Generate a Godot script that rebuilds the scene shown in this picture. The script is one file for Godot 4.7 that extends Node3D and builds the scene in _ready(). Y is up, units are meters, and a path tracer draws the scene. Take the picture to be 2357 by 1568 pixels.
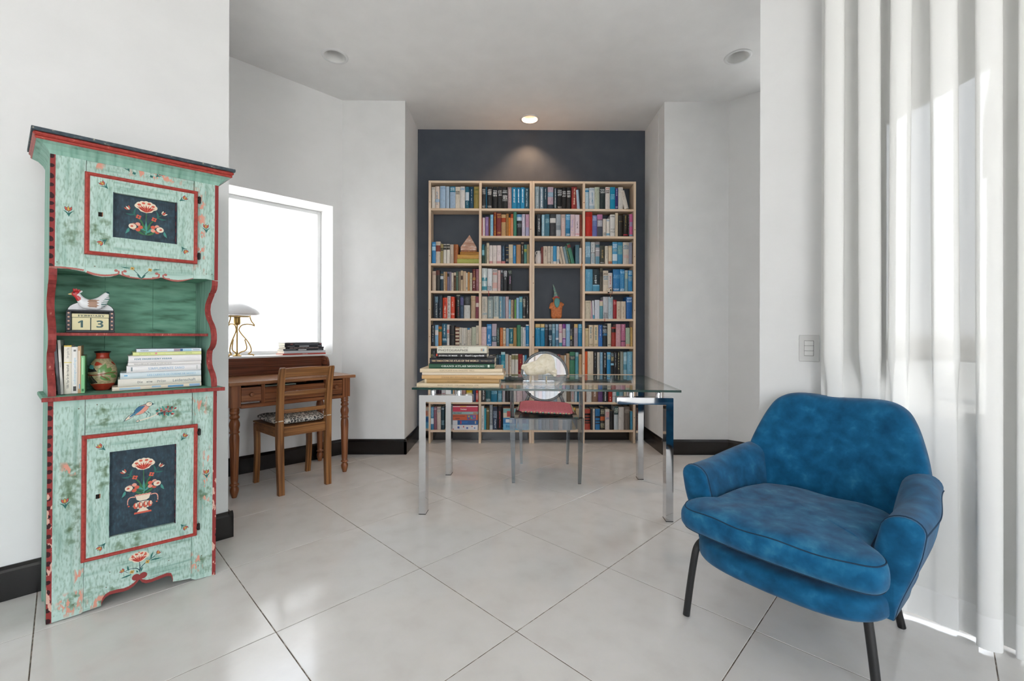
extends Node3D
# A white study with a painted cupboard, a glass desk, a wall of books and a blue velvet armchair.

# ---------------------------------------------------------------- mesh builder
class MB:
	var v := PackedVector3Array()
	var n := PackedVector3Array()
	var uv := PackedVector2Array()
	var c := PackedColorArray()
	var col := Color.WHITE
	var T := Transform3D.IDENTITY

	func _p(p: Vector3, q: Vector3, u: Vector2) -> void:
		v.append(T * p)
		n.append((T.basis * q).normalized())
		uv.append(u)
		c.append(col)

	func tri(a: Vector3, b: Vector3, d: Vector3, na: Vector3, nb: Vector3, nd: Vector3, ua := Vector2.ZERO, ub := Vector2.ZERO, ud := Vector2.ZERO) -> void:
		if ((b - a).cross(d - a).dot(na + nb + nd) > 0.0) != (T.basis.determinant() < 0.0):
			_p(a, na, ua); _p(d, nd, ud); _p(b, nb, ub)
		else:
			_p(a, na, ua); _p(b, nb, ub); _p(d, nd, ud)

	func quad(a: Vector3, b: Vector3, d: Vector3, e: Vector3, nn: Vector3, ua := Vector2.ZERO, ub := Vector2.ZERO, ud := Vector2.ZERO, ue := Vector2.ZERO) -> void:
		tri(a, b, d, nn, nn, nn, ua, ub, ud)
		tri(a, d, e, nn, nn, nn, ua, ud, ue)

	func _bv(s: Vector3, h: Vector3, b: float, ax: int) -> Vector3:
		var p := Vector3(s.x * (h.x - b), s.y * (h.y - b), s.z * (h.z - b))
		p[ax] = s[ax] * h[ax]
		return p

	func _uvof(p: Vector3, ax: int) -> Vector2:
		if ax == 0: return Vector2(p.z, -p.y)
		if ax == 1: return Vector2(p.x, p.z)
		return Vector2(p.x, -p.y)

	# a box with chamfered edges; uv is in metres, or uvr maps the +z face
	func box(at: Vector3, size: Vector3, b := 0.0, uvr := Rect2()) -> void:
		var h := size * 0.5
		b = minf(b, minf(h.x, minf(h.y, h.z)) * 0.95)
		for ax in 3:
			var i := (ax + 1) % 3
			var j := (ax + 2) % 3
			for sg in [-1.0, 1.0]:
				var nn := Vector3.ZERO
				nn[ax] = sg
				var ps: Array[Vector3] = []
				var us: Array[Vector2] = []
				for k in [[-1.0, -1.0], [1.0, -1.0], [1.0, 1.0], [-1.0, 1.0]]:
					var s := Vector3.ZERO
					s[ax] = sg; s[i] = k[0]; s[j] = k[1]
					var p := _bv(s, h, b, ax)
					ps.append(p + at)
					if uvr.size.x > 0.0 and ax == 2 and sg > 0:
						us.append(uvr.position + Vector2((p.x / h.x * 0.5 + 0.5) * uvr.size.x, (0.5 - p.y / h.y * 0.5) * uvr.size.y))
					else:
						us.append(_uvof(p + at, ax) if uvr.size.x == 0.0 else uvr.position + uvr.size * 0.5)
				quad(ps[0], ps[1], ps[2], ps[3], nn, us[0], us[1], us[2], us[3])
		if b <= 0.0: return
		for ax in 3:
			var i := (ax + 1) % 3
			var j := (ax + 2) % 3
			for si in [-1.0, 1.0]:
				for sj in [-1.0, 1.0]:
					var nn := Vector3.ZERO
					nn[i] = si; nn[j] = sj
					nn = nn.normalized()
					var s := Vector3.ZERO
					s[i] = si; s[j] = sj
					s[ax] = -1.0
					var a := _bv(s, h, b, i) + at
					var a2 := _bv(s, h, b, j) + at
					s[ax] = 1.0
					var e := _bv(s, h, b, i) + at
					var e2 := _bv(s, h, b, j) + at
					var u := uvr.position + uvr.size * 0.5 if uvr.size.x > 0.0 else Vector2.ZERO
					if uvr.size.x > 0.0:
						quad(a, e, e2, a2, nn, u, u, u, u)
					else:
						quad(a, e, e2, a2, nn, _uvof(a, i), _uvof(e, i), _uvof(e2, i), _uvof(a2, i))
		for sx in [-1.0, 1.0]:
			for sy in [-1.0, 1.0]:
				for sz in [-1.0, 1.0]:
					var s := Vector3(sx, sy, sz)
					var nn := s.normalized()
					var u := uvr.position + uvr.size * 0.5 if uvr.size.x > 0.0 else Vector2.ZERO
					tri(_bv(s, h, b, 0) + at, _bv(s, h, b, 1) + at, _bv(s, h, b, 2) + at, nn, nn, nn, u, u, u)

	# profile of (radius, y) turned round the y axis
	func lathe(pr: Array, segs := 24, crease := 0.6, at := Vector3.ZERO) -> void:
		var m := pr.size()
		var ns: Array[Vector2] = []
		for i in m - 1:
			var d: Vector2 = pr[i + 1] - pr[i]
			ns.append(Vector2(d.y, -d.x).normalized())
		for i in m - 1:
			var p0: Vector2 = pr[i]
			var p1: Vector2 = pr[i + 1]
			var n0 := ns[i]
			var n1 := ns[i]
			if i > 0 and ns[i - 1].dot(ns[i]) > crease: n0 = (ns[i - 1] + ns[i]).normalized()
			if i < m - 2 and ns[i + 1].dot(ns[i]) > crease: n1 = (ns[i + 1] + ns[i]).normalized()
			var l0 := float(i) / (m - 1)
			var l1 := float(i + 1) / (m - 1)
			for k in segs:
				var a0 := TAU * k / segs
				var a1 := TAU * (k + 1) / segs
				var d0 := Vector3(cos(a0), 0, sin(a0))
				var d1 := Vector3(cos(a1), 0, sin(a1))
				var A := at + d0 * p0.x + Vector3(0, p0.y, 0)
				var B := at + d1 * p0.x + Vector3(0, p0.y, 0)
				var C := at + d1 * p1.x + Vector3(0, p1.y, 0)
				var D := at + d0 * p1.x + Vector3(0, p1.y, 0)
				var nA := d0 * n0.x + Vector3(0, n0.y, 0)
				var nB := d1 * n0.x + Vector3(0, n0.y, 0)
				var nC := d1 * n1.x + Vector3(0, n1.y, 0)
				var nD := d0 * n1.x + Vector3(0, n1.y, 0)
				var u0 := float(k) / segs
				var u1 := float(k + 1) / segs
				if p0.x > 1e-6: tri(A, B, C, nA, nB, nC, Vector2(u0, l0), Vector2(u1, l0), Vector2(u1, l1))
				if p1.x > 1e-6: tri(A, C, D, nA, nC, nD, Vector2(u0, l0), Vector2(u1, l1), Vector2(u0, l1))

	# rows of points, smooth; closed along the row and/or over the rows
	func grid(rows: Array, close_u := false, close_v := false, flip := false, us := 1.0, vs := 1.0) -> void:
		var R := rows.size()
		var K: int = rows[0].size()
		var ns := []
		for r in R:
			var row: PackedVector3Array = rows[r]
			var up: PackedVector3Array = rows[(r + 1) % R if close_v else mini(r + 1, R - 1)]
			var dn: PackedVector3Array = rows[(r - 1 + R) % R if close_v else maxi(r - 1, 0)]
			var nr := PackedVector3Array()
			for k in K:
				var e: Vector3 = row[(k + 1) % K if close_u else mini(k + 1, K - 1)]
				var w: Vector3 = row[(k - 1 + K) % K if close_u else maxi(k - 1, 0)]
				var du := e - w
				var dv := up[k] - dn[k]
				var q := du.cross(dv)
				if q.length_squared() < 1e-16:
					q = Vector3.ZERO
				nr.append(q.normalized() * (-1.0 if flip else 1.0))
			ns.append(nr)
		# poles: average
		for r in R:
			var bad := false
			for k in K:
				if ns[r][k] == Vector3.ZERO: bad = true
			if bad:
				var o: int = r + 1 if r == 0 else r - 1
				var s := Vector3.ZERO
				for k in K: s += ns[o][k]
				for k in K:
					if ns[r][k] == Vector3.ZERO: ns[r][k] = s.normalized() if s.length() > 0.01 else ns[o][k]
		for r in (R if close_v else R - 1):
			var r2 := (r + 1) % R
			for k in (K if close_u else K - 1):
				var k2 := (k + 1) % K
				var a: Vector3 = rows[r][k]
				var b: Vector3 = rows[r][k2]
				var d: Vector3 = rows[r2][k2]
				var e: Vector3 = rows[r2][k]
				var ua := Vector2(us * k / K, vs * r / R)
				var ub := Vector2(us * (k + 1) / K, vs * r / R)
				var ud := Vector2(us * (k + 1) / K, vs * (r + 1) / R)
				var ue := Vector2(us * k / K, vs * (r + 1) / R)
				if not a.is_equal_approx(b) and not b.is_equal_approx(d) and not a.is_equal_approx(d):
					tri(a, b, d, ns[r][k], ns[r][k2], ns[r2][k2], ua, ub, ud)
				if not a.is_equal_approx(d) and not d.is_equal_approx(e) and not a.is_equal_approx(e):
					tri(a, d, e, ns[r][k], ns[r2][k2], ns[r2][k], ua, ud, ue)

	# a round tube along a path
	func tube(path: Array, rad, segs := 8, closed := false, caps := true) -> void:
		var m := path.size()
		var rows := []
		var nrm := Vector3.ZERO
		for i in m:
			var a: Vector3 = path[(i - 1 + m) % m if closed else maxi(i - 1, 0)]
			var b: Vector3 = path[(i + 1) % m if closed else mini(i + 1, m - 1)]
			var t := (b - a).normalized()
			if i == 0:
				nrm = t.cross(Vector3.UP if absf(t.y) < 0.9 else Vector3.RIGHT).normalized()
			else:
				nrm = (nrm - t * nrm.dot(t)).normalized()
			var bi := t.cross(nrm)
			var r: float = rad[i] if rad is Array else rad
			var row := PackedVector3Array()
			for k in segs:
				var an := TAU * k / segs
				row.append(path[i] + (nrm * cos(an) + bi * sin(an)) * r)
			rows.append(row)
		grid(rows, true, closed, false)
		if closed or not caps: return
		for e in [0, m - 1]:
			var cp: Vector3 = path[e]
			var dir: Vector3 = (path[1] - path[0]) * -1.0 if e == 0 else path[m - 1] - path[m - 2]
			dir = dir.normalized()
			for k in segs:
				tri(cp, rows[e][k], rows[e][(k + 1) % segs], dir, dir, dir)

	# a flat outline given thickness along z, from z0 to z1
	func slab(poly: PackedVector2Array, z0: float, z1: float, smooth := 0.0, caps := true) -> void:
		var ix := Geometry2D.triangulate_polygon(poly)
		if caps:
			for k in range(0, ix.size(), 3):
				for z in [z0, z1]:
					var q := Vector3(0, 0, 1 if z == maxf(z0, z1) else -1)
					var a := poly[ix[k]]; var b := poly[ix[k + 1]]; var d := poly[ix[k + 2]]
					tri(Vector3(a.x, a.y, z), Vector3(b.x, b.y, z), Vector3(d.x, d.y, z), q, q, q, Vector2(a.x, -a.y), Vector2(b.x, -b.y), Vector2(d.x, -d.y))
		var sgn := -1.0 if Geometry2D.is_polygon_clockwise(poly) else 1.0
		var m := poly.size()
		var en: Array[Vector2] = []
		for k in m:
			var d := poly[(k + 1) % m] - poly[k]
			en.append(Vector2(d.y, -d.x).normalized() * sgn)
		for k in m:
			var a := poly[k]; var b := poly[(k + 1) % m]
			var n0 := en[k]; var n1 := en[k]
			if smooth > 0.0:
				if en[(k - 1 + m) % m].dot(en[k]) > smooth: n0 = (en[(k - 1 + m) % m] + en[k]).normalized()
				if en[(k + 1) % m].dot(en[k]) > smooth: n1 = (en[(k + 1) % m] + en[k]).normalized()
			var N0 := Vector3(n0.x, n0.y, 0); var N1 := Vector3(n1.x, n1.y, 0)
			tri(Vector3(a.x, a.y, z0), Vector3(b.x, b.y, z0), Vector3(b.x, b.y, z1), N0, N1, N1, Vector2(a.x, -a.y), Vector2(b.x, -b.y), Vector2(b.x, -b.y))
			tri(Vector3(a.x, a.y, z0), Vector3(b.x, b.y, z1), Vector3(a.x, a.y, z1), N0, N1, N0, Vector2(a.x, -a.y), Vector2(b.x, -b.y), Vector2(a.x, -a.y))

	# closed outline (in the plane given by T) puffed up like a cushion: half height h, e = edge fullness, crown = flatness
	func pillow(outline: PackedVector2Array, h: float, e := 0.35, q := 0.6, rings := 14, ctr := Vector2.INF) -> Array:
		var cen := Vector2.ZERO
		for p in outline: cen += p
		cen /= outline.size()
		if ctr != Vector2.INF: cen = ctr
		var rows := []
		for r in rings + 1:
			var a := -PI / 2 + PI * r / rings
			var k := pow(maxf(cos(a), 0.0), e)
			var y := signf(sin(a)) * pow(absf(sin(a)), q) * h
			var row := PackedVector3Array()
			for p in outline:
				var s := cen + (p - cen) * k
				row.append(Vector3(s.x, y, s.y))
			rows.append(row)
		return rows

	func warp(rows: Array, f: Callable) -> Array:
		var o := []
		for row in rows:
			var q := PackedVector3Array()
			for p in row: q.append(f.call(p))
			o.append(q)
		return o

	# surface nets over a distance field
	func nets(f: Callable, lo: Vector3, hi: Vector3, cell: float) -> void:
		var N := Vector3i(((hi - lo) / cell).ceil()) + Vector3i.ONE
		var val := PackedFloat32Array()
		val.resize(N.x * N.y * N.z)
		var i := 0
		for z in N.z:
			for y in N.y:
				for x in N.x:
					val[i] = f.call(lo + Vector3(x, y, z) * cell)
					i += 1
		var sy := N.x
		var sz := N.x * N.y
		var pts := {}
		for z in N.z - 1:
			for y in N.y - 1:
				for x in N.x - 1:
					var b := x + y * sy + z * sz
					var cnt := 0
					for k in 8:
						if val[b + (k & 1) + ((k >> 1) & 1) * sy + ((k >> 2) & 1) * sz] < 0.0: cnt += 1
					if cnt == 0 or cnt == 8: continue
					var s := Vector3.ZERO
					var m := 0
					for k in 8:
						for ax in 3:
							if (k >> ax) & 1: continue
							var k2 := k | (1 << ax)
							var va := val[b + (k & 1) + ((k >> 1) & 1) * sy + ((k >> 2) & 1) * sz]
							var vb := val[b + (k2 & 1) + ((k2 >> 1) & 1) * sy + ((k2 >> 2) & 1) * sz]
							if (va < 0.0) == (vb < 0.0): continue
							var p := Vector3(k & 1, (k >> 1) & 1, (k >> 2) & 1)
							p[ax] += va / (va - vb)
							s += p
							m += 1
					pts[b] = lo + (Vector3(x, y, z) + s / m) * cell
		var nm := {}
		var e := cell * 0.5
		for b in pts:
			var p: Vector3 = pts[b]
			nm[b] = Vector3(f.call(p + Vector3(e, 0, 0)) - f.call(p - Vector3(e, 0, 0)), f.call(p + Vector3(0, e, 0)) - f.call(p - Vector3(0, e, 0)), f.call(p + Vector3(0, 0, e)) - f.call(p - Vector3(0, 0, e))).normalized()
		var st := [1, sy, sz]
		for z in range(1, N.z - 1):
			for y in range(1, N.y - 1):
				for x in range(1, N.x - 1):
					var b := x + y * sy + z * sz
					for ax in 3:
						if (val[b] < 0.0) == (val[b + st[ax]] < 0.0): continue
						var u: int = st[(ax + 1) % 3]
						var w: int = st[(ax + 2) % 3]
						if not (pts.has(b) and pts.has(b - u) and pts.has(b - w) and pts.has(b - u - w)): continue
						tri(pts[b], pts[b - u], pts[b - u - w], nm[b], nm[b - u], nm[b - u - w])
						tri(pts[b], pts[b - u - w], pts[b - w], nm[b], nm[b - u - w], nm[b - w])

	# colours every corner by where it lies
	func tint(f: Callable) -> void:
		for i in v.size(): c[i] = f.call(v[i])

	func mesh() -> ArrayMesh:
		var a := []
		a.resize(Mesh.ARRAY_MAX)
		a[Mesh.ARRAY_VERTEX] = v
		a[Mesh.ARRAY_NORMAL] = n
		a[Mesh.ARRAY_TEX_UV] = uv
		a[Mesh.ARRAY_COLOR] = c
		var m := ArrayMesh.new()
		m.add_surface_from_arrays(Mesh.PRIMITIVE_TRIANGLES, a)
		return m

# ---------------------------------------------------------------- scene helpers
var M := {}
var used := {}
var fonts := {}

func numbered(called: String) -> String:
	if not used.has(called):
		used[called] = 0
		return called
	used[called] += 1
	return "%s_%03d" % [called, used[called]]

func part(called: String, b, m: Material, parent: Node3D, label := "") -> MeshInstance3D:
	var o := MeshInstance3D.new()
	o.name = called
	o.mesh = b.mesh() if b is MB else b
	o.material_override = m
	parent.add_child(o, true)
	if label: o.set_meta("label", label)
	return o

func tag(o: Node3D, label: String, category: String, group := "") -> Node3D:
	o.set_meta("label", label)
	o.set_meta("category", category)
	if group: o.set_meta("group", group)
	return o

func thing(called: String, label: String, category: String, at := Vector3.ZERO, turn := 0.0, group := "") -> Node3D:
	var o := Node3D.new()
	o.name = numbered(called)
	add_child(o)
	o.position = at
	o.rotation.y = turn
	return tag(o, label, category, group)

func struct(called: String, b, m: Material, label := "") -> MeshInstance3D:
	var o := MeshInstance3D.new()
	o.name = called
	o.mesh = b.mesh() if b is MB else b
	o.material_override = m
	add_child(o, true)
	o.set_meta("kind", "structure")
	if label: o.set_meta("label", label)
	return o

func mat(hex: String, rough := 0.6, metal := 0.0, spec := 0.5) -> StandardMaterial3D:
	var m := StandardMaterial3D.new()
	m.albedo_color = Color.html(hex)
	m.roughness = rough
	m.metallic = metal
	m.metallic_specular = spec
	return m

func tex(im: Image) -> ImageTexture:
	return ImageTexture.create_from_image(im)

# a noise picture coloured by a ramp: stops are [offset, hex]
func noise_im(w: int, h: int, freq: float, sd: int, stops: Array, oct := 4, stretch := Vector2.ONE, warp := 0.0) -> Image:
	var f := FastNoiseLite.new()
	f.seed = sd
	f.frequency = freq
	f.noise_type = FastNoiseLite.TYPE_SIMPLEX_SMOOTH
	f.fractal_octaves = oct
	if warp > 0.0:
		f.domain_warp_enabled = true
		f.domain_warp_amplitude = warp
		f.domain_warp_frequency = freq
	var sw := maxi(8, int(w / stretch.x)); var sh := maxi(8, int(h / stretch.y))
	var g := f.get_seamless_image(sw, sh)
	if sw != w or sh != h: g.resize(w, h, Image.INTERPOLATE_CUBIC)
	g.convert(Image.FORMAT_L8)
	var lut := []
	for i in 256:
		var t := i / 255.0
		var cc := Color.html(stops[0][1])
		for k in stops.size() - 1:
			if t >= stops[k][0]:
				cc = Color.html(stops[k][1]).lerp(Color.html(stops[k + 1][1]), clampf((t - stops[k][0]) / maxf(1e-4, stops[k + 1][0] - stops[k][0]), 0, 1))
		lut.append([cc.r8, cc.g8, cc.b8])
	var d := g.get_data()
	var o := PackedByteArray()
	o.resize(w * h * 3)
	var j := 0
	for i in d.size():
		var l: Array = lut[d[i]]
		o[j] = l[0]; o[j + 1] = l[1]; o[j + 2] = l[2]
		j += 3
	return Image.create_from_data(w, h, false, Image.FORMAT_RGB8, o)

func grey_noise(w: int, h: int, freq: float, sd: int, oct := 4, stretch := Vector2.ONE) -> Image:
	return noise_im(w, h, freq, sd, [[0.0, "000000"], [1.0, "ffffff"]], oct, stretch)

# noise laid on by the object's own axes; scale in repeats a metre
func tri_mat(im: Image, scale: Vector3, rough := 0.6, spec := 0.5, bump: Image = null, depth := 0.0) -> StandardMaterial3D:
	var m := mat("ffffff", rough, 0.0, spec)
	m.albedo_texture = tex(im)
	m.uv1_triplanar = true
	m.uv1_triplanar_sharpness = 4.0
	m.uv1_scale = scale
	if bump:
		m.heightmap_enabled = true
		m.heightmap_texture = tex(bump)
		m.heightmap_scale = depth
	return m

func with(m: StandardMaterial3D, scale: Vector3, tint := "") -> StandardMaterial3D:
	var o: StandardMaterial3D = m.duplicate()
	o.uv1_scale = scale
	if tint: o.albedo_color = Color.html(tint)
	return o

# lettering drawn into a picture
func font(kind: String) -> SystemFont:
	if not fonts.has(kind):
		var f := SystemFont.new()
		f.font_names = PackedStringArray(["Droid Serif" if kind.begins_with("serif") else "Droid Sans"])
		f.font_weight = 700 if kind.ends_with("bold") else 400
		fonts[kind] = f
	return fonts[kind]

func text_im(s: String, size: int, ink: Color, kind := "sans") -> Image:
	var ts := TextServerManager.get_primary_interface()
	var line := TextLine.new()
	line.add_string(s, font(kind), size)
	var wide := int(line.get_size().x) + 4
	var im := Image.create(maxi(wide, 4), int(size * 1.35), false, Image.FORMAT_RGBA8)
	im.fill(Color(ink, 0.0))
	var x := 1.0
	for g in ts.shaped_text_get_glyphs(line.get_rid()):
		var r: RID = g["font_rid"]
		var z := Vector2i(size, 0)
		if r.is_valid():
			ts.font_render_glyph(r, z, g["index"])
			var ti: int = ts.font_get_glyph_texture_idx(r, z, g["index"])
			if ti >= 0:
				var at := ts.font_get_texture_image(r, z, ti)
				var ur: Rect2 = ts.font_get_glyph_uv_rect(r, z, g["index"])
				var of: Vector2 = ts.font_get_glyph_offset(r, z, g["index"])
				var cut := at.get_region(Rect2i(ur))
				cut.convert(Image.FORMAT_RGBA8)
				var inked := Image.create(cut.get_width(), cut.get_height(), false, Image.FORMAT_RGBA8)
				inked.fill(ink)
				im.blend_rect_mask(inked, cut, Rect2i(0, 0, cut.get_width(), cut.get_height()), Vector2i(int(x + of.x), int(size + of.y)))
		x += g["advance"]
	return im

# a smooth curve through points, as m points
func spline(key: Array, m: int) -> Array:
	var out := []
	var e := key.size() - 1
	for i in m:
		var f: float = float(i) / (m - 1) * e
		var k := mini(int(f), e - 1)
		var t: float = f - k
		var p0: Vector3 = key[maxi(k - 1, 0)]
		var p1: Vector3 = key[k]
		var p2: Vector3 = key[k + 1]
		var p3: Vector3 = key[mini(k + 2, e)]
		out.append(0.5 * (2.0 * p1 + (p2 - p0) * t + (2.0 * p0 - 5.0 * p1 + 4.0 * p2 - p3) * t * t + (3.0 * p1 - p0 - 3.0 * p2 + p3) * t * t * t))
	return out

# ---------------------------------------------------------------- flat painting
class Paint:
	var im: Image
	var org := Vector2.ZERO      # metres at pixel 0,0 (y up)
	var k := 1000.0              # pixels a metre

	func px(p: Vector2) -> Vector2:
		return Vector2((p.x - org.x) * k, (org.y - p.y) * k)

	func poly(pts: Array, ink: Color) -> void:
		var q := PackedVector2Array()
		var lo := INF; var hi := -INF
		for p in pts:
			var s := px(p)
			q.append(s)
			lo = minf(lo, s.y); hi = maxf(hi, s.y)
		var h := im.get_height()
		for y in range(maxi(0, int(floor(lo))), mini(h - 1, int(ceil(hi))) + 1):
			var xs := []
			var yy := y + 0.5
			for i in q.size():
				var a := q[i]; var b := q[(i + 1) % q.size()]
				if (a.y <= yy) != (b.y <= yy):
					xs.append(a.x + (yy - a.y) / (b.y - a.y) * (b.x - a.x))
			xs.sort()
			for i in range(0, xs.size() - 1, 2):
				var x0 := int(round(xs[i])); var x1 := int(round(xs[i + 1]))
				if x1 > x0: im.fill_rect(Rect2i(x0, y, x1 - x0, 1), ink)

	func ell(c: Vector2, rx: float, ry: float, ang: float, ink: Color) -> void:
		var pts := []
		for i in 20:
			var t := TAU * i / 20
			pts.append(c + Vector2(cos(t) * rx, sin(t) * ry).rotated(ang))
		poly(pts, ink)

	func stroke(pts: Array, w0: float, w1: float, ink: Color) -> void:
		var l := []; var r := []
		var m := pts.size()
		for i in m:
			var d: Vector2 = (pts[mini(i + 1, m - 1)] - pts[maxi(i - 1, 0)]).normalized()
			var s := Vector2(-d.y, d.x) * lerpf(w0, w1, float(i) / (m - 1)) * 0.5
			l.append(pts[i] + s)
			r.push_front(pts[i] - s)
		poly(l + r, ink)

	func curve(a: Vector2, b: Vector2, c: Vector2, w0: float, w1: float, ink: Color) -> void:
		var pts := []
		for i in 13:
			var t := i / 12.0
			pts.append(a.lerp(b, t).lerp(b.lerp(c, t), t))
		stroke(pts, w0, w1, ink)

	# a leaf or petal from a to b, bulging w to both sides, bent by bend
	func leaf(a: Vector2, b: Vector2, w: float, bend: float, ink: Color) -> void:
		var d := (b - a)
		var s := Vector2(-d.y, d.x).normalized()
		var pts := []
		for i in 11:
			var t := i / 10.0
			pts.append(a + d * t + s * (sin(PI * t) * bend + sin(PI * pow(t, 0.8)) * w))
		for i in range(9, 0, -1):
			var t := i / 10.0
			pts.append(a + d * t + s * (sin(PI * t) * bend - sin(PI * pow(t, 0.8)) * w))
		poly(pts, ink)

	func text(t: Image, c: Vector2, h: float, turn := 0, fit := 0.0) -> void:
		var i: Image = t.duplicate()
		var w := h * i.get_width() / i.get_height()
		if fit > 0.0: w = fit
		i.resize(maxi(1, int(w * k)), maxi(1, int(h * k)), Image.INTERPOLATE_CUBIC)
		if turn == 1: i.rotate_90(CLOCKWISE)
		if turn == -1: i.rotate_90(COUNTERCLOCKWISE)
		if turn == 2: i.rotate_180()
		var p := px(c)
		im.blend_rect(i, Rect2i(Vector2i.ZERO, i.get_size()), Vector2i(p) - i.get_size() / 2)

func paint(w: float, h: float, k: float, base: Color, org := Vector2.ZERO) -> Paint:
	var p := Paint.new()
	p.k = k
	p.im = Image.create(int(w * k), int(h * k), false, Image.FORMAT_RGBA8)
	p.im.fill(base)
	p.org = Vector2(org.x, org.y + h)
	return p

func print_mat(p: Paint, rough := 0.5) -> StandardMaterial3D:
	var m := mat("ffffff", rough)
	p.im.convert(Image.FORMAT_RGB8)
	m.albedo_texture = tex(p.im)
	m.texture_repeat = false
	return m

const CEIL := 3.105
const BACK_Z := -4.425

func _ready() -> void:
	# camera: level, lens shifted a little, 1.05 m above the floor
	var cam := Camera3D.new()
	cam.name = "camera"
	cam.projection = Camera3D.PROJECTION_FRUSTUM
	cam.near = 0.05
	cam.far = 60.0
	cam.size = 0.05 * 1568.0 / 1015.467
	cam.frustum_offset = Vector2(0, -0.05 * 13.73 / 1015.467)
	cam.position = Vector3(0, 1.05216, 0)
	cam.rotation = Vector3(0, -0.00861, 0.0023)
	cam.current = true
	add_child(cam)
	# sky and exposure
	var env := Environment.new()
	env.background_mode = Environment.BG_SKY
	var sky := Sky.new()
	var sm := ProceduralSkyMaterial.new()
	sm.sky_top_color = Color.html("dfe7f2")
	sm.sky_horizon_color = Color.html("f4f6f8")
	sm.ground_bottom_color = Color.html("9a9690")
	sm.ground_horizon_color = Color.html("c8c5c0")
	sm.sky_energy_multiplier = 1.0
	sky.sky_material = sm
	env.sky = sky
	env.background_energy_multiplier = 8.0
	env.tonemap_mode = Environment.TONE_MAPPER_LINEAR
	env.tonemap_exposure = 1.22
	env.sdfgi_enabled = true
	env.ssao_enabled = true
	env.ssil_enabled = true
	var we := WorldEnvironment.new()
	we.name = "environment"
	we.environment = env
	add_child(we)
	# high sun over the garden; it reaches the floor only behind the camera
	var sun := DirectionalLight3D.new()
	sun.name = "sun"
	sun.light_color = Color.html("fffcf8")
	sun.light_energy = 4.0
	sun.light_angular_distance = 0.6
	sun.shadow_enabled = true
	sun.rotation_degrees = Vector3(-44, -11, 0)
	add_child(sun)
	make_materials()
	room()
	ceiling_lights()
	outside()
	bookcases()
	cupboard()
	cupboard_things()
	writing_desk()
	wooden_chair()
	sill_things()
	glass_desk()
	ghost_chair()
	desk_things()
	armchair()
	curtains()
	wall_switch()

func make_materials() -> void:
	M.white = mat("e9e9e8", 0.75, 0.0, 0.3)
	M.wall = tri_mat(noise_im(256, 256, 0.03, 5, [[0.0, "e6e6e5"], [1.0, "ececeb"]], 3), Vector3(0.5, 0.5, 0.5), 0.7, 0.3)
	M.wall.uv1_world_triplanar = true
	M.dark_wall = tri_mat(noise_im(512, 512, 0.02, 9, [[0.0, "474d57"], [0.5, "4b515b"], [1.0, "50565f"]], 5), Vector3(0.45, 0.45, 0.45), 0.5, 0.35)
	M.black_trim = tri_mat(noise_im(512, 512, 0.08, 12, [[0.0, "0d0c0d"], [0.6, "131213"], [0.84, "17120f"], [0.9, "3a2b26"], [1.0, "8d8480"]], 5), Vector3(1.4, 1.4, 1.4), 0.22, 0.5)
	M.tiles = []
	for k in 3:
		var t := tri_mat(noise_im(512, 512, 0.012, 30 + k, [[0.0, "d9d5d1"], [0.45, "dfdcd8"], [1.0, "e3e0dd"]], 5, Vector2(1, 1), 20.0), Vector3(0.9, 0.9, 0.9), 0.13, 0.45)
		M.tiles.append(t)
	M.grout = tri_mat(noise_im(256, 256, 0.05, 40, [[0.0, "4a423b"], [0.55, "74685c"], [0.75, "9a9086"], [1.0, "b8b0a8"]], 4), Vector3(2, 2, 2), 0.9, 0.2)
	M.chrome = mat("d9dadc", 0.06, 1.0)
	M.pane = mat("ffffff", 0.02)
	M.pane.transparency = BaseMaterial3D.TRANSPARENCY_ALPHA
	M.pane.albedo_color = Color(1, 1, 1, 0.03)
	M.frame_white = mat("dcdddd", 0.4)
	M.black_metal = mat("1a1b1d", 0.38, 0.0, 0.5)
	M.brass = mat("9c7f4a", 0.32, 0.9)
	M.pages = tri_mat(noise_im(128, 128, 0.05, 51, [[0.0, "cfc3ab"], [1.0, "e4dac6"]], 3, Vector2(8, 1)), Vector3(20, 20, 20), 0.85, 0.2)

# ---------------------------------------------------------------- room
var cut_no := 0

func wall(called: String, a: Vector2, b: Vector2, m: Material, holes := [], y0 := -0.02, y1 := 3.2, thick := 0.16, ext := Vector2.ZERO) -> MeshInstance3D:
	# a wall from a to b; the room lies on the left of a -> b seen from above (z down)
	var mb := MB.new()
	var d := (b - a).normalized()
	var L := (b - a).length()
	var inward := Vector2(d.y, -d.x)
	mb.T = Transform3D(Basis(Vector3(d.x, 0, d.y), Vector3.UP, Vector3(d.x, 0, d.y).cross(Vector3.UP)), Vector3(a.x, 0, a.y))
	var out := -1.0 if mb.T.basis.z.dot(Vector3(inward.x, 0, inward.y)) > 0 else 1.0
	var zc := out * thick * 0.5
	var s := -ext.x
	for h in holes:
		if h[0] > s: mb.box(Vector3((s + h[0]) / 2, (y0 + y1) / 2, zc), Vector3(h[0] - s, y1 - y0, thick))
		if h[2] > y0: mb.box(Vector3((h[0] + h[1]) / 2, (y0 + h[2]) / 2, zc), Vector3(h[1] - h[0], h[2] - y0, thick))
		mb.box(Vector3((h[0] + h[1]) / 2, (h[3] + y1) / 2, zc), Vector3(h[1] - h[0], y1 - h[3], thick))
		s = h[1]
	if L + ext.y > s: mb.box(Vector3((s + L + ext.y) / 2, (y0 + y1) / 2, zc), Vector3(L + ext.y - s, y1 - y0, thick))
	return struct(called, mb, m)

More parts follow.
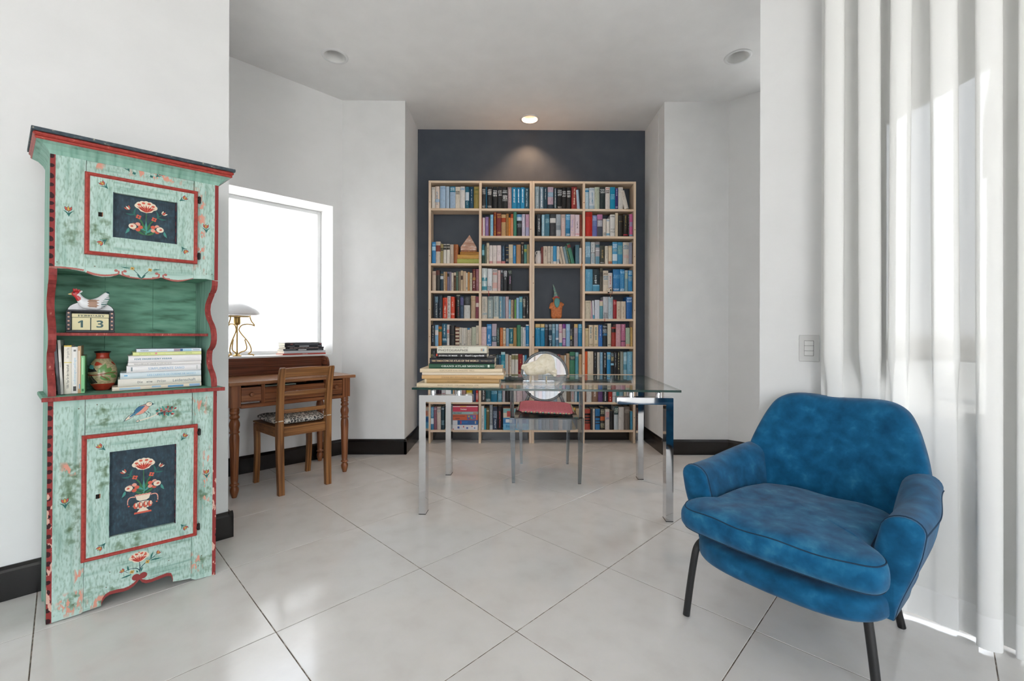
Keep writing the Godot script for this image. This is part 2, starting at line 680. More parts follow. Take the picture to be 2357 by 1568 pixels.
func skirting(called: String, a: Vector2, b: Vector2, e0 := 0.0, e1 := 0.0) -> void:
	var mb := MB.new()
	var d := (b - a).normalized()
	var L := (b - a).length()
	var inward := Vector2(d.y, -d.x)
	# profile in (inward, up), run along d
	mb.T = Transform3D(Basis(Vector3(inward.x, 0, inward.y), Vector3.UP, Vector3(inward.x, 0, inward.y).cross(Vector3.UP)), Vector3(a.x, 0, a.y))
	var run := mb.T.basis.z.dot(Vector3(d.x, 0, d.y))
	mb.slab(PackedVector2Array([Vector2(0, 0.0005), Vector2(0.02, 0.0005), Vector2(0.02, 0.112), Vector2(0.016, 0.121), Vector2(0.006, 0.132), Vector2(0, 0.132)]), run * -e0, run * (L + e1))
	struct(called, mb, M.black_trim)

func room() -> void:
	var q := {
		"a": Vector2(-0.91, BACK_Z), "b": Vector2(1.372, BACK_Z), "c": Vector2(1.372, -3.875), "d": Vector2(1.935, -3.865), "e": Vector2(2.46, -3.34), "f": Vector2(1.18, -2.06),
		"g": Vector2(3.24, 0.0), "h": Vector2(3.24, 4.2), "i": Vector2(-3.3, 4.2), "j": Vector2(-3.3, -0.45), "k": Vector2(-1.45, -2.30), "l": Vector2(-2.2475, -3.0975), "m": Vector2(-1.46, -3.885), "n": Vector2(-0.91, -3.885)}
	# walls run so that the room is on their inner side
	wall("wall_back", q.b, q.a, M.dark_wall, [], -0.02, 3.2, 0.16)
	wall("wall_alcove_right", q.c, q.b, M.wall, [], -0.02, 3.2, 0.16, Vector2(-0.16, 0.16))
	wall("wall_pier_right", q.d, q.c, M.wall, [], -0.02, 3.2, 0.16, Vector2(0.1, 0.0))
	wall("wall_niche_right", q.e, q.d, M.wall, [[0.03, 0.44, 0.1, 2.95]], -0.02, 3.2, 0.28, Vector2(0.1, 0.0))
	wall("wall_pillar_side", q.f, q.e, M.wall, [], -0.02, 3.2, 0.14, Vector2(-0.14, 0.0))
	wall("wall_right", q.g, q.f, M.wall, [[0.12, 2.50, 0.03, 2.85]], -0.02, 3.2, 0.14, Vector2(0.15, 0.0))
	wall("wall_side_right", q.h, q.g, M.wall, [[0.5, 2.3, 0.03, 2.85]], -0.02, 3.2, 0.14)
	wall("wall_rear", q.i, q.h, M.wall, [[2.3, 4.1, 0.03, 2.9]], -0.02, 3.2, 0.16, Vector2(0.16, 0.16))
	wall("wall_side_left", q.j, q.i, M.wall)
	wall("wall_left", q.k, q.j, M.wall, [], -0.02, 3.2, 0.14, Vector2(0.0, 0.15))
	wall("wall_niche_end", q.l, q.k, M.wall, [], -0.02, 3.2, 0.14, Vector2(0.0, -0.14))
	wall("wall_niche_left", q.m, q.l, M.wall, [[0.082, 1.06, 0.88, 2.157]], -0.02, 3.2, 0.30, Vector2(0.0, 0.1))
	wall("wall_pier_left", q.n, q.m, M.wall, [], -0.02, 3.2, 0.16, Vector2(0.0, 0.1))
	wall("wall_alcove_left", q.a, q.n, M.wall, [], -0.02, 3.2, 0.16, Vector2(0.16, -0.16))
	skirting("baseboard_back", q.b, q.a)
	skirting("baseboard_alcove_right", q.c, q.b, 0.02)
	skirting("baseboard_pier_right", q.d, q.c, 0.0, 0.02)
	skirting("baseboard_niche_right", q.e, q.d)
	skirting("baseboard_pillar", q.f, q.e, 0.02)
	skirting("baseboard_right", Vector2(1.48, -1.76), q.f, 0.0, 0.02)
	skirting("baseboard_left", q.k, q.j, 0.02)
	skirting("baseboard_niche_end", q.l, q.k, 0.0, 0.02)
	skirting("baseboard_niche_left", q.m, q.l)
	skirting("baseboard_pier_left", q.n, q.m, 0.02)
	skirting("baseboard_alcove_left", q.a, q.n, 0.0, 0.02)
	# ceiling with three recessed holes
	var top := CSGBox3D.new()
	top.name = "ceiling"
	top.size = Vector3(7.4, 0.3, 9.4)
	top.position = Vector3(0, CEIL + 0.15, -0.2)
	top.material = M.wall
	for p in LIGHTS:
		var hole := CSGCylinder3D.new()
		hole.name = "hole"
		hole.operation = CSGShape3D.OPERATION_SUBTRACTION
		hole.radius = 0.078
		hole.height = 0.3
		hole.sides = 32
		hole.material = M.wall
		hole.position = Vector3(p.x, -0.15, p.y + 0.2)
		top.add_child(hole, true)
	top.set_meta("kind", "structure")
	add_child(top)
	# floor: a bed of grout and square tiles laid on the diagonal
	var fl := Node3D.new()
	fl.name = "floor"
	fl.set_meta("kind", "structure")
	add_child(fl)
	var poly := PackedVector2Array()
	for key in q: poly.append(q[key])
	var bed := MB.new()
	bed.T = Transform3D(Basis(Vector3.RIGHT, Vector3(0, 0, 1), Vector3.UP), Vector3.ZERO)
	bed.slab(poly, -0.08, -0.0015)
	part("grout_bed", bed, M.grout, fl)
	var s := 0.6 / sqrt(2.0)
	var tm := MB.new()
	tm.box(Vector3.ZERO, Vector3(0.597, 0.008, 0.597), 0.0012)
	var shared := tm.mesh()
	var rng := RandomNumberGenerator.new()
	rng.seed = 77
	for i in range(-14, 14):
		for j in range(-14, 14):
			var at := Vector2(0.03195 + (i - j) * s, -(1.56385 + (i + j + 1) * s))
			var ok := false
			for o in [Vector2.ZERO, Vector2(0.36, 0), Vector2(-0.36, 0), Vector2(0, 0.36), Vector2(0, -0.36), Vector2(0.2, 0.2), Vector2(-0.2, 0.2), Vector2(0.2, -0.2), Vector2(-0.2, -0.2)]:
				if Geometry2D.is_point_in_polygon(at + o, poly): ok = true
			if not ok: continue
			var t := MeshInstance3D.new()
			t.name = "tile"
			t.mesh = shared
			t.material_override = M.tiles[rng.randi() % 3]
			t.position = Vector3(at.x, -0.004, at.y)
			t.rotation.y = PI / 4 + (rng.randi() % 4) * PI / 2
			fl.add_child(t, true)
	# windows
	window("window_1", Transform3D(Basis(Vector3.UP, PI / 4), Vector3(-1.46, 0, -3.885)), 0.082, 1.06, 0.88, 2.157, 0.275, 1)
	window("window_2", Transform3D(Basis(Vector3.UP, -PI / 4), Vector3(2.46, 0, -3.34)), 0.03, 0.44, 0.1, 2.95, 0.25, 1)
	window("window_3", Transform3D(Basis(Vector3.UP, -PI / 4), Vector3(3.24, 0, 0)), 0.12, 2.50, 0.03, 2.85, 0.10, 3)
	window("window_4", Transform3D(Basis(Vector3.UP, -PI / 2), Vector3(3.24, 0, 4.2)), 0.5, 2.3, 0.03, 2.85, 0.1, 2)
	window("window_5", Transform3D(Basis(Vector3.UP, PI), Vector3(-3.3, 0, 4.2)), 2.3, 4.1, 0.03, 2.9, 0.1, 2)

# a window: frame and panes set back in its hole. Local -x runs along the wall, +z into the room
func window(called: String, T: Transform3D, s0: float, s1: float, y0: float, y1: float, back: float, lights: int) -> void:
	var o := Node3D.new()
	o.name = called
	o.set_meta("kind", "structure")
	add_child(o)
	o.transform = T
	var f := MB.new()
	var w := 0.032
	for x in [s0 + w / 2, s1 - w / 2]:
		f.box(Vector3(-x, (y0 + y1) / 2, -back), Vector3(w, y1 - y0, 0.05), 0.003)
	for y in [y0 + w / 2, y1 - w / 2]:
		f.box(Vector3(-(s0 + s1) / 2, y, -back), Vector3(s1 - s0 - 2 * w, w, 0.05), 0.003)
	for k in range(1, lights):
		f.box(Vector3(-(s0 + (s1 - s0) * k / lights), (y0 + y1) / 2, -back), Vector3(w * 1.4, y1 - y0 - 2 * w, 0.05), 0.003)
	part("window_frame", f, M.frame_white, o)
	for k in lights:
		var p := MB.new()
		var a := s0 + (s1 - s0) * k / lights + w * 0.6
		var b := s0 + (s1 - s0) * (k + 1) / lights - w * 0.6
		p.quad(Vector3(-a, y0 + w, -back), Vector3(-b, y0 + w, -back), Vector3(-b, y1 - w, -back), Vector3(-a, y1 - w, -back), Vector3(0, 0, 1))
		part("pane", p, M.pane, o)

const LIGHTS := [Vector2(-1.285, -3.27), Vector2(1.69, -3.24), Vector2(0.2, -4.2)]

func ceiling_lights() -> void:
	var lit := mat("fff3e6", 0.5)
	lit.emission_enabled = true
	lit.emission = Color.html("ffd9b0")
	lit.emission_energy_multiplier = 2.0
	var unlit := mat("c9c9c6", 0.35)
	var cone := mat("e6e6e4", 0.3)
	var names := ["white recessed ceiling light above the writing desk, switched off", "white recessed ceiling light near the pillar, switched off", "lit recessed ceiling light glowing above the bookcase"]
	for k in 3:
		var p: Vector2 = LIGHTS[k]
		var o := thing("ceiling_light", names[k], "ceiling light", Vector3(p.x, CEIL, p.y), 0.0, "recessed ceiling lights")
		var r := MB.new()
		r.lathe([Vector2(0.074, -0.001), Vector2(0.074, -0.004), Vector2(0.079, -0.006), Vector2(0.092, -0.004), Vector2(0.095, 0.0)], 40)
		part("trim_ring", r, M.frame_white, o)
		var c := MB.new()
		c.lathe([Vector2(0.038, 0.12), Vector2(0.05, 0.06), Vector2(0.066, 0.02), Vector2(0.074, -0.003)], 40)
		part("reflector", c, cone, o)
		var g := MB.new()
		g.lathe([Vector2(0.0, 0.085), Vector2(0.022, 0.088), Vector2(0.034, 0.098), Vector2(0.038, 0.12), Vector2(0.0, 0.125)], 24)
		part("bulb", g, lit if k == 2 else unlit, o)
		if k == 2:
			var l := SpotLight3D.new()
			l.name = "ceiling_spot"
			l.light_color = Color.html("ffcfa0")
			l.light_energy = 0.8
			l.light_size = 0.035
			l.spot_angle = 52.0
			l.spot_angle_attenuation = 0.6
			l.spot_range = 8.0
			l.spot_attenuation = 2.0
			l.shadow_enabled = true
			l.position = Vector3(p.x, CEIL + 0.075, p.y)
			l.rotation.x = -PI / 2
			add_child(l)

func outside() -> void:
	var ground := MB.new()
	ground.box(Vector3(0, -0.16, 0), Vector3(40, 0.1, 40))
	struct("ground_outside", ground, mat("d6d2ca", 0.8))
	# white garden wall beyond the window of the desk niche
	var gw := MB.new()
	gw.T = Transform3D(Basis(Vector3.UP, PI / 4), Vector3(-2.9, 0, -4.5))
	gw.box(Vector3(0, 1.4, -0.6), Vector3(5, 3.2, 0.15))
	struct("wall_garden", gw, tri_mat(noise_im(512, 512, 0.01, 88, [[0.0, "efeeec"], [0.6, "f6f6f5"], [1.0, "fafafa"]], 5), Vector3(0.5, 0.5, 0.5), 0.9, 0.2))
	# covered terrace outside the curtained window
	var soffit := MB.new()
	soffit.T = Transform3D(Basis(Vector3.UP, -PI / 4), Vector3(3.24, 0, 0))
	soffit.box(Vector3(0.55, 3.02, -1.9), Vector3(5.2, 0.15, 3.5), 0.01)
	soffit.box(Vector3(0.55, 2.72, -3.6), Vector3(5.2, 0.45, 0.15), 0.01)
	for k in 3: soffit.box(Vector3(-1.9 + 2.4 * k, 1.3, -3.55), Vector3(0.25, 2.9, 0.25), 0.01)
	struct("trim_terrace_roof", soffit, mat("a8a49e", 0.8))
	var paving := MB.new()
	paving.T = soffit.T
	paving.box(Vector3(1.6, -0.07, -3.4), Vector3(7.4, 0.08, 6.4), 0.005)
	struct("floor_terrace", paving, tri_mat(noise_im(256, 256, 0.03, 89, [[0.0, "4e4a46"], [1.0, "6f6a64"]], 4), Vector3(0.8, 0.8, 0.8), 0.8, 0.3))
	var fence := MB.new()
	fence.T = soffit.T
	fence.box(Vector3(3.2, 1.35, -6.6), Vector3(8.0, 2.9, 0.2), 0.01)
	struct("wall_terrace", fence, tri_mat(noise_im(256, 256, 0.03, 90, [[0.0, "4a4c46"], [1.0, "6a6a62"]], 4), Vector3(0.6, 0.6, 0.6), 0.9, 0.2))

# ---------------------------------------------------------------- bookcases and books
# each line: left edge mm, width mm, height mm, colour, then /lean in degrees and what is printed on the spine:
# b band, k print across, m print along, t lettering along, h lettering across, with heights in percent from the top
const BOOKS := """
@ 1 1
-743 33 205 dcd5cc k:6:12:9a9a90
-709 43 213 e0cfc2 m:25:85:7a8fa5 b:58:72:a9c0d4
-662 53 216 a9c3dd k:7:14:7f9fc4
-606 33 214 b4c8dc
-567 53 212 a3bcd6 b:0:26:1f6f8f k:6:20:dfeaf0
-513 44 210 dcd2c2 k:20:27:1a1a1a k:29:35:1a1a1a
-468 47 213 ddd8d4 k:8:17:5a8fc0
-418 37 210 1d5f78 b:26:64:c4d2de m:68:90:dfe6ea
-380 41 211 14415c m:12:75:d5dde4
-336 49 213 9c8a4c k:12:18:3f5a2c k:33:35:3f5a2c
@ 1 2
-257 36 210 2a2c30 k:11:17:e8e8e8 k:19:26:e8e8e8 k:28:34:e8e8e8 k:86:96:c9c9c9
-219 11 209 1f5f80
-206 45 210 2a2c30 k:12:18:e8e8e8 k:20:28:e8e8e8 k:30:38:e8e8e8 k:87:96:c9c9c9
-154 45 211 24262a k:16:23:e8e8e8 k:25:33:e8e8e8 k:36:44:e8e8e8
-104 40 212 24262a k:17:24:e8e8e8 k:26:32:e8e8e8 k:35:42:e8e8e8
-61 52 210 26282b k:15:20:e8e8e8 k:22:29:e8e8e8 k:38:58:f0f0f0 b:62:63.5:f0f0f0
-7 36 209 b09a9c m:10:70:e8dcdc
32 46 207 1f87b5 t:8:72:ffffff:JOHN_GRISHAM
79 37 207 1a7fb0 t:8:72:ffffff:JOHN_GRISHAM
118 38 207 2a8fc0 t:8:72:ffffff:JOHN_GRISHAM
157 41 204 1f4a5c m:8:90:cfdbe0
@ 1 3
256 42 217 8fa3ad m:20:90:c4d0d6 k:4:14:b4c4cc
303 36 213 7f98ab t:6:92:ffffff:JOHN_GRISHAM
340 34 210 1d3f52 m:8:60:f0f0f0
379 56 213 c0a9b8 b:24:46:7a9fb8 b:80:100:2a3a48 k:26:44:b9d0dc
439 29 204 1c3440 t:4:96:ffffff:JOHN_GRISHAM_DAS_GESETZ
471 48 207 1c1c1e k:10:16:e8e8e8 k:18:26:e8e8e8 k:28:39:e8e8e8 k:88:96:c9c9c9
520 39 210 1c1c1e k:18:24:e8e8e8 k:26:33:e8e8e8 k:36:44:e8e8e8
563 41 210 1c1c1e k:16:23:e8e8e8 k:25:33:e8e8e8 k:36:47:e8e8e8
611 52 214 8f3232 m:8:55:e0c8a8 t:52:80:f0e0c8:Malena
666 25 185 a9c0d8 /4
@ 1 4
740 38 204 b5d0de b:11:19:3a8fc0 m:25:90:d8e6ee
782 53 207 d5dce2 m:22:76:5a8fb5 k:5:13:8fa8bc b:84:100:a4bccb
835 47 213 b9c2b0 k:12:15:8f9a8a
884 54 213 2a3638 k:9:16:e0e4e4 k:19:29:e0e4e4
940 44 215 e0d8d2 k:6:11:c84038 h:18:111111:DIE h:26:111111:JURY
987 47 215 0d8fb5 k:33:36:c8e4ee k:39:43:c8e4ee k:46:55:9fd0e0
1036 27 204 3c3475 m:4:38:e8e8f0 k:86:95:c9c9d9
1065 46 214 d8d2cb k:4:26:c4beb8
1124 44 181 d9d0c6 /14 m:8:50:b4a89c
@ 2 2
-257 6 175 c0594f
-250 23 178 dcc9cc
-224 32 186 8e72a5 m:20:50:c4b4d0
-190 13 178 6a3a20
-176 29 208 79b4d2 m:5:95:e8f0f4
-146 30 232 7a241c m:2:98:d8a83a
-114 44 222 7e3232 k:5:10:c8a050 k:13:22:c8a050 k:82:90:c8a050
-69 44 210 cda878 b:16:36:a8421f k:40:98:b08a5a
-23 25 217 9c6a34 m:5:95:b48a54
1 19 180 e0892a m:10:90:b86a1a
21 25 213 d98a5f b:0:19:b04a22
47 32 235 3c7f68
81 48 213 262a30 b:0:14:5b8fb8 b:14:30:c8dcea k:43:60:9aa4ae
130 32 213 c5c0d2 m:15:60:e4e0ec
166 36 213 c99fb5 b:60:100:a8a6c4
@ 2 3
272 43 214 2c3136 m:20:78:e8e8e8
322 29 210 8fbcd0 t:4:96:ffffff:DIE_CHAMPAGNERKONIGIN
352 45 214 3f7488 k:4:14:2a5464 k:22:42:a8ccd6
402 57 214 3a3c40 b:19:40:dedcd9
461 46 214 a9b2ba b:50:72:8a959e b:72:100:c2c8cc
510 43 213 d8bcb5 m:20:52:f0e6e2 k:4:16:8a8a80
554 45 214 4f94be b:64:100:1f6f98 k:4:10:d8ecf6 k:13:26:c0e0f0 k:88:97:e8f4f8
601 44 213 dcc4c8 m:25:75:c0a8d0
647 41 211 e4d2d8 m:32:62:3a3238 k:88:91:c83048
690 24 213 7a3320
@ 2 4
747 66 236 c9281a b:5:20:a81f14
813 46 204 7484b8 k:6:26:c0cce8 b:50:100:6a72b0
860 51 213 c07aa5 b:24:26:2a2a30 b:26:57:9a9aa5 b:57:60:2a2a30 b:60:100:4a4f5c k:30:52:d8d8e0
915 31 171 ddd5ca k:78:96:6a6a68
949 34 171 e2dcd4 k:7:13:5a8fb8 b:82:94:7fb0cc
985 48 213 dcdad6 k:8:13:3a3a3a k:64:72:8a8a88 k:76:84:8a8a88
1035 27 228 cdbfa6
1066 46 205 2e2a24 k:28:31:a8865a
1114 45 214 26231e m:4:70:c8a860 b:90:95:c83048
1161 10 207 1c1c1e m:6:94:d8d8d8
1172 33 218 c0628f k:36:56:5fb0c8 b:92:97:5fb0c8
@ 3 1
-740 38 207 2f7fb8 k:10:17:9fd0ea b:22:40:a9cfe2
-702 45 211 cfc4b6 b:18:46:7a3a30 k:4:12:a89a86
-655 25 188 9a8a5a b:22:27:2e2c24 b:30:35:2e2c24
-629 29 187 d8d2c8 b:4:15:3c3a34 b:18:30:3c3a34
-598 32 187 d8d2c8 b:4:15:3c3a34 b:18:30:3c3a34
-564 34 184 b9a898 m:8:50:d8c8b8
-529 43 185 9c5a32 m:4:96:b87a50
@ 3 2
-256 25 185 2a6f80 b:30:55:8fc4d0 b:60:100:1f3f38
-229 16 170 5a6a5a
-212 25 205 d0c0a8 m:22:80:6a5a4a b:0:4:8a7a66
-185 33 177 e0d5d0 b:86:100:c08a88 m:30:60:c0b0ae
-150 35 177 ded2cc b:86:100:d4c4b8 m:30:60:c0b0ae
-113 43 177 e0d0d0 b:86:100:cc9694 m:30:60:c0b0ae
-69 41 177 2c3a4a m:6:80:5a94bc b:86:100:c07878
-26 28 185 1e2a3c b:15:17:c8a868 b:30:32:c8a868 b:52:54:c8a868 b:76:78:c8a868 k:80:88:d8c8b0
3 41 185 c9bda6 k:70:95:a8987e
45 28 176 2f7fb5 m:6:60:c8e0ee
76 45 185 b88a60
123 25 205 33302e b:0:5:b4a08a m:15:55:e0d4c4
150 29 185 4a7f78 b:24:30:d0b84a b:30:39:8f9a4a
180 22 187 a09068
@ 3 3
317 21 161 7a3a35
338 41 171 d5c5b2 m:12:60:8a7a6a
380 29 171 d0c4b4 m:12:40:8a7a6a k:88:94:5a5a58
411 21 171 cfc8bc m:10:92:6a625a
433 34 173 3f95c5 b:86:100:d8d4d0
469 24 169 d5cfc4 k:75:92:5a8fb8
506 25 169 c9bda9 /13 m:10:70:8a7a68
533 24 169 cdbfae /12 m:10:50:8a7a68
559 27 167 7f9aa5 /12 m:15:50:b4c4ca
589 20 179 3a6a58 /13 m:5:95:c8a868
612 33 200 3f7f68 /14 b:6:22:7a3a35
650 37 185 4f7585
689 22 156 d8d2cb
@ 3 4
747 49 214 6f9fba k:20:68:c4dce8 b:70:100:5a8aa5
802 39 213 d0d4d4 m:2:45:3a3a3c b:48:50:3a3a3c k:55:95:8fa8b4
844 41 214 b4b0b4 b:12:26:4a6a78 b:66:100:6a9ab0 k:2:10:3a3a3c b:38:41:e8e8e8
888 44 179 464840 m:25:68:c8a868 k:90:95:e0e0e0
937 31 175 d8d0c0 m:8:70:a09a8a
971 35 177 d9c7a8 b:85:100:b87a5a k:4:9:8a7a60
1009 47 213 4f9cc5 b:55:85:cfe0ea k:10:28:e8f4fa k:33:44:a4b4b8
1058 51 213 3f90b5 k:16:56:9cc0a8 b:80:100:3a8ab0
1112 58 213 c9c2b8 k:15:32:5a80a0 k:58:72:d0a0a0
1171 31 211 8c90a2 m:8:50:a8acba
@ 4 1
-736 37 189 c0ae9c k:8:20:8a6a66
-697 35 200 2e2a24 b:0:25:5a2a20
-660 32 187 263c4a b:24:40:c8ccd0 k:12:20:b89a50
-626 16 185 c9b295 m:8:90:6a5a48
-608 16 184 b8895a m:8:90:8a6038
-591 20 184 77708a b:9:26:222226
-570 19 184 8a8295
-550 20 175 d5c8b8 m:50:95:7a6a5a
-528 22 180 4a3020 b:2:18:c8b8a0 m:30:98:b08a54
-505 19 187 4f6858 b:25:28:8fa08a
-483 22 187 8a7a66 m:4:96:5f5446
-460 21 196 c0a888 b:26:46:4a3424
-437 28 190 c4ab8e
-409 15 175 d8d2c4 k:80:92:5a5a58
-393 18 184 b87f42
-373 23 175 c9c2a8 m:10:80:9a9278
-347 32 213 6a2a2c m:10:40:c8a060 k:40:52:e0b860 m:56:86:e8e0d8
-311 28 213 8f5a66 m:12:80:b08a90
@ 4 2
-256 50 220 c9d2d2 m:5:40:e8ecec b:42:56:3f8a9a b:56:80:a9c4c8 b:80:96:3f8a9a m:30:80:eef2f2
-203 47 216 d8dade k:78:98:5f7484
-153 46 213 cdc4c0 k:6:14:6a6a70 k:17:28:c8685a b:62:88:d0a8a0
-104 28 201 d5b8b4 m:10:90:bfa09c
-75 25 203 2a2e34 k:2:14:c8ccd0 m:20:40:a83a4a m:45:85:5a6068
-49 39 204 2a2c30 k:4:32:d8dade m:36:46:c8ccd0
-3 39 203 26282c k:3:18:8a9a8c t:28:66:c890b8:Stephen
@ 4 4
747 71 214 5fa0c0 m:15:55:8fc0d8
819 67 213 263238 b:70:76:8fc4dc b:76:100:4f94b5 m:28:66:e4ecee
888 28 225 4a4438 b:18:36:2a2620
918 50 201 d8ccb8 k:12:22:6a5a4a k:25:46:6a90b0 k:50:68:b8b0a0
969 40 179 d5d0cc m:18:64:c06058
1015 67 214 2f78b0 k:25:42:6aa8d0 k:88:96:d8e8f0
1082 45 214 3a88bd k:10:20:9fccea m:25:80:6aa8d0 k:88:98:d8e8f0
1130 31 205 7fa9b8 b:0:10:a8b8bc k:12:40:d8d4a8
1162 42 204 2a80b5 k:4:22:c8e0ee k:28:52:9fb0b4
@ 5 1
-711 33 214 2c3c4a k:3:30:8fb4c8 m:34:98:c8ccc8
-673 36 217 24303e m:4:44:5a6470 m:50:96:e8e8e4
-635 49 201 d2452c m:8:92:7a1f18 m:40:95:f0d8c8
-590 32 216 d5d2ce m:6:94:3a3a3a
-556 37 209 d64a30 m:24:46:f4dcd0 k:76:84:f4dcd0
-502 34 228 2a2e30 b:0:5:a8a898 m:22:46:d0ccc0 m:52:90:c84038
-466 35 213 2f4258 k:6:40:7a6aa8 m:45:95:5a7898
-429 60 212 c8c8c4 b:0:40:2e3034 k:6:34:5a5e64
-361 44 220 c0a486 b:20:22:a0865f
-314 30 213 7f3a48 b:30:48:d8c8c0
@ 5 2
-256 53 213 c9c0b2 m:10:70:9a9a90 k:74:84:7a98a8
-200 53 214 8a9a9c k:6:14:5a6a6e b:18:95:9aa8a8 m:22:92:d8d4c4
-144 52 216 a9b4b2 m:4:90:7a949c b:92:100:cfc8b4
-90 37 214 6a93a8 m:20:92:d8ccb0
-52 23 213 6f8ea5
-27 31 213 b4a2a8 m:10:90:c8bcc0
5 19 184 7fb4cf k:3:10:2f5f78 k:78:92:d8d4a8
27 21 182 c4ac92 m:8:92:8a7458
49 9 182 6a4a3c
60 16 185 5f9a3f
78 26 201 8fb4d2
105 32 213 3f94ad k:6:26:b8c8a0
140 28 210 26282a k:10:48:d8d0c0 k:88:96:d8d0c0
171 30 214 24282c m:20:80:d8dcdc
@ 5 4
747 55 176 d4c8b0 k:8:14:a89a80
806 14 164 c9a2b0 /4
820 19 177 d5d8dc /2 b:80:100:5aa0c0
840 45 183 cdd2da
886 33 177 5f9aa8 b:0:30:d8ccb0 b:0:4:b87a98
920 49 214 c4c6cc k:72:98:6a6a70
971 45 214 b0c2ca k:10:24:8aa4b0 m:40:95:8fa8b4
1018 34 185 a0202a k:10:26:d89088
1053 39 170 d4c4b0 m:30:94:a08a70
1094 47 170 d6c7b2 m:30:94:a08a70
1146 55 213 1f62a5 k:4:12:d8e4f0 k:16:26:d8e4f0
@ 6 1
-745 37 206 23282e m:8:48:d8d8d4 m:52:80:9fb4c4
-707 32 204 7faed0 b:24:48:d8d4d2
-675 33 190 b4702f b:15:27:2f6a4a
-640 46 218 2a6078 m:6:56:e8eef0 k:66:76:c8dce4 b:84:100:1f3f50
-592 23 208 d0ccc8 b:24:40:d08078 k:44:64:6a6a60
-567 48 200 2c2c2e b:34:58:242426 k:44:46:a8865a
-512 39 186 5a2420 b:4:6:c8a868 b:8:18:cfc0a8 b:26:36:cfc0a8 b:44:54:cfc0a8 b:62:72:cfc0a8 b:80:92:cfc0a8
-473 22 180 d0c8ba k:84:94:5a5a58
-449 18 177 cdc8bf m:40:92:7a94a8
-430 19 177 d5cfc4 k:86:94:5a5a58
-410 13 177 c4bcae m:50:90:6a6a68
-396 25 177 d0c6b6 b:0:11:3a80b0 m:30:60:a89880
-371 15 174 c8bfb2 m:40:90:8a8278
-354 43 186 b8bca8
-310 26 200 d4cab8 m:8:40:8a8070 k:90:95:3a3a38
@ 6 2
-259 50 186 dfc4c4 b:30:31:c0a0a0
-207 45 214 2f80bd k:8:22:8fc0e4 m:48:78:d8e8f4 k:90:96:d8e8f4
-157 45 217 b0a4b0 b:55:80:2a4a5a k:58:76:c4d0d4
-111 26 179 1e3a36 m:4:80:c8d4d0
-81 29 179 c06a32 m:10:90:e0a070
-50 26 179 dcc8a8 k:10:17:3a3a38 b:85:100:c89a78 m:30:80:a89070
-21 28 179 8fa8c0 b:0:3:3a3a38
9 39 178 1f6878 b:0:5:c8b088 b:86:100:c8b088 m:22:80:a8c8c8
49 32 180 a8824e m:4:96:94703c
83 38 207 3f7a5c
123 18 190 bcc4bc m:10:90:8a9ca8
142 13 185 d8d8d4 m:30:95:9a9a98
156 13 184 c9c9d0 k:4:16:5a5a98
171 31 210 1f80b5 b:0:6:d8d4d0 k:12:24:6ab0d8 k:90:97:d8e8f0
@ 6 3
262 48 217 1a84b0 b:0:17:c8a868 k:20:24:b4e0f0 k:3:13:e4d0a0
312 41 217 1a84b0 b:0:17:c8a868 k:20:30:b4e0f0 k:3:13:e4d0a0
356 31 217 1f2a38 k:3:16:d8dce0 k:20:27:8a98a4
391 34 217 1e3f52 k:3:16:d8dce0 k:19:27:d8dce0 k:52:72:d8dce4 m:70:98:e4e8ec
427 29 217 5a8fa5 k:3:14:c8dce4 k:17:42:c8dce4
460 30 217 6f9ab8 k:3:30:d8e4ec b:62:70:d8e0e8 k:72:96:2a4a68
492 31 217 c08a98 k:3:34:e8d4d8 b:40:84:d8c8c4 b:84:100:3f8a98
526 32 217 d8ccc8 b:0:21:7a3a88 b:62:100:8a5a98 k:28:58:9a8a90 k:70:94:d8c0dc
560 39 217 8fb4d2 k:3:30:bcd4e8
603 16 176 26262a k:4:48:c8c8c8 b:42:62:d0c070 k:70:96:c8c8c8
620 15 179 222226 m:4:70:d8d8d4
638 36 217 9a929c b:0:17:c8a868 k:20:42:c0b8c0
678 38 217 1a80b0 k:3:18:a8d8ec k:22:40:6ab8dc
@ 6 4
747 32 177 d8c49a m:40:98:a8905a k:8:16:a8905a
782 45 208 dccbb0 m:10:62:4a7a8a k:88:96:a09070
829 44 208 dcc9a8 t:10:70:3f7480:DER_SPIELER k:88:96:a09070
875 39 210 2f5fa5 m:6:60:c8d4e4 b:58:100:2f70b8
916 46 216 23282c k:8:16:c8ccd0 k:22:40:c8d0d8 k:42:52:4a9ad0
963 36 223 d0c8b4 k:90:94:3a3a38
1002 42 189 9c2f28 b:10:28:221c1c
1045 46 217 c99aa0 b:0:18:c0909a m:25:80:e0b8bc
1094 44 217 b46a88 m:4:38:e0b0c0 b:74:79:4a2a48
1141 40 182 a5b8a0 b:86:100:d8a890
1186 21 188 c4a060 m:8:90:9a7a3a
@ 7 1
-746 17 238 33372f b:20:30:8a8a60
-728 23 241 2a2c30 m:10:80:c8ccd0
-704 20 238 1c2420
-670 45 243 d2cdc2
-624 43 241 c9c6c0
-579 63 243 d8d4ca
-515 43 241 c4c0b4
-470 63 243 d4d0c8
-407 50 241 c8c4bc
-355 63 243 d6d2cc
@ 7 2
-178 26 181 c0b4a8
-151 34 183 1f2226 k:10:22:d8d8d8
-115 24 190 28404c k:6:20:8fb0bc
-89 19 185 2a5a7a k:6:12:a8c8d8
-69 40 213 2f94ab b:0:12:b4d8e0 k:40:95:7fc0cc
-27 15 193 d8d0c8
-11 13 192 d8d4cc
3 8 181 9a6a4a
12 19 181 dccfbd m:10:60:6a5a48
32 32 193 dad5cc b:6:27:8a8458
66 31 193 dad5cc b:6:27:8a8458
98 42 193 8f2226 m:25:45:c8a050 k:80:90:c8a050
141 17 181 d0ccc8 m:10:60:8a9ca8
160 19 184 3f9cc8
182 18 181 24282a
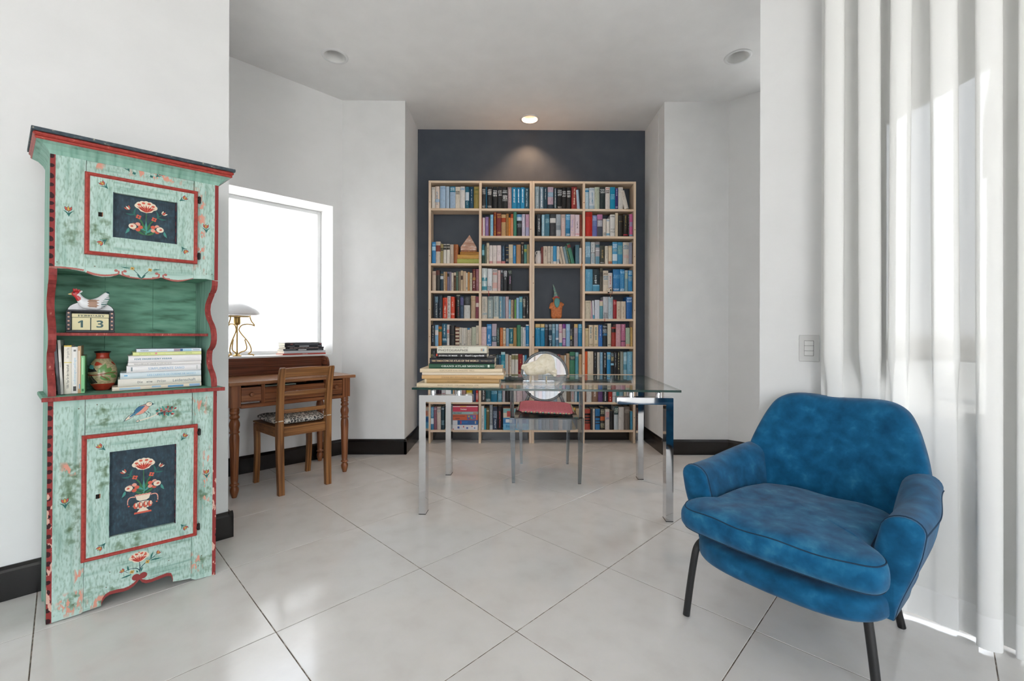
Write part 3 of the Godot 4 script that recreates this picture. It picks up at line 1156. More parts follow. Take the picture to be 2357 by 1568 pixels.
@ 7 3
252 39 241 cca880
293 40 210 b8b0a8
337 49 213 9fb0ba
389 21 196 b0b0b0
414 24 192 8a9a8a
441 26 182 a0a098
469 37 192 8f4a4c
507 38 182 b09070
546 15 182 d8d4cc m:20:40:5a5a58
563 31 199 b89a78
596 51 216 3f7f60 b:19:37:1f2c44 k:22:34:c8c8a8
650 32 212 4f94a0 k:3:20:cfe0e0
685 30 192 c4a078
@ 7 4
744 24 220 e05a20
769 58 221 dccdb4
831 31 216 1f2022 m:4:36:d8d8d8 m:40:70:8a94a0
863 26 212 c4bfb2 m:20:80:9aa8b0
891 28 213 7fa9c4 m:4:50:c8dce8
921 35 213 1c1e22 m:4:70:d8d4cc
958 36 213 2f8fc4 k:10:34:d8e8d0 b:0:8:6ab8e0
996 30 212 1f2428 k:4:18:9fb8c4 k:20:40:e0cc90 b:50:60:8fc0d8
1028 29 213 1e2024 m:6:70:d8d8d8
1058 28 220 2a2a28 m:4:80:d8c890
1088 30 220 8a8f84
1120 33 213 8fb9c8 k:20:40:c8dce4 b:55:80:5a94a8
1154 52 220 6fa5bd m:10:90:a8ccd8
@ 8 1
-748 62 201 3a3c44
-683 35 201 3a2a3a
-644 38 208 d8d8dc k:60:90:a83a48
-603 42 201 8a8a80
-558 19 195 1f3f52
-536 16 195 d8b890
-516 22 201 c8ccd8 k:70:80:2f5f98
-491 32 201 2a2c30
-456 45 204 b8928a
-405 58 198 d8b82a b:55:100:e0d2a0
-341 27 201 23406a
-311 21 208 c0281f k:60:90:e8d8d8
@ 8 2
-261 42 208 2a2426 m:20:90:d8d8d8
-216 50 201 30606a k:86:98:d8e0e4
-165 61 208 1f6f90 k:50:64:b4dcec
-100 40 201 4a8aa5 k:60:90:a8ccd8
-56 29 195 b8b4bc
-24 38 201 2a2a2e
21 31 195 d8c8c8
53 26 198 d2cccc
82 58 201 e0c8cc
143 56 201 c8b8c4
@ 8 3
252 37 209 6a6a72
292 38 202 b07a8a
332 33 209 4a78a8 m:40:90:c8d8e8
368 35 202 8a8f95
407 38 209 b0b8c0
446 30 195 a0b8c8
478 43 209 d0c8c0 m:40:60:c85a50
528 38 202 dcdad5
568 40 209 7a6a58
609 35 202 b0a8a8 m:40:90:c8705a
646 24 195 b8ccd4
674 40 209 2f80a5
@ 8 4
745 13 202 7a4a30
759 51 209 d5d0cc
812 61 209 8a6a55 t:20:76:e8e4dc:SCARPETTA
874 45 195 6a4a80
921 49 202 24262a t:45:95:e8e8e8:ROBOTHAM
973 38 195 a8281f m:75:95:e8c8c0
1014 36 202 d0d4d8 k:70:76:8a9098
1051 26 195 2a8a90
1079 40 209 7fa9b8
1122 26 195 c8c0a8
1151 54 202 d8d0d0
@ 9 1
-750 29 221 3f80a8 b:50:75:d8e4ea k:4:45:9fc8dc
-718 29 221 8a5a6a k:5:14:c8b0b8
-688 38 221 d4c6bc k:6:14:6a6a70 k:16:24:9fb0b8
-647 32 221 1f3a44 k:6:14:d8dce0 k:60:80:8fb4c0
-606 45 215 b8b0a4
-558 17 218 d0c8b8
@ 9 2
-261 29 231 dcd8d4 m:40:95:6a6a68
-230 19 208 2a9ab0
-210 28 211 6a5a38 k:10:18:d8d0b8
-179 31 240 8a929a m:6:80:e8ecee b:82:100:c8d0d4
-146 42 224 1f2f48 k:20:50:a8b8c8 m:55:92:d8e0e8
-102 45 227 241c20 t:20:92:c84a50:Henning_Mankell
@ 9 3
252 40 214 b0a898
293 33 200 3a5a80
328 33 214 2a2a30
363 37 207 5a4a44
403 35 200 8a4a40
441 45 214 3a3a44
490 38 207 c8a080
532 42 214 7a7a80
577 42 200 4a4440
622 31 214 c89a40
657 52 207 b8a080
@ 9 4
745 53 201 b04a3c b:22:32:221c1c b:37:46:221c1c b:51:60:221c1c b:65:70:221c1c
801 19 203 23262a
820 22 203 d4cabc m:10:30:2a2a28
846 45 203 2a70a8 b:35:44:221c1c b:55:60:221c1c b:68:73:221c1c
893 45 217 26241e k:10:30:cfc8a8 b:41:59:c05a30 k:70:92:cfc8a8
942 42 200 d4ccc4 k:15:40:c8707a k:40:50:5a5a98
986 40 182 201f20
1029 42 228 c8d0d4 b:0:36:1f3a3c k:8:30:d0d4c8
1072 53 221 d0cac4
1128 54 224 6a6058 k:12:28:a09890
1186 21 180 4f9ab8
"""

const TONES := {"cream": "dccfbd", "white": "e4e2de", "pale grey": "c4c4c4", "grey": "8f9090", "charcoal": "3a3c40", "black": "1e1f22", "light blue": "a9c3dd", "sky blue": "6fa8cc", "bright blue": "1f84b8", "navy blue": "1d3a5c", "teal": "2a7080", "dark green": "2c4a3c", "green": "4f8a60", "olive": "9a8a50", "tan": "c4a482", "brown": "7a5a3c", "dark brown": "4a3020", "dark red": "7e2c2c", "red": "c8301f", "orange": "d8803a", "pink": "d8a8b4", "pale pink": "e0ccca", "purple": "7a5a98", "lilac": "b4aac4", "mauve": "8f6070", "beige": "cfbfa4", "yellow": "d8b82a", "slate blue": "6a8498"}
const NTH := ["first", "second", "third", "fourth", "fifth", "sixth", "seventh", "eighth", "ninth", "tenth", "eleventh", "twelfth", "thirteenth", "fourteenth", "fifteenth", "sixteenth", "seventeenth", "eighteenth", "nineteenth"]
const BAYS := ["leftmost bay", "second bay", "third bay", "rightmost bay"]
const SHELF_Y := [2.2696, 2.0047, 1.7378, 1.4726, 1.2061, 0.9379, 0.6690, 0.3994, 0.1296]

func tone(h: String) -> String:
	var c := Color.html(h)
	var best := ""
	var d := INF
	for k in TONES:
		var t := Color.html(TONES[k])
		var e := pow(c.r - t.r, 2) + pow(c.g - t.g, 2) * 1.4 + pow(c.b - t.b, 2) + pow(c.h - t.h, 2) * 0.3 * c.s
		if e < d:
			d = e
			best = k
	return best

const SLOT := Vector2i(36, 126)
var atlas: Image
var slots := 0
var rnd := RandomNumberGenerator.new()

# paints one spine into the atlas and gives its place there
func spine_slot(base: String, deco: Array) -> Rect2:
	var at := Vector2i((slots % 56) * SLOT.x, (slots / 56) * SLOT.y)
	slots += 1
	var bc := Color.html(base)
	atlas.fill_rect(Rect2i(at, SLOT), bc)
	var x0 := at.x + 4
	var w := SLOT.x - 4
	for k in 60:                      # rubbed and faded flecks
		var f := bc.lerp(Color.html("e8e2d8") if rnd.randf() < 0.5 else Color.html("201c18"), rnd.randf() * 0.16)
		atlas.fill_rect(Rect2i(x0 + rnd.randi() % w, at.y + rnd.randi() % 110, 1 + rnd.randi() % 3, 2 + rnd.randi() % 16).intersection(Rect2i(x0, at.y, w, SLOT.y)), f)
	for d in deco:
		var q: PackedStringArray = d.split(":")
		var y0 := at.y + int(float(q[1]) * 1.26)
		if q[0] == "h":
			var t := text_im(q[3].replace("_", " "), 22, Color.html(q[2]), "serif_bold")
			t.resize(26, 11, Image.INTERPOLATE_BILINEAR)
			atlas.blend_rect(t, Rect2i(0, 0, 26, 11), Vector2i(x0 + 3, y0 - 5))
			continue
		var y1 := at.y + int(float(q[2]) * 1.26)
		var ink := Color.html(q[3])
		if q[0] == "b":
			atlas.fill_rect(Rect2i(x0, y0, w, maxi(1, y1 - y0)), ink)
		elif q[0] == "k":
			var y := y0
			while y < y1:
				var hh := mini(2 + rnd.randi() % 4, y1 - y)
				var x := x0 + 2 + rnd.randi() % 5
				while x < x0 + w - 3:
					var ww := mini(1 + rnd.randi() % 4, x0 + w - 2 - x)
					atlas.fill_rect(Rect2i(x, y, ww, maxi(1, hh)), ink)
					x += ww + 1 + (rnd.randi() % 2)
				y += hh + 1
		elif q[0] == "m":
			var wide := 7 + rnd.randi() % 6
			var xx := x0 + (w - wide) / 2 + (rnd.randi() % 5) - 2
			var y := y0
			while y < y1:
				var hh := 1 + rnd.randi() % 3
				var off := rnd.randi() % 4
				atlas.fill_rect(Rect2i(xx + off, y, maxi(2, wide - off - rnd.randi() % 4), mini(hh, y1 - y)), ink)
				y += hh + 1 + (4 if rnd.randf() < 0.12 else 0)
		elif q[0] == "t":
			var t := text_im(q[4].replace("_", " "), 28, ink, "sans_bold")
			t.resize(maxi(8, y1 - y0), 16, Image.INTERPOLATE_BILINEAR)
			t.rotate_90(COUNTERCLOCKWISE)
			atlas.blend_rect(t, Rect2i(Vector2i.ZERO, t.get_size()), Vector2i(x0 + (w - 16) / 2, y0))
	var s := Vector2(atlas.get_size())
	return Rect2(Vector2(at) / s, Vector2(SLOT) / s)

# a book: x width, y height, z depth; spine towards +z, standing on its foot at the origin (middle)
func book_parts(o: Node3D, w: float, h: float, d: float, slot: Rect2, cover: Material, hard := true, pages: Material = null) -> void:
	var b := MB.new()
	var px := slot.size.x / SLOT.x
	var flat := slot.position + Vector2(px * 1.5, slot.size.y * 0.5)
	var sx := slot.position.x + px * 4.5
	var sw := slot.size.x - px * 5.0
	var round_ := minf(0.004, w * 0.12) if hard else minf(0.001, w * 0.04)
	var t := 0.0022 if hard else 0.0008
	var seg := 6
	for k in seg:
		var a := -1.0 + 2.0 * k / seg
		var e := -1.0 + 2.0 * (k + 1) / seg
		var pa := Vector3(a * w / 2, 0, d / 2 - round_ * a * a)
		var pe := Vector3(e * w / 2, 0, d / 2 - round_ * e * e)
		var na := Vector3(a * 0.6 * (1.0 if hard else 0.3), 0, 1).normalized()
		var ne := Vector3(e * 0.6 * (1.0 if hard else 0.3), 0, 1).normalized()
		var ua := sx + sw * (a * 0.5 + 0.5)
		var ue := sx + sw * (e * 0.5 + 0.5)
		var up := Vector3(0, h, 0)
		var v0 := slot.position.y + slot.size.y * 0.004
		var v1 := slot.position.y + slot.size.y * 0.996
		b.tri(pa, pe, pe + up, na, ne, ne, Vector2(ua, v1), Vector2(ue, v1), Vector2(ue, v0))
		b.tri(pa, pe + up, pa + up, na, ne, na, Vector2(ua, v1), Vector2(ue, v0), Vector2(ua, v0))
		# spine thickness seen from above and below
		var ia := Vector3(pa.x * (1 - 2 * t / w), 0, pa.z - t)
		var ie := Vector3(pe.x * (1 - 2 * t / w), 0, pe.z - t)
		for y in [0.0, h]:
			var uq := Vector3(0, y, 0)
			b.quad(pa + uq, pe + uq, ie + uq, ia + uq, Vector3(0, 1 if y > 0 else -1, 0), flat, flat, flat, flat)
	for s in [-1.0, 1.0]:
		var x0: float = s * w / 2
		var x1: float = s * (w / 2 - t)
		var zf := d / 2 - round_
		var zb := -d / 2
		b.quad(Vector3(x0, 0, zf), Vector3(x0, h, zf), Vector3(x0, h, zb), Vector3(x0, 0, zb), Vector3(s, 0, 0), flat, flat, flat, flat)
		b.quad(Vector3(x0, h, zf), Vector3(x1, h, zf), Vector3(x1, h, zb), Vector3(x0, h, zb), Vector3(0, 1, 0), flat, flat, flat, flat)
		b.quad(Vector3(x0, 0, zf), Vector3(x1, 0, zf), Vector3(x1, 0, zb), Vector3(x0, 0, zb), Vector3(0, -1, 0), flat, flat, flat, flat)
		b.quad(Vector3(x0, 0, zb), Vector3(x0, h, zb), Vector3(x1, h, zb), Vector3(x1, 0, zb), Vector3(0, 0, -1), flat, flat, flat, flat)
		b.quad(Vector3(x1, 0, zf), Vector3(x1, h, zf), Vector3(x1, h, zb), Vector3(x1, 0, zb), Vector3(-s, 0, 0), flat, flat, flat, flat)
	part("cover", b, cover, o)
	var pg := MB.new()
	var inset := 0.003 if hard else 0.0003
	pg.box(Vector3(0, h / 2, -0.0015 - round_ * 0.5), Vector3(w - 2 * t - 0.0003, h - 2 * inset, d - 0.005 - round_))
	part("pages", pg, pages if pages else M.pages, o)

func bookcases() -> void:
	M.pine_im = noise_im(256, 256, 0.035, 61, [[0.0, "d8b898"], [0.35, "e4caae"], [0.6, "e9d3ba"], [1.0, "eedcc8"]], 5, Vector2(1, 10))
	M.pine_y = tri_mat(M.pine_im, Vector3(6, 1.1, 6), 0.5, 0.35)
	var pi2: Image = M.pine_im.duplicate()
	pi2.rotate_90(CLOCKWISE)
	M.pine_x = tri_mat(pi2, Vector3(1.1, 6, 6), 0.5, 0.35)
	var knot := mat("9a6a44", 0.6)
	var units := [[-0.7707, -0.2839, 0.2043, "tall unvarnished pine bookcase unit standing on the left against the dark wall", [1]], [0.2290, 0.7179, 1.2115, "tall unvarnished pine bookcase unit standing on the right against the dark wall", [3]]]
	var ZF := -4.26
	var D := 0.15
	for n in 2:
		var u: Array = units[n]
		var o := thing("bookcase", u[3], "bookcase", Vector3(u[1] + 0.0117, 0, ZF - D / 2), 0.0, "pine bookcase units")
		var cx: float = u[1] + 0.0117
		var xs := [u[0] + 0.0115 - cx, 0.0, u[2] + 0.0115 - cx]
		for x in xs:
			var b := MB.new()
			b.box(Vector3(x, 2.536 / 2 + 0.0005, 0), Vector3(0.0232, 2.535, D), 0.0012)
			part("upright", b, M.pine_y, o)
		for half in 2:
			var xa: float = xs[half] + 0.0118
			var xb: float = xs[half + 1] - 0.0118
			for k in 10:
				var y: float = 2.536 if k == 0 else SHELF_Y[k - 1]
				if n == 0 and half == 0 and k == 2: continue
				if n == 1 and half == 0 and k == 4: continue
				var b := MB.new()
				b.box(Vector3((xa + xb) / 2, y - 0.0105, 0), Vector3(xb - xa, 0.0215, D - 0.002), 0.001)
				part("shelf", b, M.pine_x, o)
		for k in 9:
			var b := MB.new()
			var side: int = rnd.randi() % 3
			b.lathe([Vector2(0.006, -0.0003), Vector2(0.005, 0.0003), Vector2(0.0, 0.0005)], 10)
			var kn := part("knot", b, knot, o)
			kn.position = Vector3(xs[side] + 0.003 * (rnd.randf() - 0.5), 0.25 + 0.26 * k, D / 2)
			kn.rotation.x = PI / 2
			kn.scale = Vector3(0.7 + rnd.randf() * 0.5, 1, 0.6 + rnd.randf() * 0.4)
	# the books, each a thing of its own
	rnd.seed = 4242
	atlas = Image.create(2048, 1024, false, Image.FORMAT_RGBA8)
	M.spines = mat("ffffff", 0.42, 0.0, 0.4)
	var todo := []
	var row := 0
	var bay := 0
	var nth := 0
	for line in BOOKS.split("\n", false):
		var q := line.split(" ", false)
		if q.is_empty(): continue
		if q[0] == "@":
			row = int(q[1]); bay = int(q[2]); nth = 0
			continue
		var lean := 0.0
		var deco := []
		for k in range(4, q.size()):
			if q[k].begins_with("/"): lean = float(q[k].substr(1))
			else: deco.append(q[k])
		todo.append([row, bay, nth, float(q[0]) / 1000, float(q[1]) / 1000, float(q[2]) / 1000, q[3], lean, spine_slot(q[3], deco)])
		nth += 1
	# slots for the other books of the room
	for k in OTHER: OTHER[k] = spine_slot(k, [])
	atlas.convert(Image.FORMAT_RGB8)
	M.spines.albedo_texture = tex(atlas)
	var where := ["top shelf", "second shelf", "third shelf", "fourth shelf", "fifth shelf", "sixth shelf", "seventh shelf", "eighth shelf", "bottom shelf"]
	for t in todo:
		var lab := "%s book, %s from left on the %s, %s of bookcase" % [tone(t[6]), NTH[t[2]], where[t[0] - 1], BAYS[t[1] - 1]]
		var d := 0.12 + rnd.randf() * 0.018
		var w: float = t[4] - 0.0008
		var zf := ZF - 0.006 - rnd.randf() * 0.008
		var o := thing("book", lab, "book", Vector3(t[3] + w / 2 + 0.0004, SHELF_Y[t[0] - 1] + 0.0005, zf - d / 2), 0.0, "books in the bookcase")
		var lo_x: float = [-0.747, -0.2595, 0.2535, 0.742][t[1] - 1]
		var hi_x: float = [-0.2855, 0.2025, 0.7165, 1.2095][t[1] - 1]
		if t[7] == 0.0: o.position.x = clampf(o.position.x, lo_x + w / 2 + 0.0005, hi_x - w / 2 - 0.0005)
		if t[7] != 0.0:
			var a := deg_to_rad(t[7])
			o.rotation.z = a
			o.position.x = t[3] + w / 2 * cos(a)
			o.position.y += w / 2 * sin(a)
		book_parts(o, w, t[5], d, t[8], M.spines, rnd.randf() < 0.72)

var OTHER := {"a8ab5a": null, "c9994e": null, "a87432": null}

# ---------------------------------------------------------------- painted cupboard
func speck(w: int, h: int, freq: float, sd: int, lo: float, hi: float, top: float, stretch := Vector2.ONE) -> Image:
	# white with an alpha that rises from lo to hi of the noise
	var g := grey_noise(w, h, freq, sd, 5, stretch)
	g.convert(Image.FORMAT_L8)
	var d := g.get_data()
	var o := PackedByteArray()
	o.resize(w * h * 4)
	o.fill(255)
	var lut := PackedByteArray()
	for i in 256: lut.append(int(255.0 * top * clampf((i / 255.0 - lo) / (hi - lo), 0, 1)))
	for i in d.size(): o[i * 4 + 3] = lut[d[i]]
	return Image.create_from_data(w, h, false, Image.FORMAT_RGBA8, o)

# lays a colour on through a mask, inside a rectangle given in metres
func wash(p: Paint, r: Rect2, ink: Color, mask: Image, soft := true) -> void:
	var a := Vector2i(p.px(Vector2(r.position.x, r.end.y)))
	var s := Vector2i(r.size * p.k)
	if s.x < 2 or s.y < 2: return
	var cut := mask.get_region(Rect2i(Vector2i((a.x * 7) % maxi(1, mask.get_width() - s.x), (a.y * 3) % maxi(1, mask.get_height() - s.y)), s))
	if soft:                          # let it thin out raggedly towards the rim
		for y in s.y:
			for x in s.x:
				var e := minf(minf(x, s.x - 1 - x) / (s.x * 0.3), minf(y, s.y - 1 - y) / (s.y * 0.3))
				if e < 1.0:
					var c := cut.get_pixel(x, y)
					c.a = clampf(c.a * (e + 0.25) - (1.0 - e) * 0.25, 0, 1)
					cut.set_pixel(x, y, c)
	var fill := Image.create(s.x, s.y, false, Image.FORMAT_RGBA8)
	fill.fill(ink)
	for y in s.y:
		for x in s.x: fill.set_pixel(x, y, Color(ink, cut.get_pixel(x, y).a))
	p.im.blend_rect(fill, Rect2i(Vector2i.ZERO, s), a)

const INK := {"leaf": "2f6a62", "dark": "23424a", "coral": "d0604c", "cream": "e6d6c0", "red": "a8342c", "ochre": "cfa050", "blush": "dc9a88", "green": "3f7048", "teal": "4c9488", "pink": "c07a74"}

func ink(k: String) -> Color:
	return Color.html(INK[k])

func tulip(p: Paint, c: Vector2, ang: float, s: float, cols: Array, leaves := true) -> void:
	var R := func(v: Vector2) -> Vector2: return c + (v * s).rotated(ang)
	var foot: Vector2 = R.call(Vector2(0, -1.3))
	p.curve(R.call(Vector2(0, 0)), R.call(Vector2(0.05, -0.7)), foot, s * 0.12, s * 0.1, ink("dark"))
	if leaves:
		p.leaf(foot, R.call(Vector2(-0.95, 0.1)), s * 0.13, s * -0.25, ink("leaf"))
		p.leaf(foot, R.call(Vector2(0.95, 0.05)), s * 0.13, s * 0.25, ink("leaf"))
	for k in [[-0.62, 1.0, 0], [0.62, 1.0, 0], [0.0, 1.1, 1]]:
		var tip: Vector2 = R.call(Vector2(k[0], k[1]))
		p.leaf(R.call(Vector2(k[0] * 0.15, -0.1)), tip, s * 0.27, 0.0, ink("dark"))
		p.leaf(R.call(Vector2(k[0] * 0.15, -0.05)), R.call(Vector2(k[0] * 0.93, k[1] * 0.93)), s * 0.21, 0.0, ink(cols[k[2]]))

func rose(p: Paint, c: Vector2, s: float, dir: float) -> void:
	for k in 5:
		p.ell(c + Vector2(dir * 0.55, 0) * s + Vector2(0.55 * s, 0).rotated(k * TAU / 5), s * 0.36, s * 0.33, 0, ink("blush") if k % 2 else ink("coral"))
	p.ell(c, s * 0.62, s * 0.58, 0, ink("dark"))
	p.ell(c - Vector2(dir * 0.05 * s, 0), s * 0.57, s * 0.53, 0, ink("cream"))
	p.ell(c - Vector2(dir * 0.15 * s, 0), s * 0.22, s * 0.17, 0.4, ink("coral"))
	p.curve(c + Vector2(-0.4, 0.35) * s, c + Vector2(0.1, 0.5) * s, c + Vector2(0.35, 0.1) * s, s * 0.07, s * 0.03, ink("blush"))

func daisy(p: Paint, c: Vector2, s: float, col: String) -> void:
	for k in 4: p.ell(c + Vector2(0.5 * s, 0).rotated(k * PI / 2 + 0.5), s * 0.48, s * 0.42, k * PI / 2 + 0.5, ink(col))
	p.ell(c, s * 0.25, s * 0.25, 0, ink("dark"))

func peony(p: Paint, c: Vector2, s: float) -> void:
	# a fan of pale petals with a coral heart
	for k in 7:
		var a := PI * (0.06 + 0.88 * k / 6.0)
		p.ell(c + Vector2(cos(a), sin(a) * 0.62) * s * 0.72, s * 0.34, s * 0.3, a, ink("cream"))
	p.poly([c + Vector2(-1.0, 0.15) * s, c + Vector2(1.0, 0.15) * s, c + Vector2(0.5, -0.5) * s, c + Vector2(0, -0.62) * s, c + Vector2(-0.5, -0.5) * s], ink("cream"))
	for k in 4: p.ell(c + Vector2(cos(PI * (0.15 + 0.23 * k)), sin(PI * (0.15 + 0.23 * k)) * 0.72) * s * 0.72, s * 0.16, s * 0.12, 0, ink("coral"))
	for k in 9:
		var a := PI * (0.08 + 0.84 * k / 8.0)
		p.leaf(c + Vector2(0, -0.55) * s, c + Vector2(cos(a) * 0.85, sin(a) * 0.35 - 0.05) * s, s * 0.08, 0, ink("coral") if k % 2 else ink("red"))

func bouquet(p: Paint, c: Vector2, pos: Dictionary) -> void:
	var base: Vector2 = pos.base
	for k in ["t1", "t2", "d1", "d2", "r1", "r2", "big"]:
		p.curve(base, Vector2(base.x, (base.y + pos[k].y) / 2), pos[k], 0.0035, 0.0022, ink("green"))
	for k in 7:
		var a := PI * (0.12 + 0.76 * k / 6.0)
		p.leaf(base + Vector2(0, 0.008 * (k % 3)), base + Vector2(cos(a) * 0.034, 0.012 + sin(a) * 0.045), 0.0042, 0.002 * (k - 3), ink("teal") if k % 2 else ink("green"))
	tulip(p, pos.t1, 0.7, 0.0155, ["coral", "cream"], false)
	tulip(p, pos.t2, -0.7, 0.0155, ["cream", "coral"], false)
	p.leaf(pos.t1 + Vector2(0.015, -0.02), pos.t1 + Vector2(0.024, 0.014), 0.003, 0.003, ink("leaf"))
	p.leaf(pos.t1 + Vector2(0.018, -0.016), pos.t1 + Vector2(-0.012, -0.016), 0.003, 0.003, ink("leaf"))
	p.leaf(pos.t2 + Vector2(-0.015, -0.02), pos.t2 + Vector2(-0.022, 0.014), 0.003, -0.003, ink("leaf"))
	p.leaf(pos.t2 + Vector2(-0.018, -0.016), pos.t2 + Vector2(0.014, -0.018), 0.003, -0.003, ink("leaf"))
	daisy(p, pos.d1, 0.0095, "coral")
	daisy(p, pos.d2, 0.0095, "coral")
	rose(p, pos.r1, 0.021, 1.0)
	rose(p, pos.r2, 0.021, -1.0)
	p.leaf(pos.r1 + Vector2(-0.012, -0.008), pos.r1 + Vector2(-0.022, -0.032), 0.0042, 0.002, ink("teal"))
	p.leaf(pos.r2 + Vector2(0.014, -0.006), pos.r2 + Vector2(0.024, -0.03), 0.0042, -0.002, ink("teal"))
	peony(p, pos.big, 0.034)

func front_paint() -> Paint:
	var p := Paint.new()
	p.k = 1150.0
	p.org = Vector2(-0.02, 1.78)
	var w := 638
	var h := 2046
	var stops := [[0.0, "82a194"], [0.22, "9bbcb0"], [0.38, "aecabf"], [0.6, "b7d2c8"], [1.0, "c3dad2"]]
	var up := noise_im(w, h, 0.03, 201, stops, 5, Vector2(1, 12))
	var across := noise_im(w, h, 0.03, 202, stops, 5, Vector2(12, 1))
	p.im = up
	p.im.convert(Image.FORMAT_RGBA8)
	across.convert(Image.FORMAT_RGBA8)
	for r in [Rect2(0.097, 0.66, 0.328, 0.14), Rect2(0.097, 0.0, 0.328, 0.2), Rect2(0.095, 1.26, 0.33, 0.09), Rect2(0.095, 1.655, 0.33, 0.09), Rect2(0.167, 0.592, 0.2, 0.07), Rect2(0.167, 0.2, 0.2, 0.071), Rect2(0.171, 1.591, 0.191, 0.07), Rect2(0.171, 1.35, 0.191, 0.075)]:
		var a := Vector2i(p.px(Vector2(r.position.x, r.end.y)))
		var s := Vector2i(r.size * p.k)
		p.im.blit_rect(across, Rect2i(a, s), a)
	var fine := speck(640, 1024, 0.11, 211, 0.5, 0.8, 0.42, Vector2(1, 4))
	var coarse := speck(640, 1024, 0.02, 212, 0.42, 0.8, 0.8)
	var flake := speck(640, 1024, 0.035, 213, 0.60, 0.63, 1.0, Vector2(1, 2.5))
	var olive := Color.html("5c7458")
	# grime that lies in the grain
	for r in [Rect2(0.0, 0.02, 0.51, 0.76), Rect2(0.0, 1.3, 0.51, 0.43)]: wash(p, r, Color.html("6c8a74"), fine, false)
	for r in [Rect2(0.04, 0.2, 0.055, 0.44), Rect2(0.02, 0.4, 0.07, 0.2), Rect2(0.02, 0.02, 0.08, 0.1), Rect2(0.09, 0.0, 0.12, 0.1), Rect2(0.30, 0.68, 0.12, 0.11), Rect2(0.1, 0.68, 0.1, 0.11), Rect2(0.44, 0.3, 0.06, 0.12), Rect2(0.43, 0.02, 0.08, 0.09), Rect2(0.02, 1.36, 0.07, 0.12), Rect2(0.12, 0.44, 0.05, 0.16), Rect2(0.44, 0.68, 0.06, 0.1), Rect2(0.17, 0.2, 0.1, 0.07), Rect2(0.1, 1.36, 0.07, 0.14)]:
		wash(p, r, olive, coarse)
	# flaked paint down to the pink ground
	var pink := Color.html("d99a86")
	for r in [Rect2(0.02, 0.0, 0.08, 0.1), Rect2(0.07, 0.02, 0.03, 0.18), Rect2(0.10, 0.0, 0.1, 0.06), Rect2(0.42, 0.03, 0.05, 0.1), Rect2(0.42, 0.7, 0.06, 0.09), Rect2(0.03, 0.52, 0.06, 0.06), Rect2(0.42, 1.3, 0.05, 0.4), Rect2(0.2, 1.67, 0.2, 0.05), Rect2(0.09, 1.67, 0.06, 0.06), Rect2(0.46, 0.28, 0.03, 0.3)]:
		wash(p, r, pink, flake)
	# red painted corner strips, dabbed with black
	for x in [-0.02, 0.4985]:
		for span in [[0.0, 0.803], [1.285, 1.78]]:
			var ww := 0.034 if x < 0 else 0.03
			p.poly([Vector2(x, span[0]), Vector2(x + ww, span[0]), Vector2(x + ww, span[1]), Vector2(x, span[1])], Color.html("8f3634"))
			var y: float = span[0] + 0.01
			while y < span[1]:
				p.ell(Vector2(x + ww * 0.62 + rnd.randf() * 0.004, y), 0.008, 0.006 + rnd.randf() * 0.006, 0.3, Color.html("35181c"))
				y += 0.028 + rnd.randf() * 0.012
			if span[0] == 0.0: wash(p, Rect2(x, 0.0, ww, 0.5), Color.html("d8b0a0"), flake, false)
	# dark panels
	for r in [Rect2(0.165, 0.268, 0.204, 0.327), Rect2(0.168, 1.422, 0.197, 0.172)]:
		p.poly([r.position, r.position + Vector2(r.size.x, 0), r.end, r.position + Vector2(0, r.size.y)], Color.html("34444f"))
		wash(p, r, Color.html("45707a"), fine, false)
		wash(p, r, Color.html("2a3640"), coarse, false)
	bouquet(p, Vector2(0.266, 1.5), {"base": Vector2(0.268, 1.446), "t1": Vector2(0.2165, 1.5395), "t2": Vector2(0.320, 1.537), "d1": Vector2(0.245, 1.5155), "d2": Vector2(0.293, 1.513), "r1": Vector2(0.228, 1.4755), "r2": Vector2(0.311, 1.474), "big": Vector2(0.268, 1.556)})
	bouquet(p, Vector2(0.266, 0.45), {"base": Vector2(0.268, 0.411), "t1": Vector2(0.212, 0.504), "t2": Vector2(0.318, 0.5085), "d1": Vector2(0.241, 0.4807), "d2": Vector2(0.292, 0.4836), "r1": Vector2(0.224, 0.4405), "r2": Vector2(0.309, 0.4434), "big": Vector2(0.267, 0.527)})
	# urn
	var u := Vector2(0.266, 0.0)
	p.poly([u + Vector2(-0.024, 0.408), u + Vector2(0.024, 0.408), u + Vector2(0.019, 0.39), u + Vector2(0.01, 0.384), u + Vector2(-0.01, 0.384), u + Vector2(-0.019, 0.39)], ink("cream"))
	for k in 5: p.ell(u + Vector2(-0.02 + 0.01 * k, 0.408), 0.006, 0.003, 0, ink("blush"))
	p.ell(u + Vector2(0, 0.367), 0.031, 0.015, 0, ink("cream"))
	for k in 4:
		p.ell(u + Vector2(-0.0225 + 0.015 * k, 0.367), 0.0075, 0.013, 0, ink("dark"))
		p.ell(u + Vector2(-0.0225 + 0.015 * k, 0.367), 0.0066, 0.012, 0, ink("coral"))
		p.ell(u + Vector2(-0.0205 + 0.015 * k, 0.37), 0.003, 0.008, 0, ink("cream"))
	p.poly([u + Vector2(-0.008, 0.355), u + Vector2(0.008, 0.355), u + Vector2(0.019, 0.34), u + Vector2(-0.019, 0.34)], ink("cream"))
	p.poly([u + Vector2(-0.027, 0.334), u + Vector2(0.027, 0.334), u + Vector2(0.026, 0.341), u + Vector2(-0.026, 0.341)], ink("coral"))
	for s in [-1.0, 1.0]:
		p.curve(u + Vector2(s * 0.024, 0.402), u + Vector2(s * 0.05, 0.412), u + Vector2(s * 0.046, 0.376), 0.0045, 0.003, ink("blush"))
		p.ell(u + Vector2(s * 0.043, 0.37), 0.003, 0.003, 0, ink("coral"))
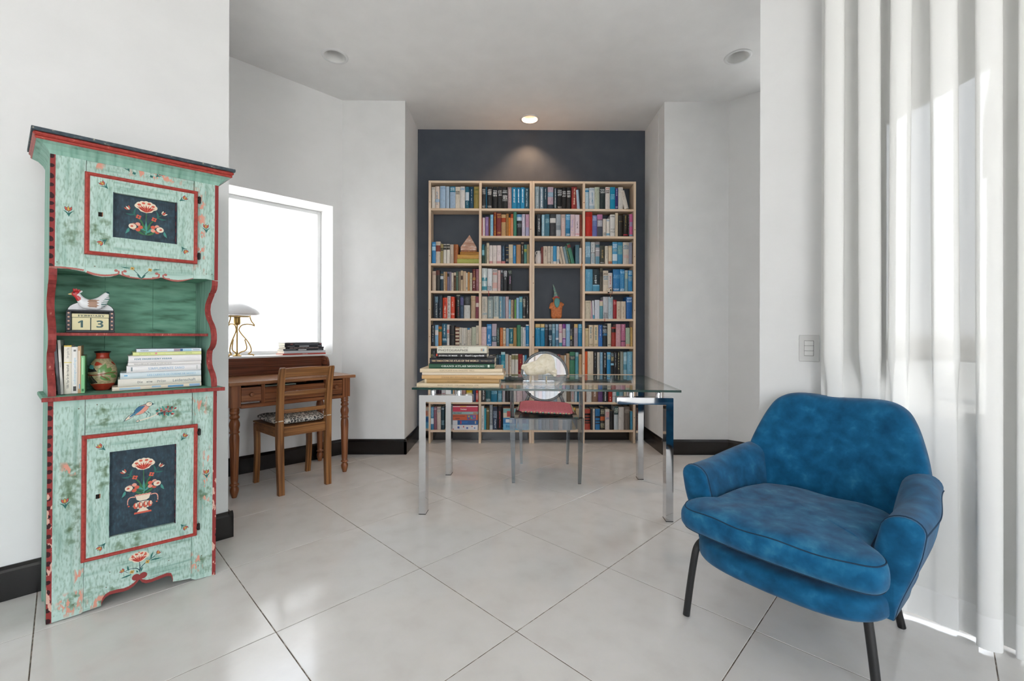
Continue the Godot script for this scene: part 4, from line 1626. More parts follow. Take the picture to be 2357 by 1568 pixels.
	# tulips in the corners and on the stiles
	for t in [[0.141, 1.617, 0.75], [0.386, 1.615, -0.85], [0.138, 1.398, 2.3], [0.391, 1.40, -2.5], [0.140, 0.619, 0.75], [0.394, 0.622, -0.6], [0.143, 0.239, 2.35], [0.397, 0.244, -2.45]]:
		tulip(p, Vector2(t[0], t[1]), t[2], 0.014, ["coral", "ochre"])
	for t in [[0.048, 1.502], [0.467, 1.508], [0.046, 0.428], [0.476, 0.45]]: tulip(p, Vector2(t[0], t[1]), 0.05, 0.016, ["coral", "ochre"])
	tulip(p, Vector2(0.208, 1.703), 0.6, 0.013, ["coral", "blush"])
	tulip(p, Vector2(0.309, 1.70), -0.7, 0.013, ["coral", "blush"])
	daisy(p, Vector2(0.231, 1.686), 0.006, "leaf")
	daisy(p, Vector2(0.284, 1.686), 0.006, "leaf")
	# scrolls under the upper door
	var sc := Color.html("b06860")
	p.curve(Vector2(0.0, 1.29), Vector2(0.05, 1.294), Vector2(0.09, 1.287), 0.006, 0.006, sc)
	p.curve(Vector2(0.098, 1.282), Vector2(0.14, 1.264), Vector2(0.186, 1.282), 0.008, 0.006, sc)
	p.curve(Vector2(0.19, 1.28), Vector2(0.255, 1.262), Vector2(0.318, 1.28), 0.005, 0.005, sc)
	p.curve(Vector2(0.322, 1.279), Vector2(0.37, 1.262), Vector2(0.424, 1.285), 0.008, 0.007, sc)
	for t in [[0.180, 1.291, 1.0], [0.206, 1.291, -1.0], [0.303, 1.291, 1.0], [0.331, 1.289, -1.0]]:
		p.curve(Vector2(t[0] - 0.014 * t[2], 1.277), Vector2(t[0] + 0.012 * t[2], 1.275), Vector2(t[0] + 0.007 * t[2], t[1] + 0.004), 0.006, 0.005, sc)
		p.ell(Vector2(t[0], t[1] + 0.004), 0.0055, 0.005, 0, sc)
	for s in [-1.0, 1.0]:
		p.curve(Vector2(0.255, 1.272), Vector2(0.255 + s * 0.01, 1.29), Vector2(0.255 + s * 0.026, 1.306), 0.002, 0.0015, ink("dark"))
		daisy(p, Vector2(0.255 + s * 0.027, 1.308), 0.007, "ochre")
		p.leaf(Vector2(0.255, 1.27), Vector2(0.255 + s * 0.014, 1.288), 0.003, 0, ink("leaf"))
		p.leaf(Vector2(0.255 + s * 0.034, 1.308), Vector2(0.255 + s * 0.062, 1.312), 0.002, 0.001, ink("leaf"))
	# bird and bush
	p.leaf(Vector2(0.206, 0.706), Vector2(0.262, 0.748), 0.0065, 0.002, ink("dark"))
	p.leaf(Vector2(0.209, 0.708), Vector2(0.262, 0.748), 0.0052, 0.002, ink("cream"))
	p.leaf(Vector2(0.235, 0.728), Vector2(0.29, 0.772), 0.0155, 0.0, ink("dark"))
	p.leaf(Vector2(0.237, 0.729), Vector2(0.289, 0.77), 0.0142, 0.0, ink("blush"))
	p.leaf(Vector2(0.238, 0.732), Vector2(0.272, 0.763), 0.008, 0.004, Color.html("3c6a8c"))
	p.leaf(Vector2(0.222, 0.719), Vector2(0.255, 0.742), 0.004, 0.002, Color.html("4c7f98"))
	p.ell(Vector2(0.283, 0.767), 0.011, 0.0095, 0, ink("dark"))
	p.ell(Vector2(0.283, 0.767), 0.0098, 0.0083, 0, ink("cream"))
	p.poly([Vector2(0.291, 0.77), Vector2(0.301, 0.7665), Vector2(0.291, 0.763)], ink("dark"))
	p.ell(Vector2(0.286, 0.769), 0.0015, 0.0015, 0, ink("dark"))
	p.curve(Vector2(0.248, 0.703), Vector2(0.29, 0.712), Vector2(0.312, 0.726), 0.004, 0.003, ink("cream"))
	p.ell(Vector2(0.248, 0.703), 0.006, 0.0045, 0.3, ink("dark"))
	p.ell(Vector2(0.248, 0.703), 0.0045, 0.0033, 0.3, ink("cream"))
	for s in [0.268, 0.278]: p.stroke([Vector2(s, 0.738), Vector2(s + 0.01, 0.727), Vector2(s + 0.006, 0.714)], 0.0016, 0.0012, ink("dark"))
	for k in 60:
		var a := rnd.randf() * TAU
		var r := sqrt(rnd.randf())
		var cc := Vector2(0.338 + cos(a) * r * 0.033, 0.733 + sin(a) * r * 0.019)
		p.ell(cc, 0.0045, 0.0028, a, [ink("teal"), ink("leaf"), ink("pink"), ink("red"), ink("teal")][k % 5])
	for k in 4: p.curve(Vector2(0.312, 0.726), Vector2(0.325, 0.728), Vector2(0.345 + 0.005 * k, 0.718 + 0.01 * k), 0.0018, 0.001, ink("dark"))
	# apron flowers and its red edge
	p.curve(Vector2(0.258, 0.1), Vector2(0.26, 0.125), Vector2(0.257, 0.145), 0.0025, 0.0018, ink("dark"))
	p.curve(Vector2(0.258, 0.105), Vector2(0.262, 0.13), Vector2(0.306, 0.148), 0.0028, 0.0018, ink("dark"))
	p.curve(Vector2(0.258, 0.105), Vector2(0.25, 0.128), Vector2(0.216, 0.118), 0.0028, 0.0018, ink("dark"))
	peony(p, Vector2(0.256, 0.158), 0.03)
	for k in 5: p.ell(Vector2(0.236 + 0.01 * k, 0.171 + 0.004 * (2 - absf(k - 2.0))), 0.003, 0.002, 0, ink("coral"))
	tulip(p, Vector2(0.21, 0.119), 0.9, 0.012, ["coral", "ochre"], false)
	tulip(p, Vector2(0.312, 0.157), -0.9, 0.012, ["coral", "ochre"], false)
	for t in [[0.225, 0.116, 0.222, 0.138], [0.235, 0.1, 0.2, 0.094], [0.292, 0.142, 0.3, 0.168], [0.29, 0.136, 0.33, 0.134], [0.262, 0.1, 0.268, 0.118], [0.254, 0.1, 0.248, 0.11]]:
		p.leaf(Vector2(t[0], t[1]), Vector2(t[2], t[3]), 0.0028, 0.001, ink("leaf"))
	daisy(p, Vector2(0.235, 0.108), 0.0075, "ochre")
	daisy(p, Vector2(0.282, 0.133), 0.0075, "ochre")
	var edge := []
	for q in APRON: edge.append(q)
	var redge := []
	for k in range(1, edge.size() - 2): redge.append(edge[k])
	var lift := []
	for k in range(redge.size() - 1, -1, -1): lift.append(redge[k] + Vector2(0, 0.014))
	p.poly(redge + lift, Color.html("93403e"))
	for s in [-1.0, 1.0]: p.ell(Vector2(0.258 + s * 0.011, 0.083), 0.0125, 0.0125, 0, Color.html("93403e"))
	# nail heads and worm holes
	for t in [[0.02, 1.31], [0.35, 0.05], [0.07, 0.045], [0.45, 0.06], [0.46, 0.1], [0.16, 0.075], [0.17, 0.13], [0.35, 0.115], [0.12, 1.305], [0.08, 0.77], [0.13, 0.78], [0.49, 1.31], [0.47, 1.31]]:
		p.ell(Vector2(t[0], t[1]), 0.0016, 0.0018, 0, Color.html("5a4028"))
	return p

const APRON := [Vector2(0.097, 0.006), Vector2(0.146, 0.008), Vector2(0.15, 0.024), Vector2(0.158, 0.036), Vector2(0.17, 0.042), Vector2(0.19, 0.042), Vector2(0.21, 0.039), Vector2(0.225, 0.041), Vector2(0.24, 0.049), Vector2(0.251, 0.06), Vector2(0.258, 0.069), Vector2(0.266, 0.055), Vector2(0.278, 0.047), Vector2(0.295, 0.045), Vector2(0.32, 0.049), Vector2(0.345, 0.052), Vector2(0.358, 0.047), Vector2(0.362, 0.034), Vector2(0.364, 0.022), Vector2(0.38, 0.019), Vector2(0.425, 0.014)]
const VALANCE := [Vector2(0.094, 1.281), Vector2(0.104, 1.276), Vector2(0.12, 1.27), Vector2(0.142, 1.267), Vector2(0.165, 1.27), Vector2(0.182, 1.277), Vector2(0.19, 1.283), Vector2(0.198, 1.278), Vector2(0.22, 1.271), Vector2(0.255, 1.268), Vector2(0.29, 1.271), Vector2(0.311, 1.277), Vector2(0.319, 1.282), Vector2(0.328, 1.277), Vector2(0.35, 1.27), Vector2(0.371, 1.268), Vector2(0.39, 1.272), Vector2(0.41, 1.28), Vector2(0.425, 1.286)]
const SCROLL := [Vector2(0, 0.82), Vector2(-0.002, 0.839), Vector2(-0.008, 0.858), Vector2(-0.024, 0.878), Vector2(-0.048, 0.896), Vector2(-0.066, 0.914), Vector2(-0.072, 0.935), Vector2(-0.070, 0.962), Vector2(-0.062, 0.978), Vector2(-0.048, 0.984), Vector2(-0.03, 0.993), Vector2(-0.014, 1.008), Vector2(-0.007, 1.026), Vector2(-0.008, 1.048), Vector2(-0.02, 1.073), Vector2(-0.042, 1.095), Vector2(-0.072, 1.115), Vector2(-0.094, 1.14), Vector2(-0.1, 1.162), Vector2(-0.092, 1.185), Vector2(-0.07, 1.204), Vector2(-0.048, 1.22), Vector2(-0.04, 1.231), Vector2(-0.03, 1.232), Vector2(-0.012, 1.245), Vector2(-0.003, 1.262), Vector2(0, 1.286)]
const CUP_TURN := 0.7156
const CUP_AT := Vector3(-1.6625, 0.003, -1.6025)

func skewed() -> MB:
	var b := MB.new()
	b.T = Transform3D(Basis(Vector3.RIGHT, Vector3.UP, Vector3(0.14, 0, 1)), Vector3.ZERO)
	return b

func cupboard() -> void:
	var o := thing("painted_cupboard", "tall mint green folk-painted cupboard with red mouldings, dark flower panels and open shelves", "cupboard", CUP_AT, CUP_TURN)
	o.rotation.z = -0.005
	var fp := front_paint()
	fp.im.convert(Image.FORMAT_RGB8)
	var front := mat("ffffff", 0.55, 0.0, 0.35)
	front.albedo_texture = tex(fp.im)
	front.uv1_scale = Vector3(1 / 0.555, 1 / 1.78, 1)
	front.uv1_offset = Vector3(0.02 / 0.555, 1, 0)
	front.heightmap_enabled = true
	front.heightmap_texture = tex(grey_noise(512, 512, 0.05, 231, 5, Vector2(1, 10)))
	front.heightmap_scale = 0.08
	var mint := tri_mat(noise_im(256, 512, 0.03, 241, [[0.0, "5f8472"], [0.35, "86b09f"], [0.7, "98c0b0"], [1.0, "a4cabb"]], 5, Vector2(1, 6)), Vector3(4, 1.2, 4), 0.6, 0.3)
	var inner := tri_mat(noise_im(512, 256, 0.03, 242, [[0.0, "41604c"], [0.3, "62907b"], [0.6, "77a790"], [1.0, "86b49e"]], 6, Vector2(5, 1)), Vector3(1.6, 3, 3), 0.6, 0.3)
	var red := tri_mat(noise_im(256, 256, 0.05, 243, [[0.0, "6f2a2a"], [0.4, "8f3b38"], [0.75, "9c4440"], [0.86, "a5544c"], [0.92, "cfa08e"], [1.0, "e0cdb8"]], 6, Vector2(1, 3)), Vector3(5, 5, 5), 0.5, 0.35)
	var moulding := tri_mat(noise_im(256, 256, 0.05, 244, [[0.0, "8a2f2a"], [0.5, "a83e36"], [0.82, "b2483e"], [0.9, "c87868"], [1.0, "e0c0a8"]], 6), Vector3(4, 4, 4), 0.42, 0.4)
	var slate := tri_mat(noise_im(256, 256, 0.05, 245, [[0.0, "333c44"], [0.6, "46525a"], [0.8, "586468"], [0.88, "b8a890"], [1.0, "e0d4c4"]], 6), Vector3(3, 5, 5), 0.55, 0.3)
	var iron := mat("2c2a2a", 0.5, 0.6)
	# sides with their scrolled front
	for x in [0.0, 0.4915]:
		var b := skewed()
		var poly := PackedVector2Array([Vector2(-0.25, 0.0), Vector2(-0.21, 0.0), Vector2(-0.2, 0.05), Vector2(-0.06, 0.05), Vector2(-0.05, 0.0), Vector2(-0.001, 0.0), Vector2(-0.001, 0.81)])
		for q in SCROLL: poly.append(q - Vector2(0.001, 0))
		poly.append(Vector2(-0.001, 1.735))
		poly.append(Vector2(-0.25, 1.735))
		b.T = b.T * Transform3D(Basis(Vector3(0, 0, 1), Vector3.UP, Vector3(1, 0, 0)), Vector3(x, 0, 0))
		b.slab(poly, 0.0, 0.02)
		part("side_panel", b, mint, o)
		# red painted front edge of the scroll
		var e := skewed()
		for k in SCROLL.size() - 1:
			var p0: Vector2 = SCROLL[k]
			var p1: Vector2 = SCROLL[k + 1]
			var nn := Vector3(0, -(p1.x - p0.x), p1.y - p0.y).normalized()
			e.quad(Vector3(x - 0.0006, p0.y, p0.x), Vector3(x + 0.0206, p0.y, p0.x), Vector3(x + 0.0206, p1.y, p1.x), Vector3(x - 0.0006, p1.y, p1.x), nn)
			e.quad(Vector3(x - 0.0006, p0.y, p0.x), Vector3(x - 0.0006, p1.y, p1.x), Vector3(x - 0.0006, p1.y, p1.x - 0.002), Vector3(x - 0.0006, p0.y, p0.x - 0.002), Vector3(-1, 0, 0))
			e.quad(Vector3(x + 0.0206, p0.y, p0.x), Vector3(x + 0.0206, p1.y, p1.x), Vector3(x + 0.0206, p1.y, p1.x - 0.002), Vector3(x + 0.0206, p0.y, p0.x - 0.002), Vector3(1, 0, 0))
		part("scroll_edge", e, red, o, "worn red scrolled edge")
	for k in 3:
		var b := skewed()
		b.box(Vector3(0.0205 + 0.157 * (k + 0.5), 0.90, -0.243), Vector3(0.1565, 1.66, 0.012), 0.001)
		part("back_board", b, inner, o)
	# face frame of the lower case
	var st := skewed()
	st.slab(PackedVector2Array([Vector2(0.0, 0.0), Vector2(0.09, 0.003), Vector2(0.0965, 0.008), Vector2(0.0965, 0.805), Vector2(0.0, 0.805)]), -0.018, 0.0)
	part("stile", st, front, o)
	st = skewed()
	st.slab(PackedVector2Array([Vector2(0.4255, 0.012), Vector2(0.44, 0.004), Vector2(0.5115, 0.0), Vector2(0.5115, 0.805), Vector2(0.4255, 0.805)]), -0.018, 0.0)
	part("stile", st, front, o)
	st = skewed()
	st.box(Vector3(0.261, 0.732, -0.0105), Vector3(0.3265, 0.146, 0.017), 0.0012)
	part("rail", st, front, o)
	st = skewed()
	var ap := PackedVector2Array(APRON)
	ap.append(Vector2(0.4245, 0.206))
	ap.append(Vector2(0.0978, 0.206))
	st.slab(ap, -0.018, -0.002)
	part("apron", st, front, o, "scalloped apron with red edge and painted flowers")
	# face frame of the upper case
	for x in [[0.0, 0.0935], [0.4255, 0.5115]]:
		st = skewed()
		st.slab(PackedVector2Array([Vector2(x[0], 1.286), Vector2((x[0] + x[1]) / 2, 1.289), Vector2(x[1], 1.282), Vector2(x[1], 1.735), Vector2(x[0], 1.735)]), -0.018, 0.0)
		part("stile", st, front, o)
	st = skewed()
	st.box(Vector3(0.2595, 1.692, -0.0105), Vector3(0.3295, 0.086, 0.017), 0.0012)
	part("rail", st, front, o)
	st = skewed()
	var va := PackedVector2Array(VALANCE)
	va.append(Vector2(0.425, 1.353))
	va.append(Vector2(0.094, 1.353))
	st.slab(va, -0.018, -0.001)
	part("valance", st, front, o, "scalloped valance with pink scrolls")
	# doors
	for d in [[Rect2(0.088, 0.195, 0.353, 0.473), Rect2(0.167, 0.271, 0.2, 0.321), 0.433], [Rect2(0.09, 1.347, 0.345, 0.309), Rect2(0.171, 1.425, 0.191, 0.166), 1.502]]:
		var R: Rect2 = d[0]
		var Q: Rect2 = d[1]
		var door := Node3D.new()
		door.name = "door"
		o.add_child(door, true)
		var bd := skewed()
		bd.box(Vector3((R.position.x + Q.position.x) / 2 + 0.004, R.get_center().y, 0.003), Vector3(Q.position.x - R.position.x - 0.008, R.size.y - 0.012, 0.018), 0.0008)
		part("door_stile", bd, front, door)
		bd = skewed()
		bd.box(Vector3((R.end.x + Q.end.x) / 2 - 0.004, R.get_center().y, 0.003), Vector3(R.end.x - Q.end.x - 0.008, R.size.y - 0.012, 0.018), 0.0008)
		part("door_stile", bd, front, door)
		bd = skewed()
		bd.box(Vector3(Q.get_center().x, (R.end.y + Q.end.y) / 2, 0.0026), Vector3(Q.size.x + 0.0004, R.end.y - Q.end.y - 0.006, 0.018), 0.0008)
		part("door_rail", bd, front, door)
		bd = skewed()
		bd.box(Vector3(Q.get_center().x, (R.position.y + Q.position.y) / 2, 0.0026), Vector3(Q.size.x + 0.0004, Q.position.y - R.position.y - 0.006, 0.018), 0.0008)
		part("door_rail", bd, front, door)
		bd = skewed()
		bd.box(Vector3(Q.get_center().x, Q.get_center().y, -0.004), Vector3(Q.size.x + 0.002, Q.size.y + 0.002, 0.008))
		part("flower_panel", bd, front, door, "dark recessed panel painted with a bouquet")
		var mo := skewed()
		var w := 0.0135
		var rows := []
		# rounded red moulding, mitred at the corners
		var prof := [Vector2(0.0, -0.0), Vector2(0.0, 0.012), Vector2(0.002, 0.0165), Vector2(0.006, 0.0185), Vector2(0.0095, 0.0175), Vector2(0.0115, 0.014), Vector2(0.0135, 0.0125), Vector2(0.0135, 0.0)]
		for q in prof:
			var row := PackedVector3Array()
			row.append(Vector3(R.position.x + q.x, R.position.y + q.x, q.y))
			row.append(Vector3(R.end.x - q.x, R.position.y + q.x, q.y))
			row.append(Vector3(R.end.x - q.x, R.end.y - q.x, q.y))
			row.append(Vector3(R.position.x + q.x, R.end.y - q.x, q.y))
			rows.append(row)
		for r in prof.size() - 1:
			for k in 4:
				var k2 := (k + 1) % 4
				var dir: Vector3 = [Vector3(0, 1, 0), Vector3(-1, 0, 0), Vector3(0, -1, 0), Vector3(1, 0, 0)][k]
				var dq: Vector2 = prof[r + 1] - prof[r]
				var nn := (Vector3(0, 0, 1) * dq.x - dir * dq.y).normalized()
				mo.quad(rows[r][k], rows[r][k2], rows[r + 1][k2], rows[r + 1][k], nn)
		part("door_moulding", mo, moulding, door, "worn red moulding")
		for hy in [R.position.y + 0.035, R.end.y - 0.035]:
			var hb := skewed()
			hb.box(Vector3(R.end.x + 0.006, hy, 0.008), Vector3(0.01, 0.03, 0.012), 0.003)
			hb.box(Vector3(R.end.x - 0.001, hy, 0.014), Vector3(0.008, 0.012, 0.006), 0.002)
			part("hinge", hb, iron, door)
		var kh := skewed()
		kh.box(Vector3(0.132, d[2], 0.0115), Vector3(0.011, 0.017, 0.0016), 0.0005)
		part("keyhole", kh, mat("120c08", 0.9), door)
		var kp := skewed()
		kp.box(Vector3(0.1385, d[2] + 0.001, 0.0122), Vector3(0.003, 0.016, 0.0014), 0.0005)
		part("keyhole_lining", kp, mat("8a5a38", 0.6), door)
	# shelves
	var lg := skewed()
	lg.box(Vector3(0.2585, 0.8125, -0.113), Vector3(0.549, 0.015, 0.274), 0.003)
	part("waist_shelf", lg, inner, o)
	var le := skewed()
	le.box(Vector3(0.2585, 0.8122, 0.025), Vector3(0.551, 0.0155, 0.003), 0.001)
	part("waist_edge", le, red, o, "worn red edge of the waist shelf")
	var sh := skewed()
	sh.box(Vector3(0.2558, 1.0465, -0.145), Vector3(0.4705, 0.011, 0.184), 0.002)
	part("inner_shelf", sh, inner, o)
	var se := skewed()
	se.box(Vector3(0.2558, 1.0466, -0.0515), Vector3(0.4705, 0.0115, 0.003), 0.001)
	part("inner_shelf_edge", se, red, o)
	var ub := skewed()
	ub.box(Vector3(0.2558, 1.295, -0.13), Vector3(0.4705, 0.014, 0.22))
	part("case_bottom", ub, inner, o)
	var lb := skewed()
	lb.box(Vector3(0.2558, 0.085, -0.13), Vector3(0.4705, 0.016, 0.22))
	part("case_floor", lb, inner, o)
	# cornice: cove, red bead, slate top board
	var cv := skewed()
	var ring := func(e: float, y: float) -> Array: return [Vector3(-e, y, -0.25), Vector3(-e, y, e), Vector3(0.5115 + e, y, e), Vector3(0.5115 + e, y, -0.25)]
	var steps := [[0.0, 1.700], [0.006, 1.713], [0.02, 1.728], [0.036, 1.735]]
	for k in 3:
		var ra: Array = ring.call(steps[k][0], steps[k][1])
		var rb: Array = ring.call(steps[k + 1][0], steps[k + 1][1])
		for s in 3:
			var nn: Vector3 = (ra[s + 1] - ra[s]).cross(rb[s] - ra[s]).normalized()
			if nn.y > 0: nn = -nn
			cv.quad(ra[s], ra[s + 1], rb[s + 1], rb[s], nn)
	part("cornice_cove", cv, mint, o)
	var rbd := skewed()
	rbd.box(Vector3(0.25575, 1.7405, -0.1065), Vector3(0.5915, 0.011, 0.293), 0.003)
	rbd.box(Vector3(0.25575, 1.7525, -0.104), Vector3(0.6015, 0.014, 0.298), 0.005)
	part("cornice_bead", rbd, moulding, o, "worn red cornice moulding")
	var tb := skewed()
	tb.box(Vector3(0.25575, 1.766, -0.102), Vector3(0.6095, 0.013, 0.302), 0.0015)
	part("cornice_top", tb, slate, o, "slate painted top board")

# ---------------------------------------------------------------- books with titles, for stacks and shelves
# the spine is painted lying down (length x thickness); items: [text, centre 0..1, height 0..1, hex, font, upside] or ["#", x0, x1, hex, y0, y1]
func title_mat(base: String, length: float, thick: float, items: Array, rough := 0.4) -> StandardMaterial3D:
	var L := 512
	var W := maxi(24, int(512.0 * thick / length * 1.5))
	var im := Image.create(L, W, false, Image.FORMAT_RGBA8)
	im.fill(Color.html(base))
	for k in 50:
		im.fill_rect(Rect2i(rnd.randi() % L, rnd.randi() % W, 2 + rnd.randi() % 30, 1), Color.html(base).lerp(Color.html("504438") if rnd.randf() < 0.5 else Color.WHITE, rnd.randf() * 0.12))
	for t in items:
		if t[0] == "#":
			im.fill_rect(Rect2i(int(t[1] * L), int(t[4] * W), maxi(1, int((t[2] - t[1]) * L)), maxi(1, int((t[5] - t[4]) * W))), Color.html(t[3]))
			continue
		var ti := text_im(t[0], 40, Color.html(t[3]), t[4])
		var hh := int(W * t[2] * 1.3)
		# lettering keeps its shape on the spine: 1.5 pixels of thickness to one of length
		var ww := int(hh / 1.5 * ti.get_width() / ti.get_height())
		if t.size() > 6: ww = int(t[6] * L)
		ti.resize(maxi(2, ww), maxi(2, hh), Image.INTERPOLATE_BILINEAR)
		if t.size() > 5 and t[5]: ti.rotate_180()
		im.blend_rect(ti, Rect2i(Vector2i.ZERO, ti.get_size()), Vector2i(int(t[1] * L), W / 2 + (int(t[7] * W) if t.size() > 7 else 0)) - ti.get_size() / 2)
	im.rotate_90(COUNTERCLOCKWISE)
	var m := int(W * 4.5 / 31.0)
	var full := Image.create(W + m, L, false, Image.FORMAT_RGBA8)
	full.fill(Color.html(base))
	full.blit_rect(im, Rect2i(0, 0, W, L), Vector2i(m, 0))
	full.convert(Image.FORMAT_RGB8)
	var mt := mat("ffffff", rough, 0.0, 0.45)
	mt.albedo_texture = tex(full)
	return mt

# a book lying on its side: at = middle of its underside, spine towards local +z
func flat_book(called: String, label: String, group: String, T: Transform3D, length: float, thick: float, depth: float, cover: StandardMaterial3D, slot := Rect2(0, 0, 1, 1), hard := true) -> Node3D:
	var o := thing(called, label, "book", Vector3.ZERO, 0.0, group)
	o.transform = T * Transform3D(Basis(Vector3(0, 0, 1), -PI / 2), Vector3(-length / 2, thick / 2, 0))
	book_parts(o, thick - 0.0004, length, depth, slot, cover, hard)
	return o

func cup(x: float, y: float, z: float, turn := 0.0) -> Transform3D:
	return Transform3D(Basis(Vector3.UP, CUP_TURN), CUP_AT) * Transform3D(Basis(Vector3.UP, turn), Vector3(x, y, z))

func cupboard_things() -> void:
	var y0 := 0.8208
	# cookery books lying in a stack, from the bottom up
	var pile := [
		["bottom book of the cookery stack, cream with blue marbled spine", "ddd2c0", 0.186, 0.0155, [["#", 0.08, 0.3, "a9c4d8", 0.3, 0.75], ["#", 0.42, 0.52, "8fb4d0", 0.2, 0.6], ["#", 0.6, 0.78, "5a94c0", 0.3, 0.8], ["#", 0.85, 0.98, "8fb0d0", 0.2, 0.9]]],
		["worn thick white cookery book with handwritten title, second from bottom of stack", "e2ddd2", 0.204, 0.0295, [["Die", 0.25, 0.4, "6a6a68", "serif"], ["eine", 0.36, 0.36, "4a4a48", "sans"], ["Prise", 0.5, 0.45, "8a8a86", "serif"], ["Leidenschaft", 0.78, 0.5, "6a7478", "sans"]]],
		["pale blue grey cookery book with blue italic title, third from bottom of stack", "cfdbe0", 0.211, 0.0245, [["LES CARNETS DE CUISINE DE MONET", 0.62, 0.42, "6fa4c4", "serif", false, 0.62], ["#", 0.05, 0.09, "5aa0cc", 0.35, 0.55]]],
		["thick white cookery book titled Simplemente Sano in the stack", "e6e4e4", 0.231, 0.027, [["SIMPLEMENTE SANO", 0.52, 0.5, "8aa8c4", "sans"], ["#", 0.06, 0.08, "7a8a90", 0.2, 0.8], ["#", 0.93, 0.95, "c4c4c4", 0.2, 0.8]]],
		["thin white cookery book about Mallorca in the stack", "e4e1de", 0.234, 0.0125, [["MALLORCA IN UNSER ALLER MUNDE", 0.33, 0.62, "8a8884", "serif", false, 0.5]]],
		["white cookery book titled Five Ingredient Vegan in the stack", "e8e6e6", 0.2345, 0.0275, [["FIVE INGREDIENT VEGAN", 0.33, 0.34, "5a8294", "sans_bold", false, 0.5]]],
		["thin yellow green cookery book, second from top of the stack", "d8de98", 0.248, 0.014, [["SUPERFÁCIL", 0.17, 0.5, "a8bc6a", "sans_bold"], ["TRANSPARENTS", 0.55, 0.45, "e8ecc4", "sans"], ["#", 0.31, 0.34, "d8808a", 0.2, 0.7], ["#", 0.75, 0.85, "b4c480", 0.3, 0.6]]],
		["thin pale blue cookery book on top of the stack", "d8e2ea", 0.26, 0.013, [["THOMPSON", 0.12, 0.4, "4a5a68", "sans_bold"], ["lemonade", 0.38, 0.6, "d8b4b0", "sans"], ["#", 0.56, 0.66, "9a8a98", 0.1, 0.9], ["#", 0.66, 0.7, "2f5f90", 0.1, 0.9], ["#", 0.7, 0.84, "a9cfe0", 0.1, 0.9], ["#", 0.86, 0.97, "7a94a4", 0.4, 0.6]]]]
	var y := y0
	for b in pile:
		var len: float = 0.4765 - b[2]
		flat_book("cookery_book", b[0], "cookery books stacked in the cupboard", cup((b[2] + 0.4765) / 2 - 0.012, y, -0.135, rnd.randf() * 0.03 - 0.015), len, b[3], 0.165, title_mat(b[1], len, b[3], b[4]))
		y += b[3] + 0.0003
	# books standing at the left
	var row := [
		["slim dark grey book leaning at the left end of the cupboard row", "4a4a50", 0.0215, 0.0075, 0.188, 0.055, []],
		["tall slim grey white book leaning, second in the cupboard row", "cfccc6", 0.0300, 0.0072, 0.203, 0.045, [["#", 0.5, 0.6, "8a8a88", 0.35, 0.6]]],
		["cream household tips book with a yellow band in the cupboard row", "e6e0d2", 0.0378, 0.0205, 0.183, 0.0, [["1000 Tips für den Haushalt", 0.36, 0.42, "4a4844", "sans", false, 0.5], ["#", 0.64, 0.655, "d8c860", 0.0, 1.0], ["Der gute Tip", 0.84, 0.36, "8a8680", "sans"], ["#", 0.97, 1.0, "d8b84a", 0.0, 1.0]]],
		["white book with pale blue title in the cupboard row", "e4e2dc", 0.0586, 0.0165, 0.177, 0.0, [["Großvateragen Landfragen", 0.48, 0.5, "a8c4d4", "serif_bold", false, 0.58], ["#", 0.06, 0.16, "3a3a3a", 0.25, 0.75], ["#", 0.9, 0.94, "6a6a68", 0.3, 0.7]]],
		["worn brown book with frayed spine in the cupboard row", "b8946c", 0.0754, 0.0085, 0.18, 0.0, [["#", 0.1, 0.9, "e0d4c4", 0.2, 0.6], ["#", 0.1, 0.2, "6aa0c4", 0.4, 0.7]]],
		["short thin bright green book at right end of the cupboard row", "7fc088", 0.0842, 0.0098, 0.142, 0.0, [["#", 0.5, 0.95, "b8dcb4", 0.3, 0.6], ["#", 0.05, 0.12, "2f7a4a", 0.2, 0.8]]]]
	for b in row:
		var o := thing("recipe_book", b[0], "book", Vector3.ZERO, 0.0, "books standing in the cupboard")
		o.transform = cup(b[2] + 0.003, y0 + 0.0006, -0.13) * Transform3D(Basis(Vector3(0, 0, 1), b[5]), Vector3(b[3] / 2, 0, 0))
		book_parts(o, b[3], b[4], 0.155, Rect2(0, 0, 1, 1), title_mat(b[1], b[4], b[3], b[6]), b[3] > 0.012)
	# painted pot
	var vase := thing("painted_pot", "round painted pot with black bird and green leaves on the cupboard shelf", "vase")
	vase.transform = cup(0.1455, y0, -0.15)
	var key := [[0.0, 0.027], [0.06, 0.033], [0.16, 0.044], [0.3, 0.0505], [0.42, 0.0525], [0.55, 0.051], [0.67, 0.0455], [0.76, 0.037], [0.82, 0.0285], [0.86, 0.024], [0.91, 0.0228], [0.95, 0.0238], [1.0, 0.026]]
	var prof := [Vector2(0.0, 0.0)]
	for i in 41:
		var t := i / 40.0
		var r := 0.0
		for k in key.size() - 1:
			if t >= key[k][0]: r = lerpf(key[k][1], key[k + 1][1], smoothstep(0, 1, (t - key[k][0]) / (key[k + 1][0] - key[k][0])) * 0.4 + 0.6 * (t - key[k][0]) / (key[k + 1][0] - key[k][0]))
		prof.append(Vector2(r * 0.86, t * 0.152))
	var vb := MB.new()
	vb.lathe(prof, 40, 0.2)
	var vp := paint(1.0, 1.0, 512.0, Color.html("a89c7a"))
	var grain := noise_im(512, 512, 0.03, 301, [[0.0, "85805f"], [0.5, "a89c7a"], [1.0, "c0b48e"]], 4)
	grain.convert(Image.FORMAT_RGBA8)
	vp.im = grain
	var pr := func(u: float, h: float) -> Vector2: return Vector2(u, h)
	vp.poly([Vector2(0, 0), Vector2(1, 0), Vector2(1, 0.2), Vector2(0, 0.2)], Color.html("9c3422"))
